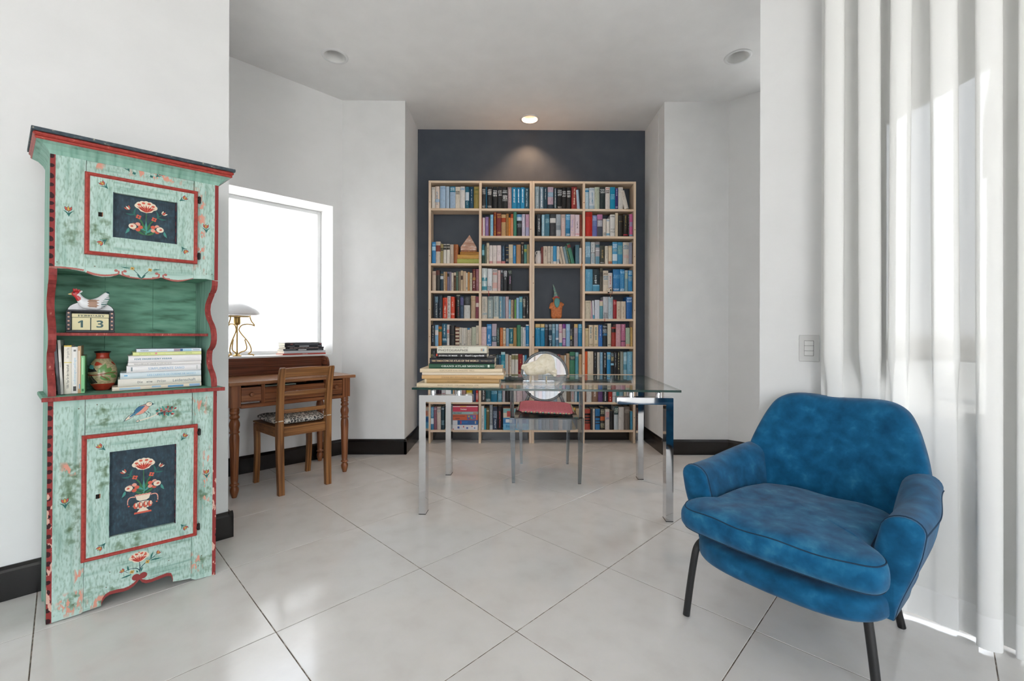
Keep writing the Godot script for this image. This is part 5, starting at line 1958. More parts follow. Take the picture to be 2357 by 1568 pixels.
	vp.poly([Vector2(0, 0.84), Vector2(1, 0.84), Vector2(1, 1), Vector2(0, 1)], Color.html("9c3422"))
	for base in [0.0, 0.5]:
		# u grows to the left as seen from outside
		var X := func(x: float) -> float: return fposmod(base + 0.27 - x * 0.24, 1.0)
		var P := func(x: float, h: float) -> Vector2: return Vector2(base + 0.27 - x * 0.24, h)
		vp.leaf(P.call(-0.95, 0.70), P.call(-0.15, 0.52), 0.09, 0.04, Color.html("26262a"))
		vp.leaf(P.call(-0.75, 0.68), P.call(-0.35, 0.58), 0.05, 0.0, Color.html("5aa0a4"))
		vp.poly([P.call(-0.6, 0.42), P.call(-0.95, 0.22), P.call(-0.55, 0.2), P.call(-0.15, 0.23), P.call(-0.45, 0.42)], Color.html("26262a"))
		for k in 7: vp.stroke([P.call(-0.52, 0.42), P.call(-0.9 + 0.11 * k, 0.22)], 0.002, 0.004, Color.html("8a8468"))
		vp.leaf(P.call(-0.35, 0.76), P.call(0.1, 0.7), 0.045, 0.03, Color.html("a83824"))
		for l in [[-0.1, 0.48, 0.25, 0.72], [0.1, 0.45, 0.85, 0.5], [0.0, 0.4, 0.5, 0.27], [0.2, 0.5, 0.5, 0.62], [0.5, 0.42, 0.9, 0.34]]:
			vp.leaf(P.call(l[0], l[1]), P.call(l[2], l[3]), 0.042, 0.01, Color.html("5f8a4c"))
		vp.curve(P.call(-1.0, 0.45), P.call(-0.3, 0.40), P.call(0.2, 0.46), 0.025, 0.02, Color.html("86301f"))
		vp.curve(P.call(0.2, 0.46), P.call(0.5, 0.5), P.call(0.95, 0.44), 0.018, 0.01, Color.html("86301f"))
		vp.curve(P.call(0.0, 0.42), P.call(0.2, 0.36), P.call(0.35, 0.3), 0.014, 0.008, Color.html("86301f"))
		vp.leaf(P.call(0.7, 0.76), P.call(0.95, 0.66), 0.03, 0.0, Color.html("a83824"))
	var vm := print_mat(vp, 0.25)
	vm.uv1_scale = Vector3(1, -1, 1)
	vm.uv1_offset = Vector3(0, 1, 0)
	vm.texture_repeat = true
	part("body", vb, vm, vase)
	var lip := MB.new()
	lip.lathe([Vector2(0.019, 0.148), Vector2(0.0225, 0.1505), Vector2(0.0255, 0.1525), Vector2(0.026, 0.155), Vector2(0.024, 0.157), Vector2(0.019, 0.1565), Vector2(0.016, 0.15), Vector2(0.016, 0.12)], 36)
	part("rim", lip, mat("1b191a", 0.25), vase, "black rim")
	# rooster calendar
	var cal := thing("rooster_calendar", "black wooden calendar holder with a white rooster on top, in the cupboard", "calendar")
	cal.transform = cup(0.112, 1.0528, -0.115)
	var black := tri_mat(noise_im(128, 128, 0.05, 305, [[0.0, "23262c"], [0.8, "34383e"], [1.0, "5a5a58"]], 3), Vector3(12, 12, 12), 0.5)
	var fb := MB.new()
	fb.box(Vector3(0, 0.0045, 0), Vector3(0.139, 0.009, 0.046), 0.0015)
	for s in [-1.0, 1.0]: fb.box(Vector3(s * 0.0615, 0.0455, 0), Vector3(0.0155, 0.073, 0.046), 0.0015)
	fb.box(Vector3(0, 0.0455, -0.0215), Vector3(0.107, 0.073, 0.003))
	fb.box(Vector3(0, 0.0855, -0.004), Vector3(0.135, 0.007, 0.038), 0.0015)
	part("holder", fb, black, cal)
	for s in [-1.0, 1.0]:
		for k in 5:
			var db := MB.new()
			db.lathe([Vector2(0.0034, -0.0003), Vector2(0.003, 0.0006), Vector2(0.0, 0.001)], 12)
			var dt := part("dot", db, mat("d8a890", 0.5), cal)
			dt.position = Vector3(s * 0.0615, 0.014 + 0.0155 * k, 0.0228)
			dt.rotation.x = PI / 2
	var ab := MB.new()
	var arc := PackedVector2Array([Vector2(0.066, 0.087), Vector2(-0.066, 0.087)])
	for k in 15:
		var a := PI - PI * k / 14.0
		arc.append(Vector2(cos(a) * 0.066, 0.088 + sin(a) * 0.036))
	ab.slab(arc, -0.021, -0.013, 0.7)
	part("arch", ab, mat("e4e4e6", 0.5), cal, "white arched board")
	var rim := []
	for k in 15:
		var a := PI - PI * k / 14.0
		rim.append(Vector3(cos(a) * 0.066, 0.088 + sin(a) * 0.036, -0.017))
	var rb := MB.new()
	rb.tube(rim, 0.0018, 6)
	part("arch_rim", rb, black, cal)
	var hen := MB.new()
	var sm := func(a: float, b: float, k: float) -> float:
		var h := clampf(0.5 + 0.5 * (b - a) / k, 0, 1)
		return lerpf(b, a, h) - k * h * (1 - h)
	var cap := func(p: Vector3, a: Vector3, b: Vector3, ra: float, rb2: float) -> float:
		var t := clampf((p - a).dot(b - a) / (b - a).length_squared(), 0, 1)
		return (p - a.lerp(b, t)).length() - lerpf(ra, rb2, t)
	var field := func(p: Vector3) -> float:
		var q := Vector3(p.x, p.y, p.z * 1.9)
		var d: float = cap.call(q, Vector3(-0.012, 0.112, 0), Vector3(0.014, 0.112, 0), 0.0185, 0.0215)
		d = sm.call(d, cap.call(q, Vector3(-0.022, 0.118, 0), Vector3(-0.041, 0.150, 0), 0.015, 0.009), 0.012)
		d = sm.call(d, cap.call(q, Vector3(-0.042, 0.152, 0), Vector3(-0.046, 0.151, 0), 0.0115, 0.010), 0.004)
		d = sm.call(d, cap.call(q, Vector3(0.022, 0.12, 0), Vector3(0.047, 0.158, 0), 0.017, 0.0075), 0.012)
		d = sm.call(d, cap.call(q, Vector3(0.034, 0.118, 0), Vector3(0.049, 0.14, 0), 0.013, 0.006), 0.006)
		d = minf(d, cap.call(q, Vector3(-0.053, 0.151, 0), Vector3(-0.068, 0.1475, 0), 0.0055, 0.0012))
		for k in 4: d = sm.call(d, cap.call(q, Vector3(-0.047 + 0.006 * k, 0.16, 0), Vector3(-0.049 + 0.0075 * k, 0.1695 - 0.0012 * k * (k - 1), 0), 0.0042, 0.0034), 0.002)
		d = sm.call(d, cap.call(q, Vector3(-0.042, 0.144, 0), Vector3(-0.036, 0.130, 0), 0.007, 0.0055), 0.002)
		return d * 0.8
	hen.nets(field, Vector3(-0.075, 0.088, -0.018), Vector3(0.065, 0.182, 0.018), 0.0021)
	hen.tint(func(p: Vector3) -> Color:
		if p.x < -0.0545 and p.y > 0.143: return Color(0.55, 0.42, 0.16)
		var head := p.y > 0.138 + (p.x + 0.045) * 1.6 and p.x < -0.022
		var wattle := Vector2(p.x + 0.039, p.y - 0.134).length() < 0.0105
		if Vector2(p.x + 0.0475, p.y - 0.1555).length() < 0.0024: return Color(0.02, 0.02, 0.03)
		if head or wattle: return Color(0.52, 0.02, 0.025)
		if p.x > -0.008 + 0.002 * sin(p.y * 700.0) and p.x < 0.02 + 0.003 * sin(p.y * 600.0) and p.y > 0.1 and p.y < 0.131: return Color(0.42, 0.25, 0.17) * (1.0 if sin(p.y * 900.0) > -0.3 else 0.75)
		var along := Vector2(p.x - 0.022, p.y - 0.12).dot(Vector2(0.55, 0.83))
		var side := Vector2(p.x - 0.022, p.y - 0.12).dot(Vector2(0.83, -0.55))
		if along > 0.046 or (side > 0.007 and p.x > 0.03 and sin(p.y * 900.0) > 0.25): return Color(0.02, 0.14, 0.13)
		return Color(0.78, 0.78, 0.79))
	var hm := mat("ffffff", 0.3)
	hm.vertex_color_use_as_albedo = true
	part("rooster", hen, hm, cal, "white rooster with red comb, tan wing and teal tail tips")
	# month block and the two number cubes, lying in the holder
	var cream := "ddd3a8"
	var mp := paint(0.106, 0.0145, 4800.0, Color.html(cream))
	mp.text(text_im("FEBRUARY", 48, Color.html("3f5048"), "serif_bold"), Vector2(0.055, 0.0066), 0.0135, 0, 0.078)
	var blk := thing("month_block", "cream wooden block reading FEBRUARY in the rooster calendar", "block")
	blk.transform = cup(0.112, 1.0528, -0.115) * Transform3D(Basis(), Vector3(0, 0.0592, 0.001))
	var bb := MB.new()
	bb.box(Vector3(0, 0.0072, 0), Vector3(0.1055, 0.0144, 0.04), 0.0008, Rect2(0, 0, 1, 1))
	part("block", bb, print_mat(mp), blk)
	for k in 2:
		var np := paint(0.05, 0.05, 2600.0, Color.html(cream))
		np.text(text_im("13"[k], 110, Color.html("2f5454"), "sans_bold"), Vector2(0.025, 0.0235), 0.052)
		var cube := thing("number_cube", "cream wooden cube with the number %s in the rooster calendar" % ["one", "three"][k], "block", Vector3.ZERO, 0.0, "number cubes of the calendar")
		cube.transform = cup(0.112, 1.0528, -0.115) * Transform3D(Basis(), Vector3(-0.0267 + 0.0534 * k, 0.0092, 0.001))
		var cb := MB.new()
		cb.box(Vector3(0, 0.0248, 0), Vector3(0.0526, 0.0496, 0.042), 0.001, Rect2(0, 0, 1, 1))
		part("cube", cb, print_mat(np), cube)

# ---------------------------------------------------------------- writing desk
const DESK_TURN := 0.8151
const DESK_AT := Vector3(-1.766, 0, -2.84)

func desk_at(x: float, y: float, z: float, turn := 0.0) -> Transform3D:
	return Transform3D(Basis(Vector3.UP, DESK_TURN), DESK_AT) * Transform3D(Basis(Vector3.UP, turn), Vector3(x, y, z))

func wood(cols: Array, sd: int, axis: int, rough := 0.35) -> StandardMaterial3D:
	var im := noise_im(256, 256, 0.035, sd, cols, 5, Vector2(1, 9))
	if axis == 0: im.rotate_90(CLOCKWISE)
	var s := Vector3(7, 7, 7)
	s[axis] = 1.3
	return tri_mat(im, s, rough, 0.45)

func writing_desk() -> void:
	var o := thing("writing_desk", "old brown wooden writing desk with turned legs below the niche window", "desk")
	o.transform = desk_at(0, 0, 0)
	var c1 := [[0.0, "5a3018"], [0.4, "7c482a"], [0.7, "8f5a38"], [1.0, "a06c46"]]
	M.desk_x = wood(c1, 401, 0, 0.3)
	M.desk_y = wood(c1, 402, 1, 0.3)
	M.desk_top = wood([[0.0, "6e4428"], [0.4, "8c5f40"], [0.7, "a0724e"], [1.0, "b4885f"]], 403, 0, 0.22)
	M.desk_gal = wood([[0.0, "40200f"], [0.5, "5f3220"], [1.0, "754430"]], 404, 0, 0.25)
	for k in 3:
		var b := MB.new()
		b.box(Vector3(0.3925, 0.7305, -0.037 - 0.173 * k), Vector3(0.845, 0.021, 0.1728), 0.0015)
		part("top_board", b, M.desk_top, o)
	# turned legs under square blocks
	var turned := [Vector2(0.0, 0.0), Vector2(0.014, 0.0), Vector2(0.017, 0.01), Vector2(0.024, 0.035), Vector2(0.026, 0.05), Vector2(0.023, 0.062), Vector2(0.0185, 0.07), Vector2(0.019, 0.075), Vector2(0.027, 0.079), Vector2(0.028, 0.084), Vector2(0.024, 0.089), Vector2(0.019, 0.094), Vector2(0.0215, 0.11), Vector2(0.0235, 0.2), Vector2(0.026, 0.29), Vector2(0.028, 0.36), Vector2(0.0275, 0.39), Vector2(0.024, 0.405), Vector2(0.0225, 0.411), Vector2(0.029, 0.415), Vector2(0.0295, 0.421), Vector2(0.024, 0.427), Vector2(0.026, 0.44), Vector2(0.0305, 0.462), Vector2(0.0295, 0.48), Vector2(0.0235, 0.497), Vector2(0.021, 0.503), Vector2(0.028, 0.51), Vector2(0.029, 0.519), Vector2(0.0235, 0.527), Vector2(0.023, 0.533), Vector2(0.0275, 0.54), Vector2(0.0275, 0.548), Vector2(0.0245, 0.553), Vector2(0.0275, 0.559), Vector2(0.0275, 0.567), Vector2(0.025, 0.572), Vector2(0.027, 0.577), Vector2(0.0, 0.577)]
	for x in [0.013, 0.752]:
		for z in [0.0, -0.43]:
			var b := MB.new()
			b.lathe(turned, 24, 0.5, Vector3(x, 0, z))
			b.box(Vector3(x, 0.648, z), Vector3(0.058, 0.142, 0.058), 0.002)
			part("leg", b, M.desk_y, o)
	# aprons: rails, dividers, sides
	var fr := MB.new()
	fr.box(Vector3(0.3825, 0.582, 0.006), Vector3(0.68, 0.026, 0.036), 0.002)
	part("lower_rail", fr, M.desk_x, o)
	for x in [0.174, 0.604]:
		var b := MB.new()
		b.box(Vector3(x, 0.657, 0.006), Vector3(0.022, 0.124, 0.036), 0.001)
		part("divider", b, M.desk_y, o)
	for x in [0.013, 0.752]:
		var b := MB.new()
		b.box(Vector3(x, 0.645, -0.215), Vector3(0.022, 0.148, 0.371), 0.001)
		part("end_panel", b, M.desk_x, o)
	var bk := MB.new()
	bk.box(Vector3(0.3825, 0.645, -0.43), Vector3(0.68, 0.148, 0.02))
	part("back_panel", bk, M.desk_x, o)
	var dark := mat("1c120c", 0.9)
	var dw := [[0.0445, 0.1625, 0.609, 0.7045, 0.006], [0.1865, 0.5925, 0.5965, 0.695, -0.004], [0.6155, 0.7215, 0.603, 0.7085, 0.004]]
	for d in dw:
		var dr := Node3D.new()
		dr.name = "drawer"
		o.add_child(dr, true)
		var b := MB.new()
		b.box(Vector3((d[0] + d[1]) / 2, (d[2] + d[3]) / 2, 0.008 + d[4]), Vector3(d[1] - d[0], d[3] - d[2], 0.018), 0.0015)
		part("drawer_front", b, M.desk_x, dr)
		b = MB.new()
		b.box(Vector3((d[0] + d[1]) / 2, (d[2] + d[3]) / 2 - 0.012, -0.19), Vector3(d[1] - d[0] - 0.006, d[3] - d[2] - 0.026, 0.37))
		part("drawer_box", b, dark, dr)
		b = MB.new()
		b.lathe([Vector2(0.006, 0.0), Vector2(0.006, 0.007), Vector2(0.012, 0.01), Vector2(0.0145, 0.014), Vector2(0.0135, 0.019), Vector2(0.009, 0.0215), Vector2(0.004, 0.0205), Vector2(0.0, 0.022)], 20)
		var kn := part("knob", b, M.desk_y, dr)
		kn.position = Vector3((d[0] + d[1]) / 2, (d[2] + d[3]) / 2, 0.017 + d[4])
		kn.rotation.x = PI / 2
	# gallery
	var g := MB.new()
	g.box(Vector3(0.385, 0.806, -0.455), Vector3(0.80, 0.13, 0.016), 0.002)
	part("gallery_back", g, M.desk_gal, o)
	for x in [-0.008, 0.778]:
		g = MB.new()
		var pl := PackedVector2Array([Vector2(-0.447, 0.741), Vector2(-0.33, 0.741), Vector2(-0.33, 0.80)])
		for k in 7: pl.append(Vector2(-0.33 - 0.062 * (1 - cos(PI / 2 * (k + 1) / 7.0)), 0.80 + 0.072 * sin(PI / 2 * (k + 1) / 7.0)))
		pl.append(Vector2(-0.447, 0.872))
		g.T = Transform3D(Basis(Vector3(0, 0, 1), Vector3.UP, Vector3(-1, 0, 0)), Vector3(x, 0, 0))
		g.slab(pl, -0.008, 0.008, 0.8)
		part("gallery_end", g, M.desk_gal, o)
	# papers showing above the middle drawer
	var pa := thing("folder", "pale green folder sticking out above the middle desk drawer", "folder")
	pa.transform = desk_at(0.30, 0.6955, -0.03)
	var pb := MB.new()
	pb.box(Vector3(0, 0.004, -0.06), Vector3(0.2, 0.008, 0.15), 0.001)
	part("sheets", pb, mat("98a698", 0.7), pa)

func wooden_chair() -> void:
	var o := thing("wooden_chair", "old wooden chair with ladder back standing at the writing desk", "chair")
	o.transform = desk_at(0.388, 0, 0)
	var c2 := [[0.0, "573318"], [0.35, "80542e"], [0.65, "96663a"], [1.0, "ac7d4c"]]
	var wy := wood(c2, 411, 1, 0.38)
	var wx := wood(c2, 412, 0, 0.38)
	# rear legs run up into the back posts
	for s in [-1.0, 1.0]:
		var b := MB.new()
		var rows := []
		for t in [[0.0, 0.155, 0.172, 0.018, 0.019], [0.15, 0.156, 0.164, 0.019, 0.02], [0.32, 0.158, 0.158, 0.02, 0.022], [0.42, 0.159, 0.157, 0.02, 0.022], [0.55, 0.159, 0.163, 0.0185, 0.02], [0.68, 0.160, 0.178, 0.018, 0.018], [0.78, 0.161, 0.198, 0.0175, 0.016], [0.82, 0.161, 0.211, 0.017, 0.015], [0.833, 0.161, 0.216, 0.014, 0.012]]:
			var row := PackedVector3Array()
			for q in [[-1, -1], [-0.8, -1.08], [0.8, -1.08], [1, -1], [1.06, -0.8], [1.06, 0.8], [1, 1], [0.8, 1.08], [-0.8, 1.08], [-1, 1], [-1.06, 0.8], [-1.06, -0.8]]:
				row.append(Vector3(s * t[1] + q[0] * t[3], t[0], t[2] + q[1] * t[4]))
			rows.append(row)
		b.grid(rows, true)
		for e in [0, rows.size() - 1]:
			var cp := Vector3.ZERO
			for p in rows[e]: cp += p / 12.0
			for k in 12: b.tri(cp, rows[e][k], rows[e][(k + 1) % 12], Vector3(0, 1 if e else -1, 0), Vector3(0, 1 if e else -1, 0), Vector3(0, 1 if e else -1, 0))
		part("leg", b, wy, o)
		# sabre front legs
		b = MB.new()
		rows = []
		for t in [[0.0, -0.226, 0.016], [0.06, -0.216, 0.016], [0.14, -0.206, 0.0165], [0.24, -0.20, 0.018], [0.32, -0.204, 0.019], [0.38, -0.21, 0.02], [0.42, -0.212, 0.021]]:
			var row := PackedVector3Array()
			for q in [[-1, -1], [-0.8, -1.06], [0.8, -1.06], [1, -1], [1.04, -0.8], [1.04, 0.8], [1, 1], [0.8, 1.06], [-0.8, 1.06], [-1, 1], [-1.04, 0.8], [-1.04, -0.8]]:
				row.append(Vector3(s * 0.18 + q[0] * 0.016, t[0], t[1] + q[1] * t[2]))
			rows.append(row)
		b.grid(rows, true)
		var c0 := Vector3(s * 0.18, 0, -0.226)
		for k in 12: b.tri(c0, rows[0][k], rows[0][(k + 1) % 12], Vector3.DOWN, Vector3.DOWN, Vector3.DOWN)
		part("leg", b, wy, o)
		b = MB.new()
		var dirv := Vector3(s * 0.181, 0, -0.2) - Vector3(s * 0.159, 0, 0.14)
		b.T = Transform3D(Basis(Vector3.UP, atan2(dirv.x, dirv.z)), (Vector3(s * 0.181, 0.4, -0.2) + Vector3(s * 0.159, 0.4, 0.14)) / 2)
		b.box(Vector3.ZERO, Vector3(0.02, 0.058, dirv.length()), 0.002)
		part("seat_rail", b, wx, o)
	var r := MB.new()
	r.box(Vector3(0, 0.404, 0.157), Vector3(0.28, 0.056, 0.02), 0.002)
	part("seat_rail", r, wx, o)
	r = MB.new()
	r.box(Vector3(0, 0.4, -0.214), Vector3(0.33, 0.058, 0.02), 0.002)
	part("seat_rail", r, wx, o)
	r = MB.new()
	r.T = Transform3D(Basis(Vector3.RIGHT, Vector3(0, 0, 1), Vector3.UP), Vector3(0, 0.429, 0))
	r.slab(PackedVector2Array([Vector2(-0.136, 0.172), Vector2(0.136, 0.172), Vector2(0.138, 0.13), Vector2(0.176, 0.128), Vector2(0.2, -0.225), Vector2(0.19, -0.236), Vector2(-0.19, -0.236), Vector2(-0.2, -0.225), Vector2(-0.176, 0.128), Vector2(-0.138, 0.13)]), 0.0, 0.011)
	part("seat", r, wx, o)
	# curved back rails and crest
	for k in [[0.541, 0.026, 0.162, 0.012], [0.659, 0.029, 0.175, 0.012], [0.797, 0.062, 0.204, 0.016]]:
		r = MB.new()
		var rows := []
		for i in 13:
			var x := -0.148 + 0.296 * i / 12.0
			var bow: float = (1.0 - pow(x / 0.148, 2)) * 0.012
			var lift: float = (1.0 - pow(x / 0.148, 2)) * (0.006 if k[1] > 0.05 else 0.002)
			var row := PackedVector3Array()
			for q in [[-1, -0.8], [-0.8, -1], [0.8, -1], [1, -0.8], [1, 0.8], [0.8, 1], [-0.8, 1], [-1, 0.8]]:
				row.append(Vector3(x, k[0] + lift + q[0] * k[1] / 2, k[2] + bow + q[1] * k[3] / 2 + (0.006 if k[1] > 0.05 else 0.0) * q[0]))
			rows.append(row)
		r.grid(rows, true)
		part("crest_rail" if k[1] > 0.05 else "back_rail", r, wx, o)
	# loose cushion tied to the posts
	var c := thing("seat_cushion", "flat leopard print cushion with white ties on the wooden chair", "cushion")
	c.transform = desk_at(0.388, 0.4405, -0.03)
	var nz := FastNoiseLite.new()
	nz.noise_type = FastNoiseLite.TYPE_CELLULAR
	nz.cellular_return_type = FastNoiseLite.RETURN_DISTANCE2_SUB
	nz.frequency = 0.045
	nz.seed = 7
	nz.domain_warp_enabled = true
	nz.domain_warp_amplitude = 9.0
	var li := nz.get_image(320, 320)
	li.convert(Image.FORMAT_RGB8)
	for y in 320:
		for x in 320:
			var v := li.get_pixel(x, y).r
			var q := Color.html("d6d3cb")
			if v > 0.3 and v < 0.62: q = Color.html("34363a")
			elif v >= 0.62: q = Color.html("8f8a80")
			li.set_pixel(x, y, q)
	var cm := tri_mat(li, Vector3(3.4, 3.4, 3.4), 0.8, 0.2)
	var ol := PackedVector2Array()
	for k in 48:
		var a := TAU * k / 48
		var sx := signf(cos(a)) * pow(absf(cos(a)), 0.28)
		var sz := signf(sin(a)) * pow(absf(sin(a)), 0.28)
		ol.append(Vector2(sx * lerpf(0.2, 0.168, sz * 0.5 + 0.5), sz * 0.175))
	var cb := MB.new()
	var rows := cb.pillow(ol, 0.026, 0.5, 0.9, 14)
	rows = cb.warp(rows, func(p: Vector3) -> Vector3: return p + Vector3(0, 0.0262 + 0.012 * clampf(-p.z / 0.175, 0, 1) * absf(p.x) / 0.2 + 0.003 * sin(p.x * 40.0) * cos(p.z * 33.0) * (1.0 if p.y > 0 else 0.0), 0))
	cb.grid(rows, true)
	part("cushion_body", cb, cm, c)
	for s in [-1.0, 1.0]:
		var lp := []
		for k in 16:
			var a := TAU * k / 16
			lp.append(Vector3(s * 0.159 + cos(a) * 0.0225, 0.038 + 0.006 * sin(a), 0.191 + sin(a) * 0.0245))
		var tb := MB.new()
		tb.tube(lp, 0.0036, 6, true)
		part("tie", tb, mat("ddd6c6", 0.8), c, "white tie around the chair post")

# ---------------------------------------------------------------- on the window sill
func sill_things() -> void:
	var l := thing("table_lamp", "brass art nouveau table lamp with white glass dome shade on the window sill", "lamp")
	l.transform = desk_at(0.196, 0.8802, -0.62, 0.25)
	var ft := MB.new()
	ft.lathe([Vector2(0.0, 0.0), Vector2(0.03, 0.0), Vector2(0.031, 0.006), Vector2(0.02, 0.012), Vector2(0.012, 0.02), Vector2(0.006, 0.026), Vector2(0.0055, 0.24), Vector2(0.0, 0.24)], 20)
	part("stem", ft, M.brass, l)
	var so := MB.new()
	so.lathe([Vector2(0.008, 0.238), Vector2(0.02, 0.245), Vector2(0.024, 0.258), Vector2(0.024, 0.285), Vector2(0.022, 0.3), Vector2(0.0, 0.302)], 20)
	part("socket", so, M.brass, l)
	var path := [[0.105, 0.0], [0.112, 0.004], [0.1, 0.012], [0.072, 0.016], [0.09, 0.03], [0.094, 0.05], [0.085, 0.085], [0.066, 0.12], [0.044, 0.15], [0.024, 0.178], [0.013, 0.2], [0.014, 0.213], [0.026, 0.235], [0.05, 0.246], [0.082, 0.247], [0.105, 0.241], [0.115, 0.233], [0.112, 0.247], [0.1, 0.262], [0.089, 0.285], [0.086, 0.306]]
	var inner := [[0.012, 0.022], [0.03, 0.034], [0.048, 0.04], [0.06, 0.05], [0.064, 0.07], [0.058, 0.1], [0.05, 0.13]]
	for k in 3:
		var a := TAU * k / 3 + 0.5
		var d := Vector3(cos(a), 0, sin(a))
		var b := MB.new()
		for pth in [path, inner]:
			var key := []
			for q in pth: key.append(d * q[0] + Vector3(0, maxf(q[1], 0.005), 0))
			var pts := spline(key, 40)
			b.tube(pts, 0.0048, 8)
		part("leg", b, M.brass, l)
	var ring := MB.new()
	ring.lathe([Vector2(0.088, 0.302), Vector2(0.094, 0.302), Vector2(0.094, 0.309), Vector2(0.088, 0.309), Vector2(0.088, 0.302)], 36)
	ring.box(Vector3(0, 0.304, 0), Vector3(0.178, 0.004, 0.008))
	part("shade_ring", ring, M.brass, l)
	var opal := mat("e9e9ea", 0.12, 0.0, 0.5)
	opal.backlight_enabled = true
	opal.backlight = Color(0.25, 0.25, 0.25)
	var sh := MB.new()
	sh.lathe([Vector2(0.09, 0.311), Vector2(0.14, 0.312), Vector2(0.156, 0.317), Vector2(0.163, 0.327), Vector2(0.163, 0.338), Vector2(0.156, 0.354), Vector2(0.14, 0.374), Vector2(0.116, 0.394), Vector2(0.085, 0.41), Vector2(0.048, 0.419), Vector2(0.0, 0.422)], 48, 0.4)
	part("shade", sh, opal, l, "white opal glass dome")
	# magazines lying in a small stack, from the bottom up
	var mags := [
		["red thin book at the bottom of the small stack on the window sill", "b8473c", 0.352, 0.012, 0.0, [["EDWARD MUNCH", 0.5, 0.5, "e8d4c8", "sans_bold"]]],
		["pale grey thick book, second from bottom of the window sill stack", "c4c8cc", 0.34, 0.021, 0.004, []],
		["dark grey book with white lettering, third in the window sill stack", "33363a", 0.326, 0.0155, -0.006, [["#", 0.02, 0.3, "8a8e92", 0.3, 0.55], ["#", 0.36, 0.56, "e8e8e4", 0.25, 0.75], ["#", 0.85, 0.97, "9aa0a4", 0.4, 0.6]]],
		["black book with pink and white lettering, fourth in the window sill stack", "26262a", 0.315, 0.015, 0.002, [["KING KONG THROUGH THE LOOKING GLASS", 0.48, 0.55, "e4ccc4", "sans_bold", false, 0.75]]],
		["thin black book, second from the top of the window sill stack", "2c3036", 0.302, 0.014, -0.008, [["#", 0.08, 0.26, "c8ccd0", 0.4, 0.6], ["#", 0.38, 0.64, "dce4e8", 0.3, 0.75], ["#", 0.88, 0.98, "c8ccd0", 0.4, 0.6]]],
		["charcoal book with red marks at the top of the window sill stack", "30353b", 0.302, 0.018, -0.01, [["#", 0.15, 0.22, "c86a60", 0.35, 0.6], ["#", 0.26, 0.9, "8a9096", 0.4, 0.58], ["#", 0.94, 0.98, "c86a60", 0.35, 0.6]]],
		["slim grey booklet lying on top of the window sill stack", "a8a8a4", 0.28, 0.007, -0.02, []]]
	var y := 0.8802
	for m in mags:
		flat_book("magazine", m[0], "books stacked on the window sill", desk_at(0.679 + m[4], y, -0.63, rnd.randf() * 0.04 - 0.02), m[2], m[3], 0.15, title_mat(m[1], m[2], m[3], m[5]))
		y += m[3] + 0.0002

# ---------------------------------------------------------------- glass desk
const TABLE_AT := Vector3(0.232, 0, -2.885)
const TABLE_TURN := -0.075
const TABLE_Y := 0.751

func glass_desk() -> void:
	var o := thing("glass_desk", "large glass-topped desk on four angled chrome legs in the middle of the room", "desk", TABLE_AT, TABLE_TURN)
	var clear := mat("e6f2ec", 0.02)
	clear.transparency = BaseMaterial3D.TRANSPARENCY_ALPHA
	clear.albedo_color = Color(0.72, 0.86, 0.80, 0.05)
	var g := MB.new()
	g.box(Vector3(0, TABLE_Y - 0.006, 0), Vector3(1.486, 0.0115, 0.883))
	part("glass_top", g, clear, o, "clear glass top")
	var green := mat("123832", 0.08)
	var e := MB.new()
	for s in [-1.0, 1.0]:
		e.box(Vector3(0, TABLE_Y - 0.006, s * 0.4425), Vector3(1.49, 0.012, 0.0025), 0.0008)
		e.box(Vector3(s * 0.744, TABLE_Y - 0.006, 0), Vector3(0.0025, 0.012, 0.8825), 0.0008)
	part("glass_edge", e, green, o, "dark green polished glass edge")
	var pad := mat("141414", 0.7)
	for sx in [-1.0, 1.0]:
		for sz in [-1.0, 1.0]:
			var leg := Node3D.new()
			leg.name = "leg"
			o.add_child(leg, true)
			var cx: float = sx * (0.727 - 0.02)
			var cz: float = sz * (0.395 - 0.0335) - 0.035
			var b := MB.new()
			# upright and arm meet in a mitre: one outline, given the depth of the tube
			var pts := [Vector2(0.02, 0.004), Vector2(0.02, 0.694), Vector2(0.017, 0.697), Vector2(-0.29, 0.697), Vector2(-0.293, 0.694), Vector2(-0.293, 0.661), Vector2(-0.29, 0.658), Vector2(-0.021, 0.658), Vector2(-0.02, 0.657), Vector2(-0.02, 0.004)]
			var pl := PackedVector2Array()
			for p in pts: pl.append(Vector2(cx + p.x * sx, p.y))
			b.slab(pl, cz - 0.0335, cz + 0.0335)
			part("tube", b, M.chrome, leg)
			b = MB.new()
			b.box(Vector3(cx, 0.002, cz), Vector3(0.041, 0.004, 0.068))
			part("foot_pad", b, pad, leg)
			for d in [0.075, 0.23]:
				b = MB.new()
				b.lathe([Vector2(0.0, 0.697), Vector2(0.0165, 0.697), Vector2(0.0165, 0.736), Vector2(0.015, 0.739), Vector2(0.0, 0.739)], 24, 0.6, Vector3(sx * (0.727 - d), 0, cz))
				part("standoff", b, M.chrome, leg)

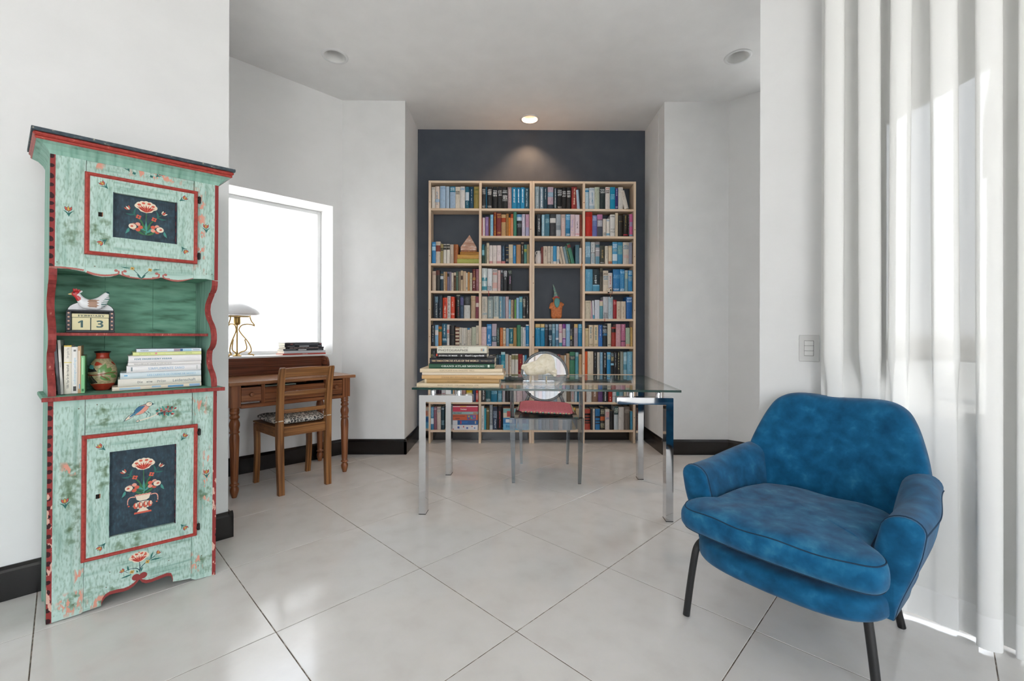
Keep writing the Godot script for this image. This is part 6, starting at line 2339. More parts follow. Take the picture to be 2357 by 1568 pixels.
# ---------------------------------------------------------------- transparent chair
func ghost_chair() -> void:
	var o := thing("ghost_chair", "transparent smoke grey plastic armchair with round back behind the glass desk", "chair", Vector3(0.285, 0, -3.36), -0.05)
	var smoke := mat("b4babd", 0.03)
	smoke.refraction_enabled = true
	smoke.refraction_scale = 0.05
	smoke.albedo_color = Color(Color.html("9aa2a6"), 0.06)
	smoke.transparency = BaseMaterial3D.TRANSPARENCY_ALPHA
	var sq := func(path: Array, half: Array) -> MB:
		# a square tube along points that run mostly upwards
		var b := MB.new()
		for i in path.size() - 1:
			var p: Vector3 = path[i]
			var q: Vector3 = path[i + 1]
			var ha: float = half[i]
			var hb: float = half[i + 1]
			for k in 4:
				var k2 := (k + 1) % 4
				var cs := [Vector3(-1, 0, -1), Vector3(1, 0, -1), Vector3(1, 0, 1), Vector3(-1, 0, 1)]
				var nn: Vector3 = [Vector3(0, 0, -1), Vector3(1, 0, 0), Vector3(0, 0, 1), Vector3(-1, 0, 0)][k]
				b.quad(p + cs[k] * ha, p + cs[k2] * ha, q + cs[k2] * hb, q + cs[k] * hb, nn)
		for e in [0, path.size() - 1]:
			var c: Vector3 = path[e]
			var h: float = half[e]
			b.quad(c + Vector3(-h, 0, -h), c + Vector3(h, 0, -h), c + Vector3(h, 0, h), c + Vector3(-h, 0, h), Vector3(0, -1 if e == 0 else 1, 0))
		return b
	for s in [-1.0, 1.0]:
		part("leg", sq.call([Vector3(s * 0.233, 0.0, 0.238), Vector3(s * 0.238, 0.25, 0.236), Vector3(s * 0.243, 0.462, 0.232)], [0.011, 0.0155, 0.02]), smoke, o)
		part("leg", sq.call([Vector3(s * 0.186, 0.0, -0.238), Vector3(s * 0.192, 0.25, -0.222), Vector3(s * 0.196, 0.4, -0.21)], [0.010, 0.013, 0.017]), smoke, o)
		# arm: up from the front leg, then swept back to the ring
		var key := [Vector3(s * 0.243, 0.463, 0.222), Vector3(s * 0.247, 0.56, 0.19), Vector3(s * 0.252, 0.655, 0.13), Vector3(s * 0.256, 0.692, 0.06), Vector3(s * 0.252, 0.7, -0.03), Vector3(s * 0.238, 0.7, -0.13), Vector3(s * 0.205, 0.70, -0.218)]
		var ar := MB.new()
		ar.tube(spline(key, 22), 0.0145, 10)
		part("arm", ar, smoke, o)
		# slanted stay between seat and ring
		var sy := MB.new()
		sy.tube([Vector3(s * 0.165, 0.463, -0.212), Vector3(s * 0.145, 0.52, -0.217), Vector3(s * 0.118, 0.578, -0.223)], 0.014, 8)
		part("back_stay", sy, smoke, o)
	var seat := MB.new()
	seat.box(Vector3(0, 0.457, 0.012), Vector3(0.462, 0.009, 0.46), 0.002)
	part("seat", seat, smoke, o)
	var sk := MB.new()
	var pl := PackedVector2Array([Vector2(-0.221, 0.452), Vector2(-0.221, 0.383)])
	for k in 11:
		var x := -0.2 + 0.04 * k
		pl.append(Vector2(x, 0.378 - 0.006 * sin(PI * k / 10.0)))
	pl.append(Vector2(0.221, 0.383))
	pl.append(Vector2(0.221, 0.452))
	sk.slab(pl, 0.224, 0.233)
	part("seat_skirt", sk, smoke, o)
	for s in [-1.0, 1.0]:
		var sd := MB.new()
		sd.T = Transform3D(Basis(Vector3(0, 0, 1), Vector3.UP, Vector3(-1, 0, 0)), Vector3(s * 0.215, 0, 0))
		sd.slab(PackedVector2Array([Vector2(-0.205, 0.39), Vector2(0.21, 0.385), Vector2(0.21, 0.452), Vector2(-0.205, 0.452)]), -0.004, 0.004)
		part("seat_skirt", sd, smoke, o)
	# round back: a thin disc in a thick rim, leaning back
	var T := Transform3D(Basis(Vector3.RIGHT, -0.12), Vector3(0, 0.712, -0.232))
	var rim := MB.new()
	rim.T = T
	var rp := []
	for k in 48:
		var a := TAU * k / 48
		rp.append(Vector3(cos(a) * 0.186, sin(a) * 0.196, 0))
	rim.tube(rp, 0.011, 8, true)
	part("back_rim", rim, smoke, o)
	var disc := MB.new()
	disc.T = T
	var dp := PackedVector2Array()
	for k in 48: dp.append(Vector2(cos(TAU * k / 48) * 0.176, sin(TAU * k / 48) * 0.186))
	disc.slab(dp, -0.0025, 0.0025, 0.9)
	var film := mat("b8bec2", 0.03)
	film.transparency = BaseMaterial3D.TRANSPARENCY_ALPHA
	film.albedo_color = Color(Color.html("aab0b4"), 0.1)
	part("back_disc", disc, film, o)
	# crocheted cushion
	var c := thing("crochet_cushion", "pink crocheted cushion with a border of flowers on the transparent chair", "cushion", Vector3(0.285, 0.4622, -3.345), -0.07)
	var ol := PackedVector2Array()
	for k in 48:
		var a := TAU * k / 48
		ol.append(Vector2(signf(cos(a)) * pow(absf(cos(a)), 0.3) * 0.2, signf(sin(a)) * pow(absf(sin(a)), 0.3) * 0.19))
	var shape := func(p: Vector3) -> Vector3: return p + Vector3(0, 0.034 - 0.012 * p.x / 0.2 * 0.6 - 0.02 * clampf(p.z / 0.19, -1, 1) * 0.35, 0)
	var pk := tri_mat(noise_im(256, 256, 0.07, 501, [[0.0, "7a2f4a"], [0.25, "c05a74"], [0.45, "dc8090"], [0.65, "e8a09c"], [0.8, "d86a80"], [1.0, "5a2038"]], 3), Vector3(7, 7, 7), 0.85, 0.15, grey_noise(256, 256, 0.12, 502, 3), 0.3)
	var under := mat("2b2a28", 0.85)
	var tp := MB.new()
	var rows := tp.pillow(ol, 0.026, 0.4, 0.8, 16)
	tp.grid(tp.warp(rows.slice(8), shape), true)
	part("crochet_top", tp, pk, c, "mottled pink crochet")
	var bt := MB.new()
	bt.grid(bt.warp(rows.slice(0, 9), shape), true)
	part("cushion_underside", bt, under, c, "dark grey underside")
	var petal := mat("e8788a", 0.7)
	var heart := mat("f0e0a0", 0.7)
	var mint := mat("8fd0b0", 0.7)
	var blackm := mat("201a1c", 0.8)
	for side in 3:
		for k in (9 if side == 0 else 7):
			var u := (k + 0.5) / (9.0 if side == 0 else 7.0) * 2.0 - 1.0
			var p := Vector3(u * 0.185, 0.004, 0.187) if side == 0 else Vector3(0.197 if side == 1 else -0.197, 0.004, u * 0.165)
			var out := Vector3(0, 0, 1) if side == 0 else Vector3(1 if side == 1 else -1, 0, 0)
			var B := Basis.looking_at(-(out + Vector3(0, 0.6, 0)).normalized(), Vector3.UP)
			var fl := Node3D.new()
			fl.name = "flower"
			c.add_child(fl, true)
			fl.transform = Transform3D(B, shape.call(p) + out * 0.003)
			var fb := MB.new()
			for q in 6:
				var a := TAU * q / 6
				fb.lathe([Vector2(0.0, 0.004), Vector2(0.005, 0.003), Vector2(0.0068, 0.0), Vector2(0.005, -0.003)], 8, 0.2, Vector3.ZERO)
				for i in range(fb.v.size() - 8 * 5, fb.v.size()): fb.v[i] = Vector3(fb.v[i].x + cos(a) * 0.0075, fb.v[i].z + sin(a) * 0.0075, fb.v[i].y)
			part("petals", fb, petal, fl)
			fb = MB.new()
			fb.T = Transform3D(Basis(Vector3.RIGHT, PI / 2), Vector3(0, 0, 0.003))
			fb.lathe([Vector2(0.0052, 0.0), Vector2(0.004, 0.002), Vector2(0.0, 0.003)], 10)
			part("flower_heart", fb, heart, fl)
			fb = MB.new()
			fb.T = Transform3D(Basis(Vector3.RIGHT, PI / 2), Vector3(0, 0, 0.005))
			fb.lathe([Vector2(0.0022, 0.0), Vector2(0.0, 0.0015)], 8)
			part("flower_eye", fb, blackm, fl)
			var gp := MB.new()
			var q2 := p + (Vector3(0.0195, 0, 0) if side == 0 else Vector3(0, 0, 0.022))
			gp.lathe([Vector2(0.0062, -0.003), Vector2(0.0058, 0.001), Vector2(0.003, 0.0035), Vector2(0.0, 0.004)], 8, 0.2, shape.call(q2) + out * 0.004)
			if k < (8 if side == 0 else 6): part("leaf_knot", gp, mint, c)

# ---------------------------------------------------------------- on the glass desk
func desk_things() -> void:
	var pile := [
		["Persian miniatures book at the very bottom of the stack on glass desk", "dcc8a8", 0.472, 0.0215, -0.283, [["IRAN · PERSIAN MINIATURES · IMPERIAL LIBRARY", 0.5, 0.45, "8a7458", "serif", true, 0.5]], 0.33],
		["brown book in a torn slipcase, second from bottom of desk stack", "b08c58", 0.425, 0.0235, -0.262, [["VERSAILLES", 0.38, 0.5, "8a6a3c", "serif", true], ["#", 0.0, 0.03, "d8c4a0", 0.0, 1.0]], 0.31],
		["Egypt paintings book, tan, third from bottom of desk stack", "d0a874", 0.469, 0.0225, -0.254, [["EGYPT · PAINTINGS FROM TOMBS AND TEMPLES", 0.5, 0.45, "8a6a40", "serif", true, 0.52]], 0.33],
		["thin cream book with plain spine in the middle of desk stack", "e2d2bc", 0.465, 0.0145, -0.256, [["#", 0.0, 1.0, "cdbba4", 0.45, 0.55]], 0.33],
		["India paintings book, cream, below the green atlas on desk stack", "dfcbac", 0.47, 0.022, -0.267, [["INDIA · PAINTINGS FROM AJANTA CAVES", 0.45, 0.45, "8a7458", "serif", true, 0.42]], 0.33],
		["dark green atlas titled Grand Atlas Mondial in the desk stack", "234f38", 0.374, 0.0275, -0.263, [["GRAND ATLAS MONDIAL", 0.52, 0.5, "dfe4dc", "serif", false, 0.66], ["#", 0.895, 0.925, "c8d4c8", 0.2, 0.75]], 0.27],
		["black atlas titled The Times Concise Atlas of the World in desk stack", "1f2025", 0.371, 0.033, -0.26, [["THE TIMES", 0.12, 0.36, "e0c090", "serif_bold"], ["CONCISE ATLAS OF THE WORLD", 0.48, 0.44, "e4cca4", "sans", false, 0.55], ["Times Newspapers Limited", 0.87, 0.22, "c8a878", "serif", false, 0.17]], 0.27],
		["black fashion journal book, second from the top of desk stack", "18181b", 0.29, 0.0255, -0.264, [["JOURNAL DE MODE", 0.24, 0.42, "e8e8e8", "serif_bold", false, 0.37], ["N", 0.5, 0.5, "e8e8e8", "serif"], ["Karl Lagerfeld", 0.76, 0.46, "f0f0f0", "serif_bold", false, 0.38], ["#", 0.0, 0.035, "c8402c", 0.1, 0.6]], 0.22],
		["thick cream photography book on top of the stack on glass desk", "d9d5c6", 0.284, 0.0405, -0.262, [["UNE HISTOIRE MONDIALE DE LA", 0.33, 0.2, "6a6458", "sans", false, 0.6, -0.3], ["PHOTOGRAPHIE", 0.33, 0.42, "4c4840", "sans", false, 0.61, 0.07], ["#", 0.87, 0.95, "b4b4a4", 0.3, 0.7], ["#", 0.885, 0.905, "d08a70", 0.35, 0.6], ["#", 0.92, 0.94, "6a90b0", 0.4, 0.65]], 0.22]]
	var y := TABLE_Y + 0.0003
	for b in pile:
		var T := Transform3D(Basis(Vector3.UP, -0.035 + rnd.randf() * 0.03), Vector3(b[4], y, -2.515 - b[6] / 2 - 0.006 * rnd.randf()))
		flat_book("art_book", b[0], "art books stacked on the glass desk", T, b[2], b[3], b[6], title_mat(b[1], b[2], b[3], b[5], 0.35))
		y += b[3] + 0.0003
	# plaster head on an acrylic block
	var o := thing("head_sculpture", "cream plaster sculpture of a sleeping head in a knitted cap on acrylic stand", "sculpture", Vector3(0.178, TABLE_Y + 0.0003, -2.545), -0.05)
	var acr := mat("eef0f2", 0.03)
	acr.refraction_enabled = true
	acr.refraction_scale = 0.049
	acr.albedo_color = Color(Color.html("f2f4f6"), 0.04)
	acr.transparency = BaseMaterial3D.TRANSPARENCY_ALPHA
	var bb := MB.new()
	bb.box(Vector3(0, 0.0165, 0), Vector3(0.186, 0.033, 0.07), 0.0015)
	part("acrylic_base", bb, acr, o, "clear acrylic block")
	for x in [-0.047, 0.043]:
		var r := MB.new()
		r.tube([Vector3(x, 0.02, 0), Vector3(x, 0.06, 0)], 0.0035, 8)
		part("rod", r, mat("b8a888", 0.3, 0.8), o)
	var cap := func(p: Vector3, a: Vector3, b: Vector3, ra: float, rb2: float) -> float:
		var t := clampf((p - a).dot(b - a) / (b - a).length_squared(), 0, 1)
		return (p - a.lerp(b, t)).length() - lerpf(ra, rb2, t)
	var sm := func(a: float, b: float, k: float) -> float:
		var h := clampf(0.5 + 0.5 * (b - a) / k, 0, 1)
		return lerpf(b, a, h) - k * h * (1 - h)
	var field := func(p: Vector3) -> float:
		# skull and cap
		var q := Vector3((p.x - 0.04) * 0.95, p.y - 0.093, p.z * 1.12)
		var d := q.length() - 0.0475
		# face: a wedge running forward and down to the chin
		d = sm.call(d, cap.call(Vector3(p.x, p.y, p.z * 1.15), Vector3(0.058, 0.065, 0), Vector3(0.078, 0.04, 0), 0.035, 0.0215), 0.018)
		d = sm.call(d, cap.call(Vector3(p.x, p.y, p.z * 1.3), Vector3(0.085, 0.05, 0), Vector3(0.101, 0.043, 0), 0.009, 0.0045), 0.008)
		d = sm.call(d, cap.call(p, Vector3(0.094, 0.029, -0.006), Vector3(0.094, 0.029, 0.006), 0.0065, 0.0065), 0.006)
		d = sm.call(d, cap.call(p, Vector3(0.091, 0.016, -0.005), Vector3(0.091, 0.016, 0.005), 0.0095, 0.0095), 0.008)
		# brow line of the cap: a raised band from ear to forehead
		var band := absf((p.y - 0.062) + (p.x - 0.02) * 0.42) - 0.003
		d = minf(d, maxf(d - 0.0035, band))
		# neck and shawl falling back to the left
		var n := Vector3(p.x, p.y, p.z * 1.05)
		d = sm.call(d, cap.call(n, Vector3(0.02, 0.066, 0), Vector3(-0.05, 0.048, 0), 0.045, 0.036), 0.02)
		d = sm.call(d, cap.call(n, Vector3(-0.03, 0.075, 0.0), Vector3(-0.095, 0.062, 0.0), 0.016, 0.012), 0.016)
		d = sm.call(d, cap.call(n, Vector3(-0.01, 0.095, 0.012), Vector3(-0.094, 0.072, 0.03), 0.008, 0.007), 0.006)
		# hollow of the broken edge
		d = maxf(d, 0.006 + 0.004 * sin(p.x * 90.0) - p.y - minf(0.0, p.x + 0.03) * 0.35)
		d = maxf(d, -(p.x + 0.108 - (p.y - 0.04) * 0.25))
		# ear
		d = sm.call(d, cap.call(p, Vector3(0.042, 0.034, 0.039), Vector3(0.045, 0.048, 0.039), 0.0065, 0.0075), 0.003)
		d = sm.call(d, cap.call(p, Vector3(0.042, 0.034, -0.039), Vector3(0.045, 0.048, -0.039), 0.0065, 0.0075), 0.003)
		d = maxf(d, -(p - Vector3(0.043, 0.044, 0.047)).length() + 0.005)
		# closed eye and mouth
		d = maxf(d, -(cap.call(p, Vector3(0.081, 0.051, 0.018), Vector3(0.09, 0.05, 0.012), 0.0028, 0.002) as float))
		return d * 0.85
	var hd := MB.new()
	hd.nets(field, Vector3(-0.115, -0.005, -0.056), Vector3(0.115, 0.15, 0.056), 0.0042)
	var pm := tri_mat(noise_im(128, 128, 0.04, 521, [[0.0, "d4c8ac"], [0.5, "e4dac4"], [1.0, "ebe3d2"]], 4), Vector3(6, 6, 6), 0.6, 0.35, grey_noise(128, 128, 0.2, 522, 2), 0.12)
	var hp := part("head", hd, pm, o, "cream plaster head")
	hp.position.y = 0.05
	# things among the books of the bookcase
	var flat := [["a8ab5a", -0.39, 0.213, 0.0455, "olive green book lying flat at the bottom under the stone pyramid"], ["c9994e", -0.39, 0.206, 0.041, "mustard tan book lying flat, second under the stone pyramid"], ["a87432", -0.375, 0.185, 0.0255, "brown book lying flat directly beneath the stone pyramid"]]
	var fy: float = SHELF_Y[2] + 0.0004
	for f in flat:
		flat_book("flat_book", f[4], "books lying flat in the bookcase", Transform3D(Basis(), Vector3(f[1], fy, -4.335)), f[2], f[3], 0.13, M.spines, OTHER[f[0]])
		fy += f[3] + 0.0003
	var py := thing("stone_pyramid", "pinkish stone pyramid with white veins standing on books in the bookcase", "ornament", Vector3(-0.386, fy, -4.335), 0.0)
	var sb := MB.new()
	sb.box(Vector3(0, 0.0085, 0), Vector3(0.15, 0.017, 0.11), 0.003)
	part("plinth", sb, tri_mat(noise_im(64, 64, 0.08, 531, [[0.0, "7a4a30"], [1.0, "c08050"]], 3), Vector3(8, 8, 8), 0.5), py)
	var st := MB.new()
	var q4 := [Vector3(-0.076, 0.0172, 0.055), Vector3(0.076, 0.0172, 0.055), Vector3(0.076, 0.0172, -0.055), Vector3(-0.076, 0.0172, -0.055)]
	var shoulder := []
	for q in q4: shoulder.append(Vector3(q.x * 1.0, 0.05, q.z * 1.0))
	var tipp := Vector3(0.004, 0.178, 0)
	for k in 4:
		var k2 := (k + 1) % 4
		var nn: Vector3 = [Vector3(0, 0, 1), Vector3(1, 0, 0), Vector3(0, 0, -1), Vector3(-1, 0, 0)][k]
		st.quad(q4[k], q4[k2], shoulder[k2], shoulder[k], nn)
		var ns: Vector3 = (nn + Vector3(0, 0.45, 0)).normalized()
		st.tri(shoulder[k], shoulder[k2], tipp, ns, ns, ns)
	part("stone", st, tri_mat(noise_im(256, 256, 0.02, 532, [[0.0, "a87a66"], [0.45, "c79c86"], [0.62, "d0a894"], [0.68, "efe6e0"], [0.74, "d0a894"], [1.0, "b88a74"]], 5, Vector2(3, 1)), Vector3(4, 4, 4), 0.6), py)
	var jug := thing("small_jug", "small white ceramic jug with handle on the bookcase shelf", "jug", Vector3(0.297, SHELF_Y[2] + 0.0004, -4.31), 0.6)
	var jb := MB.new()
	jb.lathe([Vector2(0.0, 0.0), Vector2(0.026, 0.0), Vector2(0.033, 0.015), Vector2(0.0375, 0.04), Vector2(0.036, 0.066), Vector2(0.03, 0.088), Vector2(0.021, 0.104), Vector2(0.017, 0.115), Vector2(0.019, 0.13), Vector2(0.016, 0.13), Vector2(0.014, 0.115), Vector2(0.012, 0.09)], 28)
	var ceram := mat("e2dbd8", 0.3)
	part("body", jb, ceram, jug)
	jb = MB.new()
	jb.tube(spline([Vector3(-0.017, 0.124, 0), Vector3(-0.032, 0.122, 0), Vector3(-0.039, 0.106, 0), Vector3(-0.035, 0.088, 0), Vector3(-0.029, 0.083, 0)], 16), 0.0042, 8)
	part("handle", jb, ceram, jug)
	# clay figure
	var fig := thing("clay_figure", "terracotta figure with turquoise beard and tall pointed hat in the bookcase", "figurine", Vector3(0.472, SHELF_Y[4] + 0.0004, -4.325), 0.05)
	var ff := func(p: Vector3) -> float:
		var q := Vector3(p.x, p.y, p.z * 1.25)
		var d: float = cap.call(q, Vector3(-0.024, 0.03, 0), Vector3(-0.022, 0.1, 0), 0.03, 0.032)
		d = sm.call(d, cap.call(q, Vector3(0.024, 0.03, 0), Vector3(0.024, 0.1, 0), 0.03, 0.032), 0.012)
		d = sm.call(d, cap.call(q, Vector3(-0.03, 0.13, 0), Vector3(0.03, 0.132, 0), 0.032, 0.032), 0.02)
		d = sm.call(d, cap.call(q, Vector3(-0.044, 0.142, 0), Vector3(-0.062, 0.108, 0.006), 0.018, 0.012), 0.01)
		d = sm.call(d, cap.call(q, Vector3(0.042, 0.15, 0), Vector3(0.062, 0.14, 0.01), 0.017, 0.013), 0.01)
		d = sm.call(d, cap.call(q, Vector3(-0.005, 0.16, 0), Vector3(-0.004, 0.2, 0), 0.026, 0.028), 0.012)
		d = sm.call(d, cap.call(q, Vector3(-0.034, 0.2, 0), Vector3(-0.036, 0.206, 0), 0.007, 0.006), 0.004)
		d = sm.call(d, cap.call(q, Vector3(0.024, 0.206, 0), Vector3(0.027, 0.212, 0), 0.007, 0.006), 0.004)
		return maxf(d, -p.y) * 0.85
	var fb := MB.new()
	fb.nets(ff, Vector3(-0.085, -0.006, -0.045), Vector3(0.085, 0.235, 0.045), 0.0052)
	part("body", fb, tri_mat(noise_im(128, 128, 0.05, 541, [[0.0, "a85a30"], [0.5, "c87440"], [1.0, "d88a54"]], 4), Vector3(6, 6, 6), 0.6), fig)
	var beard := MB.new()
	var bo := PackedVector2Array()
	for k in 28:
		var a := TAU * k / 28
		bo.append(Vector2(cos(a) * (0.027 - 0.006 * sin(a)), sin(a) * 0.048))
	var br := beard.pillow(bo, 0.014, 0.45, 0.8, 10)
	beard.T = Transform3D(Basis(Vector3.RIGHT, PI / 2 - 0.12), Vector3(0.0, 0.155, 0.036))
	beard.grid(br, true)
	part("beard", beard, tri_mat(noise_im(64, 64, 0.12, 542, [[0.0, "4a8a8c"], [1.0, "8cc4bc"]], 2), Vector3(20, 20, 20), 0.7, 0.3, grey_noise(64, 64, 0.2, 543, 2), 0.4), fig, "turquoise beard")
	var hat := MB.new()
	hat.tube([Vector3(-0.004, 0.215, 0.002), Vector3(-0.007, 0.24, 0.002), Vector3(-0.013, 0.262, 0.0), Vector3(-0.02, 0.29, 0), Vector3(-0.027, 0.315, 0), Vector3(-0.034, 0.338, 0)], [0.026, 0.019, 0.012, 0.011, 0.007, 0.003], 14)
	part("hat", hat, tri_mat(noise_im(64, 64, 0.08, 544, [[0.0, "4f7f80"], [0.5, "7a9a90"], [1.0, "a8a890"]], 3), Vector3(10, 10, 10), 0.6), fig)
	var mask := MB.new()
	mask.box(Vector3(-0.005, 0.213, 0.026), Vector3(0.036, 0.018, 0.012), 0.004)
	part("mask", mask, mat("a83a48", 0.5), fig)
	var mouth := MB.new()
	mouth.box(Vector3(-0.003, 0.196, 0.027), Vector3(0.014, 0.008, 0.008), 0.003)
	part("lips", mouth, mat("d88a80", 0.5), fig)
	# dog head charm hanging over the shelf edge
	var dog := thing("dog_charm", "small black and white dog head charm hanging from the bookcase shelf", "charm", Vector3(0.978, SHELF_Y[3] - 0.0, -4.243), -0.2)
	var dgf := func(p: Vector3) -> float:
		var d: float = (Vector3(p.x, p.y, p.z) - Vector3(0, 0.004, 0.012)).length() - 0.0225
		d = sm.call(d, cap.call(p, Vector3(-0.006, -0.006, 0.022), Vector3(-0.012, -0.016, 0.03), 0.0125, 0.009), 0.008)
		d = sm.call(d, cap.call(p, Vector3(-0.018, 0.02, 0.01), Vector3(-0.024, 0.01, 0.012), 0.007, 0.005), 0.003)
		d = sm.call(d, cap.call(p, Vector3(0.018, 0.022, 0.01), Vector3(0.025, 0.006, 0.012), 0.008, 0.006), 0.003)
		return d
	var db := MB.new()
	db.nets(dgf, Vector3(-0.036, -0.034, -0.015), Vector3(0.036, 0.036, 0.045), 0.0026)
	db.tint(func(p: Vector3) -> Color:
		if (p - Vector3(-0.013, -0.017, 0.037)).length() < 0.008 or (p - Vector3(0.008, 0.006, 0.033)).length() < 0.0085 or (p - Vector3(-0.013, 0.008, 0.03)).length() < 0.004 or p.x > 0.02: return Color(0.02, 0.02, 0.02)
		return Color(0.6, 0.54, 0.45))
	var dm := mat("ffffff", 0.5)
	dm.vertex_color_use_as_albedo = true
	part("head", db, dm, dog)
	var col := MB.new()
	var cp := []
	for k in 20:
		var a := TAU * k / 20
		cp.append(Vector3(0.006 + cos(a) * 0.021, 0.0 + sin(a) * 0.034, 0.006))
	col.tube(cp, 0.0024, 6, true)
	part("collar", col, mat("7a2f2a", 0.6), dog, "dark red collar")
	col = MB.new()
	col.tube([Vector3(0.006, -0.036, 0.006), Vector3(0.007, -0.05, 0.006), Vector3(0.006, -0.064, 0.006)], [0.003, 0.0045, 0.004], 8)
	part("tassel", col, mat("6a4a30", 0.7), dog)
	# reading ribbons
	var ribs := [[Vector3(-0.188, SHELF_Y[3], -4.2575), "thin red ribbon hanging below the fourth shelf in second bay", "b03028", 0.05], [Vector3(0.933, SHELF_Y[4], -4.2575), "thin red ribbon hanging below the fifth shelf in rightmost bay", "b03028", 0.03], [Vector3(0.708, SHELF_Y[2], -4.2575), "orange ribbon hanging beside the tall empty compartment", "d8843a", 0.056]]
	for r in ribs:
		var rb := thing("bookmark_ribbon", r[1], "bookmark", r[0], 0.0, "ribbons hanging from the shelves")
		var m := MB.new()
		m.box(Vector3(0, -r[3] / 2 + 0.002, 0), Vector3(0.0055, r[3], 0.0016), 0.0004)
		m.box(Vector3(0, 0.0026, -0.02), Vector3(0.0055, 0.0012, 0.041), 0.0003)
		part("band", m, mat(r[2], 0.6), rb)
	# game boxes on the bottom shelf
	var games := [
		["white game box with blue and red doodles at the bottom of the game pile", "e6e4e6", 0.049, [["#", 0.2, 0.28, "3a5aa0", 0.3, 0.7], ["#", 0.42, 0.46, "c83a40", 0.2, 0.5], ["#", 0.55, 0.62, "3a5aa0", 0.45, 0.8], ["#", 0.75, 0.79, "c83a40", 0.2, 0.4], ["#", 0.85, 0.9, "3a70b8", 0.5, 0.75], ["#", 0.02, 0.06, "c83a40", 0.75, 0.95]]],
		["blue game box with white left end in the game pile", "1f5a9c", 0.045, [["#", 0.0, 0.2, "dfe0e4", 0.0, 1.0], ["#", 0.31, 0.36, "d84a5a", 0.15, 0.85], ["#", 0.36, 0.6, "2f70b8", 0.2, 0.7], ["#", 0.88, 0.93, "c8b49a", 0.2, 0.8]]],
		["orange snakes and ladders and ludo game box in the game pile", "d4623c", 0.055, [["SERPIENTES Y ESCALERAS", 0.24, 0.2, "3a1c14", "sans_bold", false, 0.5, -0.2], ["LUDO", 0.2, 0.24, "3a1c14", "sans_bold", false, 0.18, 0.22], ["#", 0.58, 0.92, "5a6ab0", 0.1, 0.9], ["#", 0.62, 0.68, "d8b040", 0.2, 0.5], ["#", 0.72, 0.78, "5ab08a", 0.4, 0.8], ["#", 0.82, 0.88, "c86a98", 0.2, 0.6], ["#", 0.66, 0.72, "c84a40", 0.6, 0.85]]],
		["thin pale blue game box with dark lettering in the game pile", "9fc0c0", 0.026, [["Who's Bowie?", 0.2, 0.5, "24302f", "sans_bold"], ["#", 0.82, 0.97, "b48a70", 0.2, 0.9]]],
		["bright red game box on top of the game pile", "d83a5a", 0.057, [["#", 0.0, 1.0, "e8d0d0", 0.0, 0.22], ["#", 0.3, 0.55, "e8c850", 0.04, 0.18], ["Twister", 0.44, 0.4, "f4ecec", "serif_bold", false, 0.26, 0.12]]]]
	var gy: float = SHELF_Y[8] + 0.0004
	for g in games:
		game_box(g[0], g[1], g[3], Vector3(-0.413, gy, -4.325), Vector3(0.246, g[2], 0.132))
		gy += g[2] + 0.0004
	var g2 := [["light blue board game box at the bottom in the second bay", "6ab4d8", 0.118, [["#", 0.0, 1.0, "2f80bc", 0.0, 0.5], ["#", 0.1, 0.35, "e8ecf0", 0.12, 0.4], ["#", 0.5, 0.9, "1f5a98", 0.1, 0.42], ["Boggle", 0.3, 0.3, "2f78b0", "sans_bold", false, 0.4, 0.2], ["#", 0.6, 0.95, "4aa0cc", 0.6, 0.9]]], ["cream and red board game box on top of the light blue one", "d8c8b4", 0.092, [["#", 0.0, 0.5, "7ab0b4", 0.05, 0.5], ["#", 0.15, 0.4, "b8403a", 0.3, 0.9], ["#", 0.5, 1.0, "c87a60", 0.4, 0.95], ["#", 0.6, 0.9, "e8d8c4", 0.1, 0.4]]]]
	gy = SHELF_Y[8] + 0.0004
	for g in g2:
		game_box(g[0], g[1], g[3], Vector3(0.077, gy, -4.325), Vector3(0.248, g[2], 0.132))
		gy += g[2] + 0.0004

func game_box(label: String, base: String, items: Array, at: Vector3, size: Vector3) -> void:
	var o := thing("game_box", label, "game", at, 0.0, "board games on the bottom shelf")
	var im := Image.create(256, maxi(16, int(256 * size.y / size.x)), false, Image.FORMAT_RGBA8)
	im.fill(Color.html(base))
	var W := im.get_width()
	var H := im.get_height()
	for t in items:
		if t[0] == "#":
			im.fill_rect(Rect2i(int(t[1] * W), int(t[4] * H), int((t[2] - t[1]) * W), int((t[5] - t[4]) * H)), Color.html(t[3]))
			continue
		var ti := text_im(t[0], 40, Color.html(t[3]), t[4])
		var hh := int(H * t[2] * 1.3)
		var ww := int(hh * ti.get_width() / float(ti.get_height()))
		if t.size() > 6: ww = int(t[6] * W)
		ti.resize(maxi(2, ww), maxi(2, hh), Image.INTERPOLATE_BILINEAR)
		im.blend_rect(ti, Rect2i(Vector2i.ZERO, ti.get_size()), Vector2i(int(t[1] * W), H / 2 + (int(t[7] * H) if t.size() > 7 else 0)) - ti.get_size() / 2)
	im.convert(Image.FORMAT_RGB8)
	var m := mat("ffffff", 0.4)
	m.albedo_texture = tex(im)
	var b := MB.new()
	b.box(Vector3(0, size.y / 2, 0), size, 0.001, Rect2(0, 0, 1, 1))
	part("lid", b, m, o)
	var tr := MB.new()
	tr.box(Vector3(0, size.y * 0.12, -0.001), Vector3(size.x - 0.004, size.y * 0.2, size.z - 0.004))
	part("tray", tr, mat("b8b4ac", 0.7), o)

# ---------------------------------------------------------------- velvet armchair
const CHAIR_AT := Vector3(1.046, 0, -1.614)
const CHAIR_TURN := -0.915

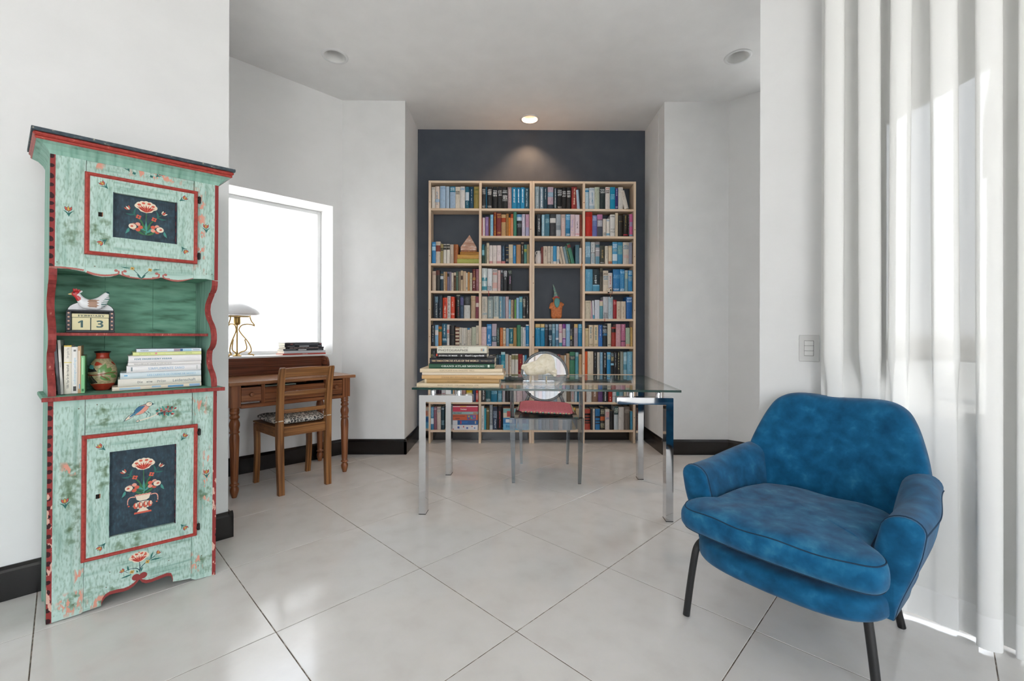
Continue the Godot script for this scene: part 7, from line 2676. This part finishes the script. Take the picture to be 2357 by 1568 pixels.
# one slice through an arm; sd is the side, t runs from the back (0) to the front (1)
func arm_section(sd: float, t: float) -> PackedVector3Array:
	var h := lerpf(0.592, 0.562, smoothstep(0.0, 0.7, t))
	var rt := lerpf(0.052, 0.047, t)
	var x := lerpf(0.252, 0.284, smoothstep(0.0, 0.6, t))
	var z := lerpf(-0.2, 0.232, t)
	var y0 := 0.258
	var row := PackedVector3Array()
	var put := func(n: float, y: float) -> void: row.append(Vector3(sd * (x + n + 0.14 * (y - 0.4)), y, z + 0.05 * (y - 0.4) * t))
	for k in 9:
		var f := k / 9.0
		put.call(lerpf(rt * 0.35, rt, smoothstep(0.0, 0.85, f)), lerpf(y0, h - rt, f))
	for k in 13:
		var an := PI * k / 12
		put.call(cos(an) * rt, h - rt + sin(an) * rt * 0.9)
	for k in 9:
		var f := (k + 1) / 9.0
		put.call(-rt - 0.006 * sin(PI * minf(1.0, f * 1.3)), lerpf(h - rt, y0, f))
	return row

func armchair() -> void:
	var o := thing("velvet_armchair", "blue velvet armchair with rounded back, loose seat cushion and black metal legs", "armchair", CHAIR_AT + Vector3(0.034, 0, 0.038), CHAIR_TURN)
	var stops := [[0.0, "0c4266"], [0.3, "114f75"], [0.5, "14567e"], [0.7, "185d86"], [0.85, "20668e"], [1.0, "2c7298"]]
	var nap := noise_im(512, 512, 0.012, 601, stops, 5, Vector2(1, 1), 25.0)
	var velvet := tri_mat(nap, Vector3(2.2, 2.2, 2.2), 0.85, 0.2)
	velvet.rim_enabled = true
	velvet.rim = 0.35
	velvet.rim_tint = 1.0
	var seat_nap := tri_mat(noise_im(512, 512, 0.012, 602, [[0.0, "0d466c"], [0.3, "13557e"], [0.5, "195f88"], [0.7, "236a92"], [0.88, "347b9f"], [1.0, "4a8cad"]], 5, Vector2(1, 1), 25.0), Vector3(1.9, 1.9, 1.9), 0.85, 0.2)
	seat_nap.rim_enabled = true
	seat_nap.rim = 0.35
	seat_nap.rim_tint = 1.0
	var seam := mat("0c3450", 0.8)
	# padded back: an outline puffed up, then bent and tilted
	var side := [Vector2(0.0, 0.27), Vector2(0.15, 0.27), Vector2(0.262, 0.275), Vector2(0.29, 0.33), Vector2(0.298, 0.44), Vector2(0.297, 0.54), Vector2(0.285, 0.61), Vector2(0.264, 0.68), Vector2(0.242, 0.735), Vector2(0.215, 0.776), Vector2(0.172, 0.8), Vector2(0.11, 0.806), Vector2(0.0, 0.8)]
	var k0 := []
	for p in side: k0.append(Vector3(p.x, p.y, 0))
	for i in range(side.size() - 2, 0, -1): k0.append(Vector3(-side[i].x, side[i].y, 0))
	k0.append(k0[0])
	var s0 := spline(k0, 121)
	var bo := PackedVector2Array()
	for i in 120: bo.append(Vector2(s0[i].x, s0[i].y))
	var bend := func(p: Vector3) -> Vector3:
		# pillow lies in x, z with its thickness along y; stand it up
		var y := p.z
		var x := p.x
		return Vector3(x, y, p.y - 0.205 - 0.27 * (y - 0.3) + 0.75 * x * x * (1.0 - 0.35 * smoothstep(0.5, 0.8, y)))
	var bp := MB.new()
	var brows := bp.pillow(bo, 0.056, 0.2, 0.7, 18, Vector2(0, 0.52))
	bp.grid(bp.warp(brows, bend), true)
	part("backrest", bp, velvet, o)
	for lv in [5]:
		var sb := MB.new()
		var pts := []
		for p in bp.warp([brows[lv]], bend)[0]: pts.append(p)
		sb.tube(pts, 0.0022, 6, true)
		part("seam", sb, seam, o)
	# arms are lofted from the back forwards
	for sd in [-1.0, 1.0]:
		var b := MB.new()
		var rows := []
		var m := 26
		for i in m + 1: rows.append(arm_section(sd, float(i) / m))
		var ring: PackedVector3Array = rows[m]
		var cen := Vector3.ZERO
		for p in ring: cen += p / ring.size()
		var caps := [ring]
		for k in 6:
			var f := (k + 1) / 6.0
			var q := PackedVector3Array()
			for p in ring: q.append(cen + (p - cen) * (1.0 - f * f * 0.999) + Vector3(0, 0, 0.016 * sin(f * PI / 2)))
			caps.append(q)
		b.grid(caps, true, false, sd < 0)
		b.grid(rows, true, false, sd < 0)
		part("arm", b, velvet, o)
		var s := MB.new()
		var pts := []
		for p in arm_section(sd, 0.975): pts.append(p)
		s.tube(pts, 0.0026, 6, true)
		part("seam", s, seam, o)
		s = MB.new()
		pts = []
		for i in 27: pts.append(arm_section(sd, i / 26.0 * 0.98)[9])
		s.tube(pts, 0.0026, 6)
		part("seam", s, seam, o)
	# upholstered frame
	var ol := PackedVector2Array()
	for k in 64:
		var a := TAU * k / 64
		var z := signf(sin(a)) * pow(absf(sin(a)), 0.45)
		var x := signf(cos(a)) * pow(absf(cos(a)), 0.45)
		ol.append(Vector2(x * 0.283, 0.045 + z * 0.295 + (0.03 * (1 - x * x) if z > 0 else 0.0)))
	var b := MB.new()
	b.T = Transform3D(Basis(), Vector3(0.0, 0.292, 0))
	b.grid(b.pillow(ol, 0.044, 0.14, 0.6, 16), true)
	part("seat_frame", b, velvet, o)
	# loose cushion: wider in front of the arms
	var cl := PackedVector2Array()
	var shape := []
	for p in [Vector2(-0.225, -0.13), Vector2(-0.17, -0.165), Vector2(0.0, -0.175), Vector2(0.17, -0.165), Vector2(0.225, -0.13), Vector2(0.24, 0.0), Vector2(0.242, 0.14), Vector2(0.254, 0.245), Vector2(0.295, 0.29), Vector2(0.305, 0.335), Vector2(0.272, 0.378), Vector2(0.15, 0.398), Vector2(0.0, 0.405), Vector2(-0.15, 0.398), Vector2(-0.272, 0.378), Vector2(-0.305, 0.335), Vector2(-0.295, 0.29), Vector2(-0.254, 0.245), Vector2(-0.242, 0.14), Vector2(-0.24, 0.0), Vector2(-0.225, -0.13)]: shape.append(p * Vector2(0.955, 1.0))
	var k3 := []
	for p in shape: k3.append(Vector3(p.x, 0, p.y))
	var sp := spline(k3, 97)
	for i in 96: cl.append(Vector2(sp[i].x, sp[i].z))
	b = MB.new()
	var rows := b.pillow(cl, 0.052, 0.17, 0.75, 20, Vector2(0, 0.08))
	rows = b.warp(rows, func(p: Vector3) -> Vector3:
		var f := clampf((0.38 - p.z) / 0.6, 0, 1)
		return p + Vector3(0, 0.406 + (0.012 * sin(PI * f) - 0.01 * f) + 0.003 * sin(p.x * 31.0 + p.z * 17.0) * (1.0 if p.y > 0.02 else 0.0), 0))
	b.grid(rows, true)
	part("seat_cushion", b, seat_nap, o)
	for lv in [14, 6]:
		var s := MB.new()
		var pts := []
		for p in rows[lv]: pts.append(p)
		s.tube(pts, 0.0021, 6, true)
		part("cushion_seam", s, seam, o)
	# legs stand a little askew of the seat
	var lt := Transform3D(Basis(Vector3.UP, 0.084), Vector3.ZERO)
	for sx in [-1.0, 1.0]:
		var f := MB.new()
		f.T = lt
		f.tube(spline([Vector3(-0.051 + sx * 0.2, 0.285, 0.14), Vector3(-0.051 + sx * 0.232, 0.284, 0.2), Vector3(-0.051 + sx * 0.248, 0.262, 0.232), Vector3(-0.051 + sx * 0.258, 0.2, 0.24), Vector3(-0.051 + sx * 0.27, 0.1, 0.246), Vector3(-0.051 + sx * 0.28, 0.001, 0.251)], 28), 0.0125, 12)
		part("leg", f, M.black_metal, o)
		f = MB.new()
		f.T = lt
		f.tube(spline([Vector3(-0.051 + sx * 0.18, 0.285, -0.1), Vector3(-0.051 + sx * 0.215, 0.283, -0.17), Vector3(-0.051 + sx * 0.235, 0.255, -0.205), Vector3(-0.051 + sx * 0.25, 0.17, -0.225), Vector3(-0.051 + sx * 0.28, 0.001, -0.251)], 28), 0.0125, 12)
		part("leg", f, M.black_metal, o)

# ---------------------------------------------------------------- sheer curtain
func curtains() -> void:
	var o := thing("sheer_curtain", "floor-length sheer white curtain hanging in folds before the window", "curtain", Vector3(1.312, 0, -1.838), -PI / 4)
	var voile := mat("f2f2f0", 0.8, 0.0, 0.1)
	voile.transparency = BaseMaterial3D.TRANSPARENCY_ALPHA
	voile.albedo_color = Color(Color.html("ecece9"), 0.965)
	voile.backlight_enabled = true
	voile.backlight = Color(0.12, 0.12, 0.12)
	var hem := voile.duplicate()
	hem.albedo_color = Color(Color.html("f4f4f2"), 0.97)
	var L := 2.35
	var n := 560
	var rng := RandomNumberGenerator.new()
	rng.seed = 91
	# folds of uneven width and depth
	var folds := []
	var s := 0.0
	while s < L + 0.3:
		var w := 0.075 + rng.randf() * 0.05
		folds.append([s, w, 0.03 + rng.randf() * 0.03, rng.randf() - 0.5])
		s += w
	var at := func(x: float, y: float) -> Vector3:
		var f: Array = folds[0]
		for q in folds:
			if x >= q[0]: f = q
		var t: float = (x - f[0]) / f[1]
		var wv: float = sin(TAU * t)
		var env := sin(PI * t)
		var amp: float = f[2] * (1.0 + 0.35 * (1.0 - y / 3.0))
		var side: float = f[3] * 0.05 * (1.0 - y / 3.0) * env
		var z: float = amp * (1.0 - cos(TAU * t)) * 0.5 * 1.5 + amp * 0.25 * wv + 0.004
		# the chair back presses the cloth towards the window
		var near: float = smoothstep(0.5, 0.34, absf(x - 0.0)) * smoothstep(0.95, 0.8, y)
		z = lerpf(z, z * 0.16, near)
		return Vector3(x + 0.018 * sin(2.0 * TAU * t) * (1.0 - 0.6 * near) + side, y, z)
	var low := func(x: float) -> float: return 0.012 + 0.004 * sin(x * 9.0)
	var b := MB.new()
	var rows := []
	for r in 25:
		var row := PackedVector3Array()
		var fr := r / 24.0
		for i in n + 1:
			var x := L * i / n
			row.append(at.call(x, lerpf(low.call(x) + 0.11, 3.03, fr)))
		rows.append(row)
	b.grid(rows)
	part("fabric", b, voile, o)
	b = MB.new()
	rows = []
	for r in 5:
		var row := PackedVector3Array()
		for i in n + 1:
			var x := L * i / n
			row.append(at.call(x, lerpf(low.call(x), low.call(x) + 0.11, r / 4.0)))
		rows.append(row)
	b.grid(rows)
	part("hem", b, hem, o, "denser double hem")
	var rail := MB.new()
	rail.tube([Vector3(-0.02, 3.045, 0.0), Vector3(L + 0.02, 3.045, 0.0)], 0.012, 10)
	part("rail", rail, M.frame_white, o)

func wall_switch() -> void:
	var o := thing("light_switch", "white wall plate with three rocker switches beside the curtain", "light switch", Vector3(1.319, 0.995, -1.921), -PI / 4)
	var plate := MB.new()
	plate.box(Vector3(0, 0, 0.003), Vector3(0.075, 0.116, 0.006), 0.002)
	part("plate", plate, mat("d6d6d4", 0.35), o)
	var well := MB.new()
	well.box(Vector3(0, 0, 0.0059), Vector3(0.0352, 0.0668, 0.0012))
	part("well", well, mat("6a6864", 0.6), o)
	for k in 3:
		var b := MB.new()
		b.T = Transform3D(Basis(Vector3.RIGHT, [0.06, -0.03, -0.07][k]), Vector3(0, 0.0218 - 0.0218 * k, 0.007))
		b.box(Vector3.ZERO, Vector3(0.0332, 0.0206, 0.005), 0.001)
		part("rocker", b, mat("dededc", 0.3), o)
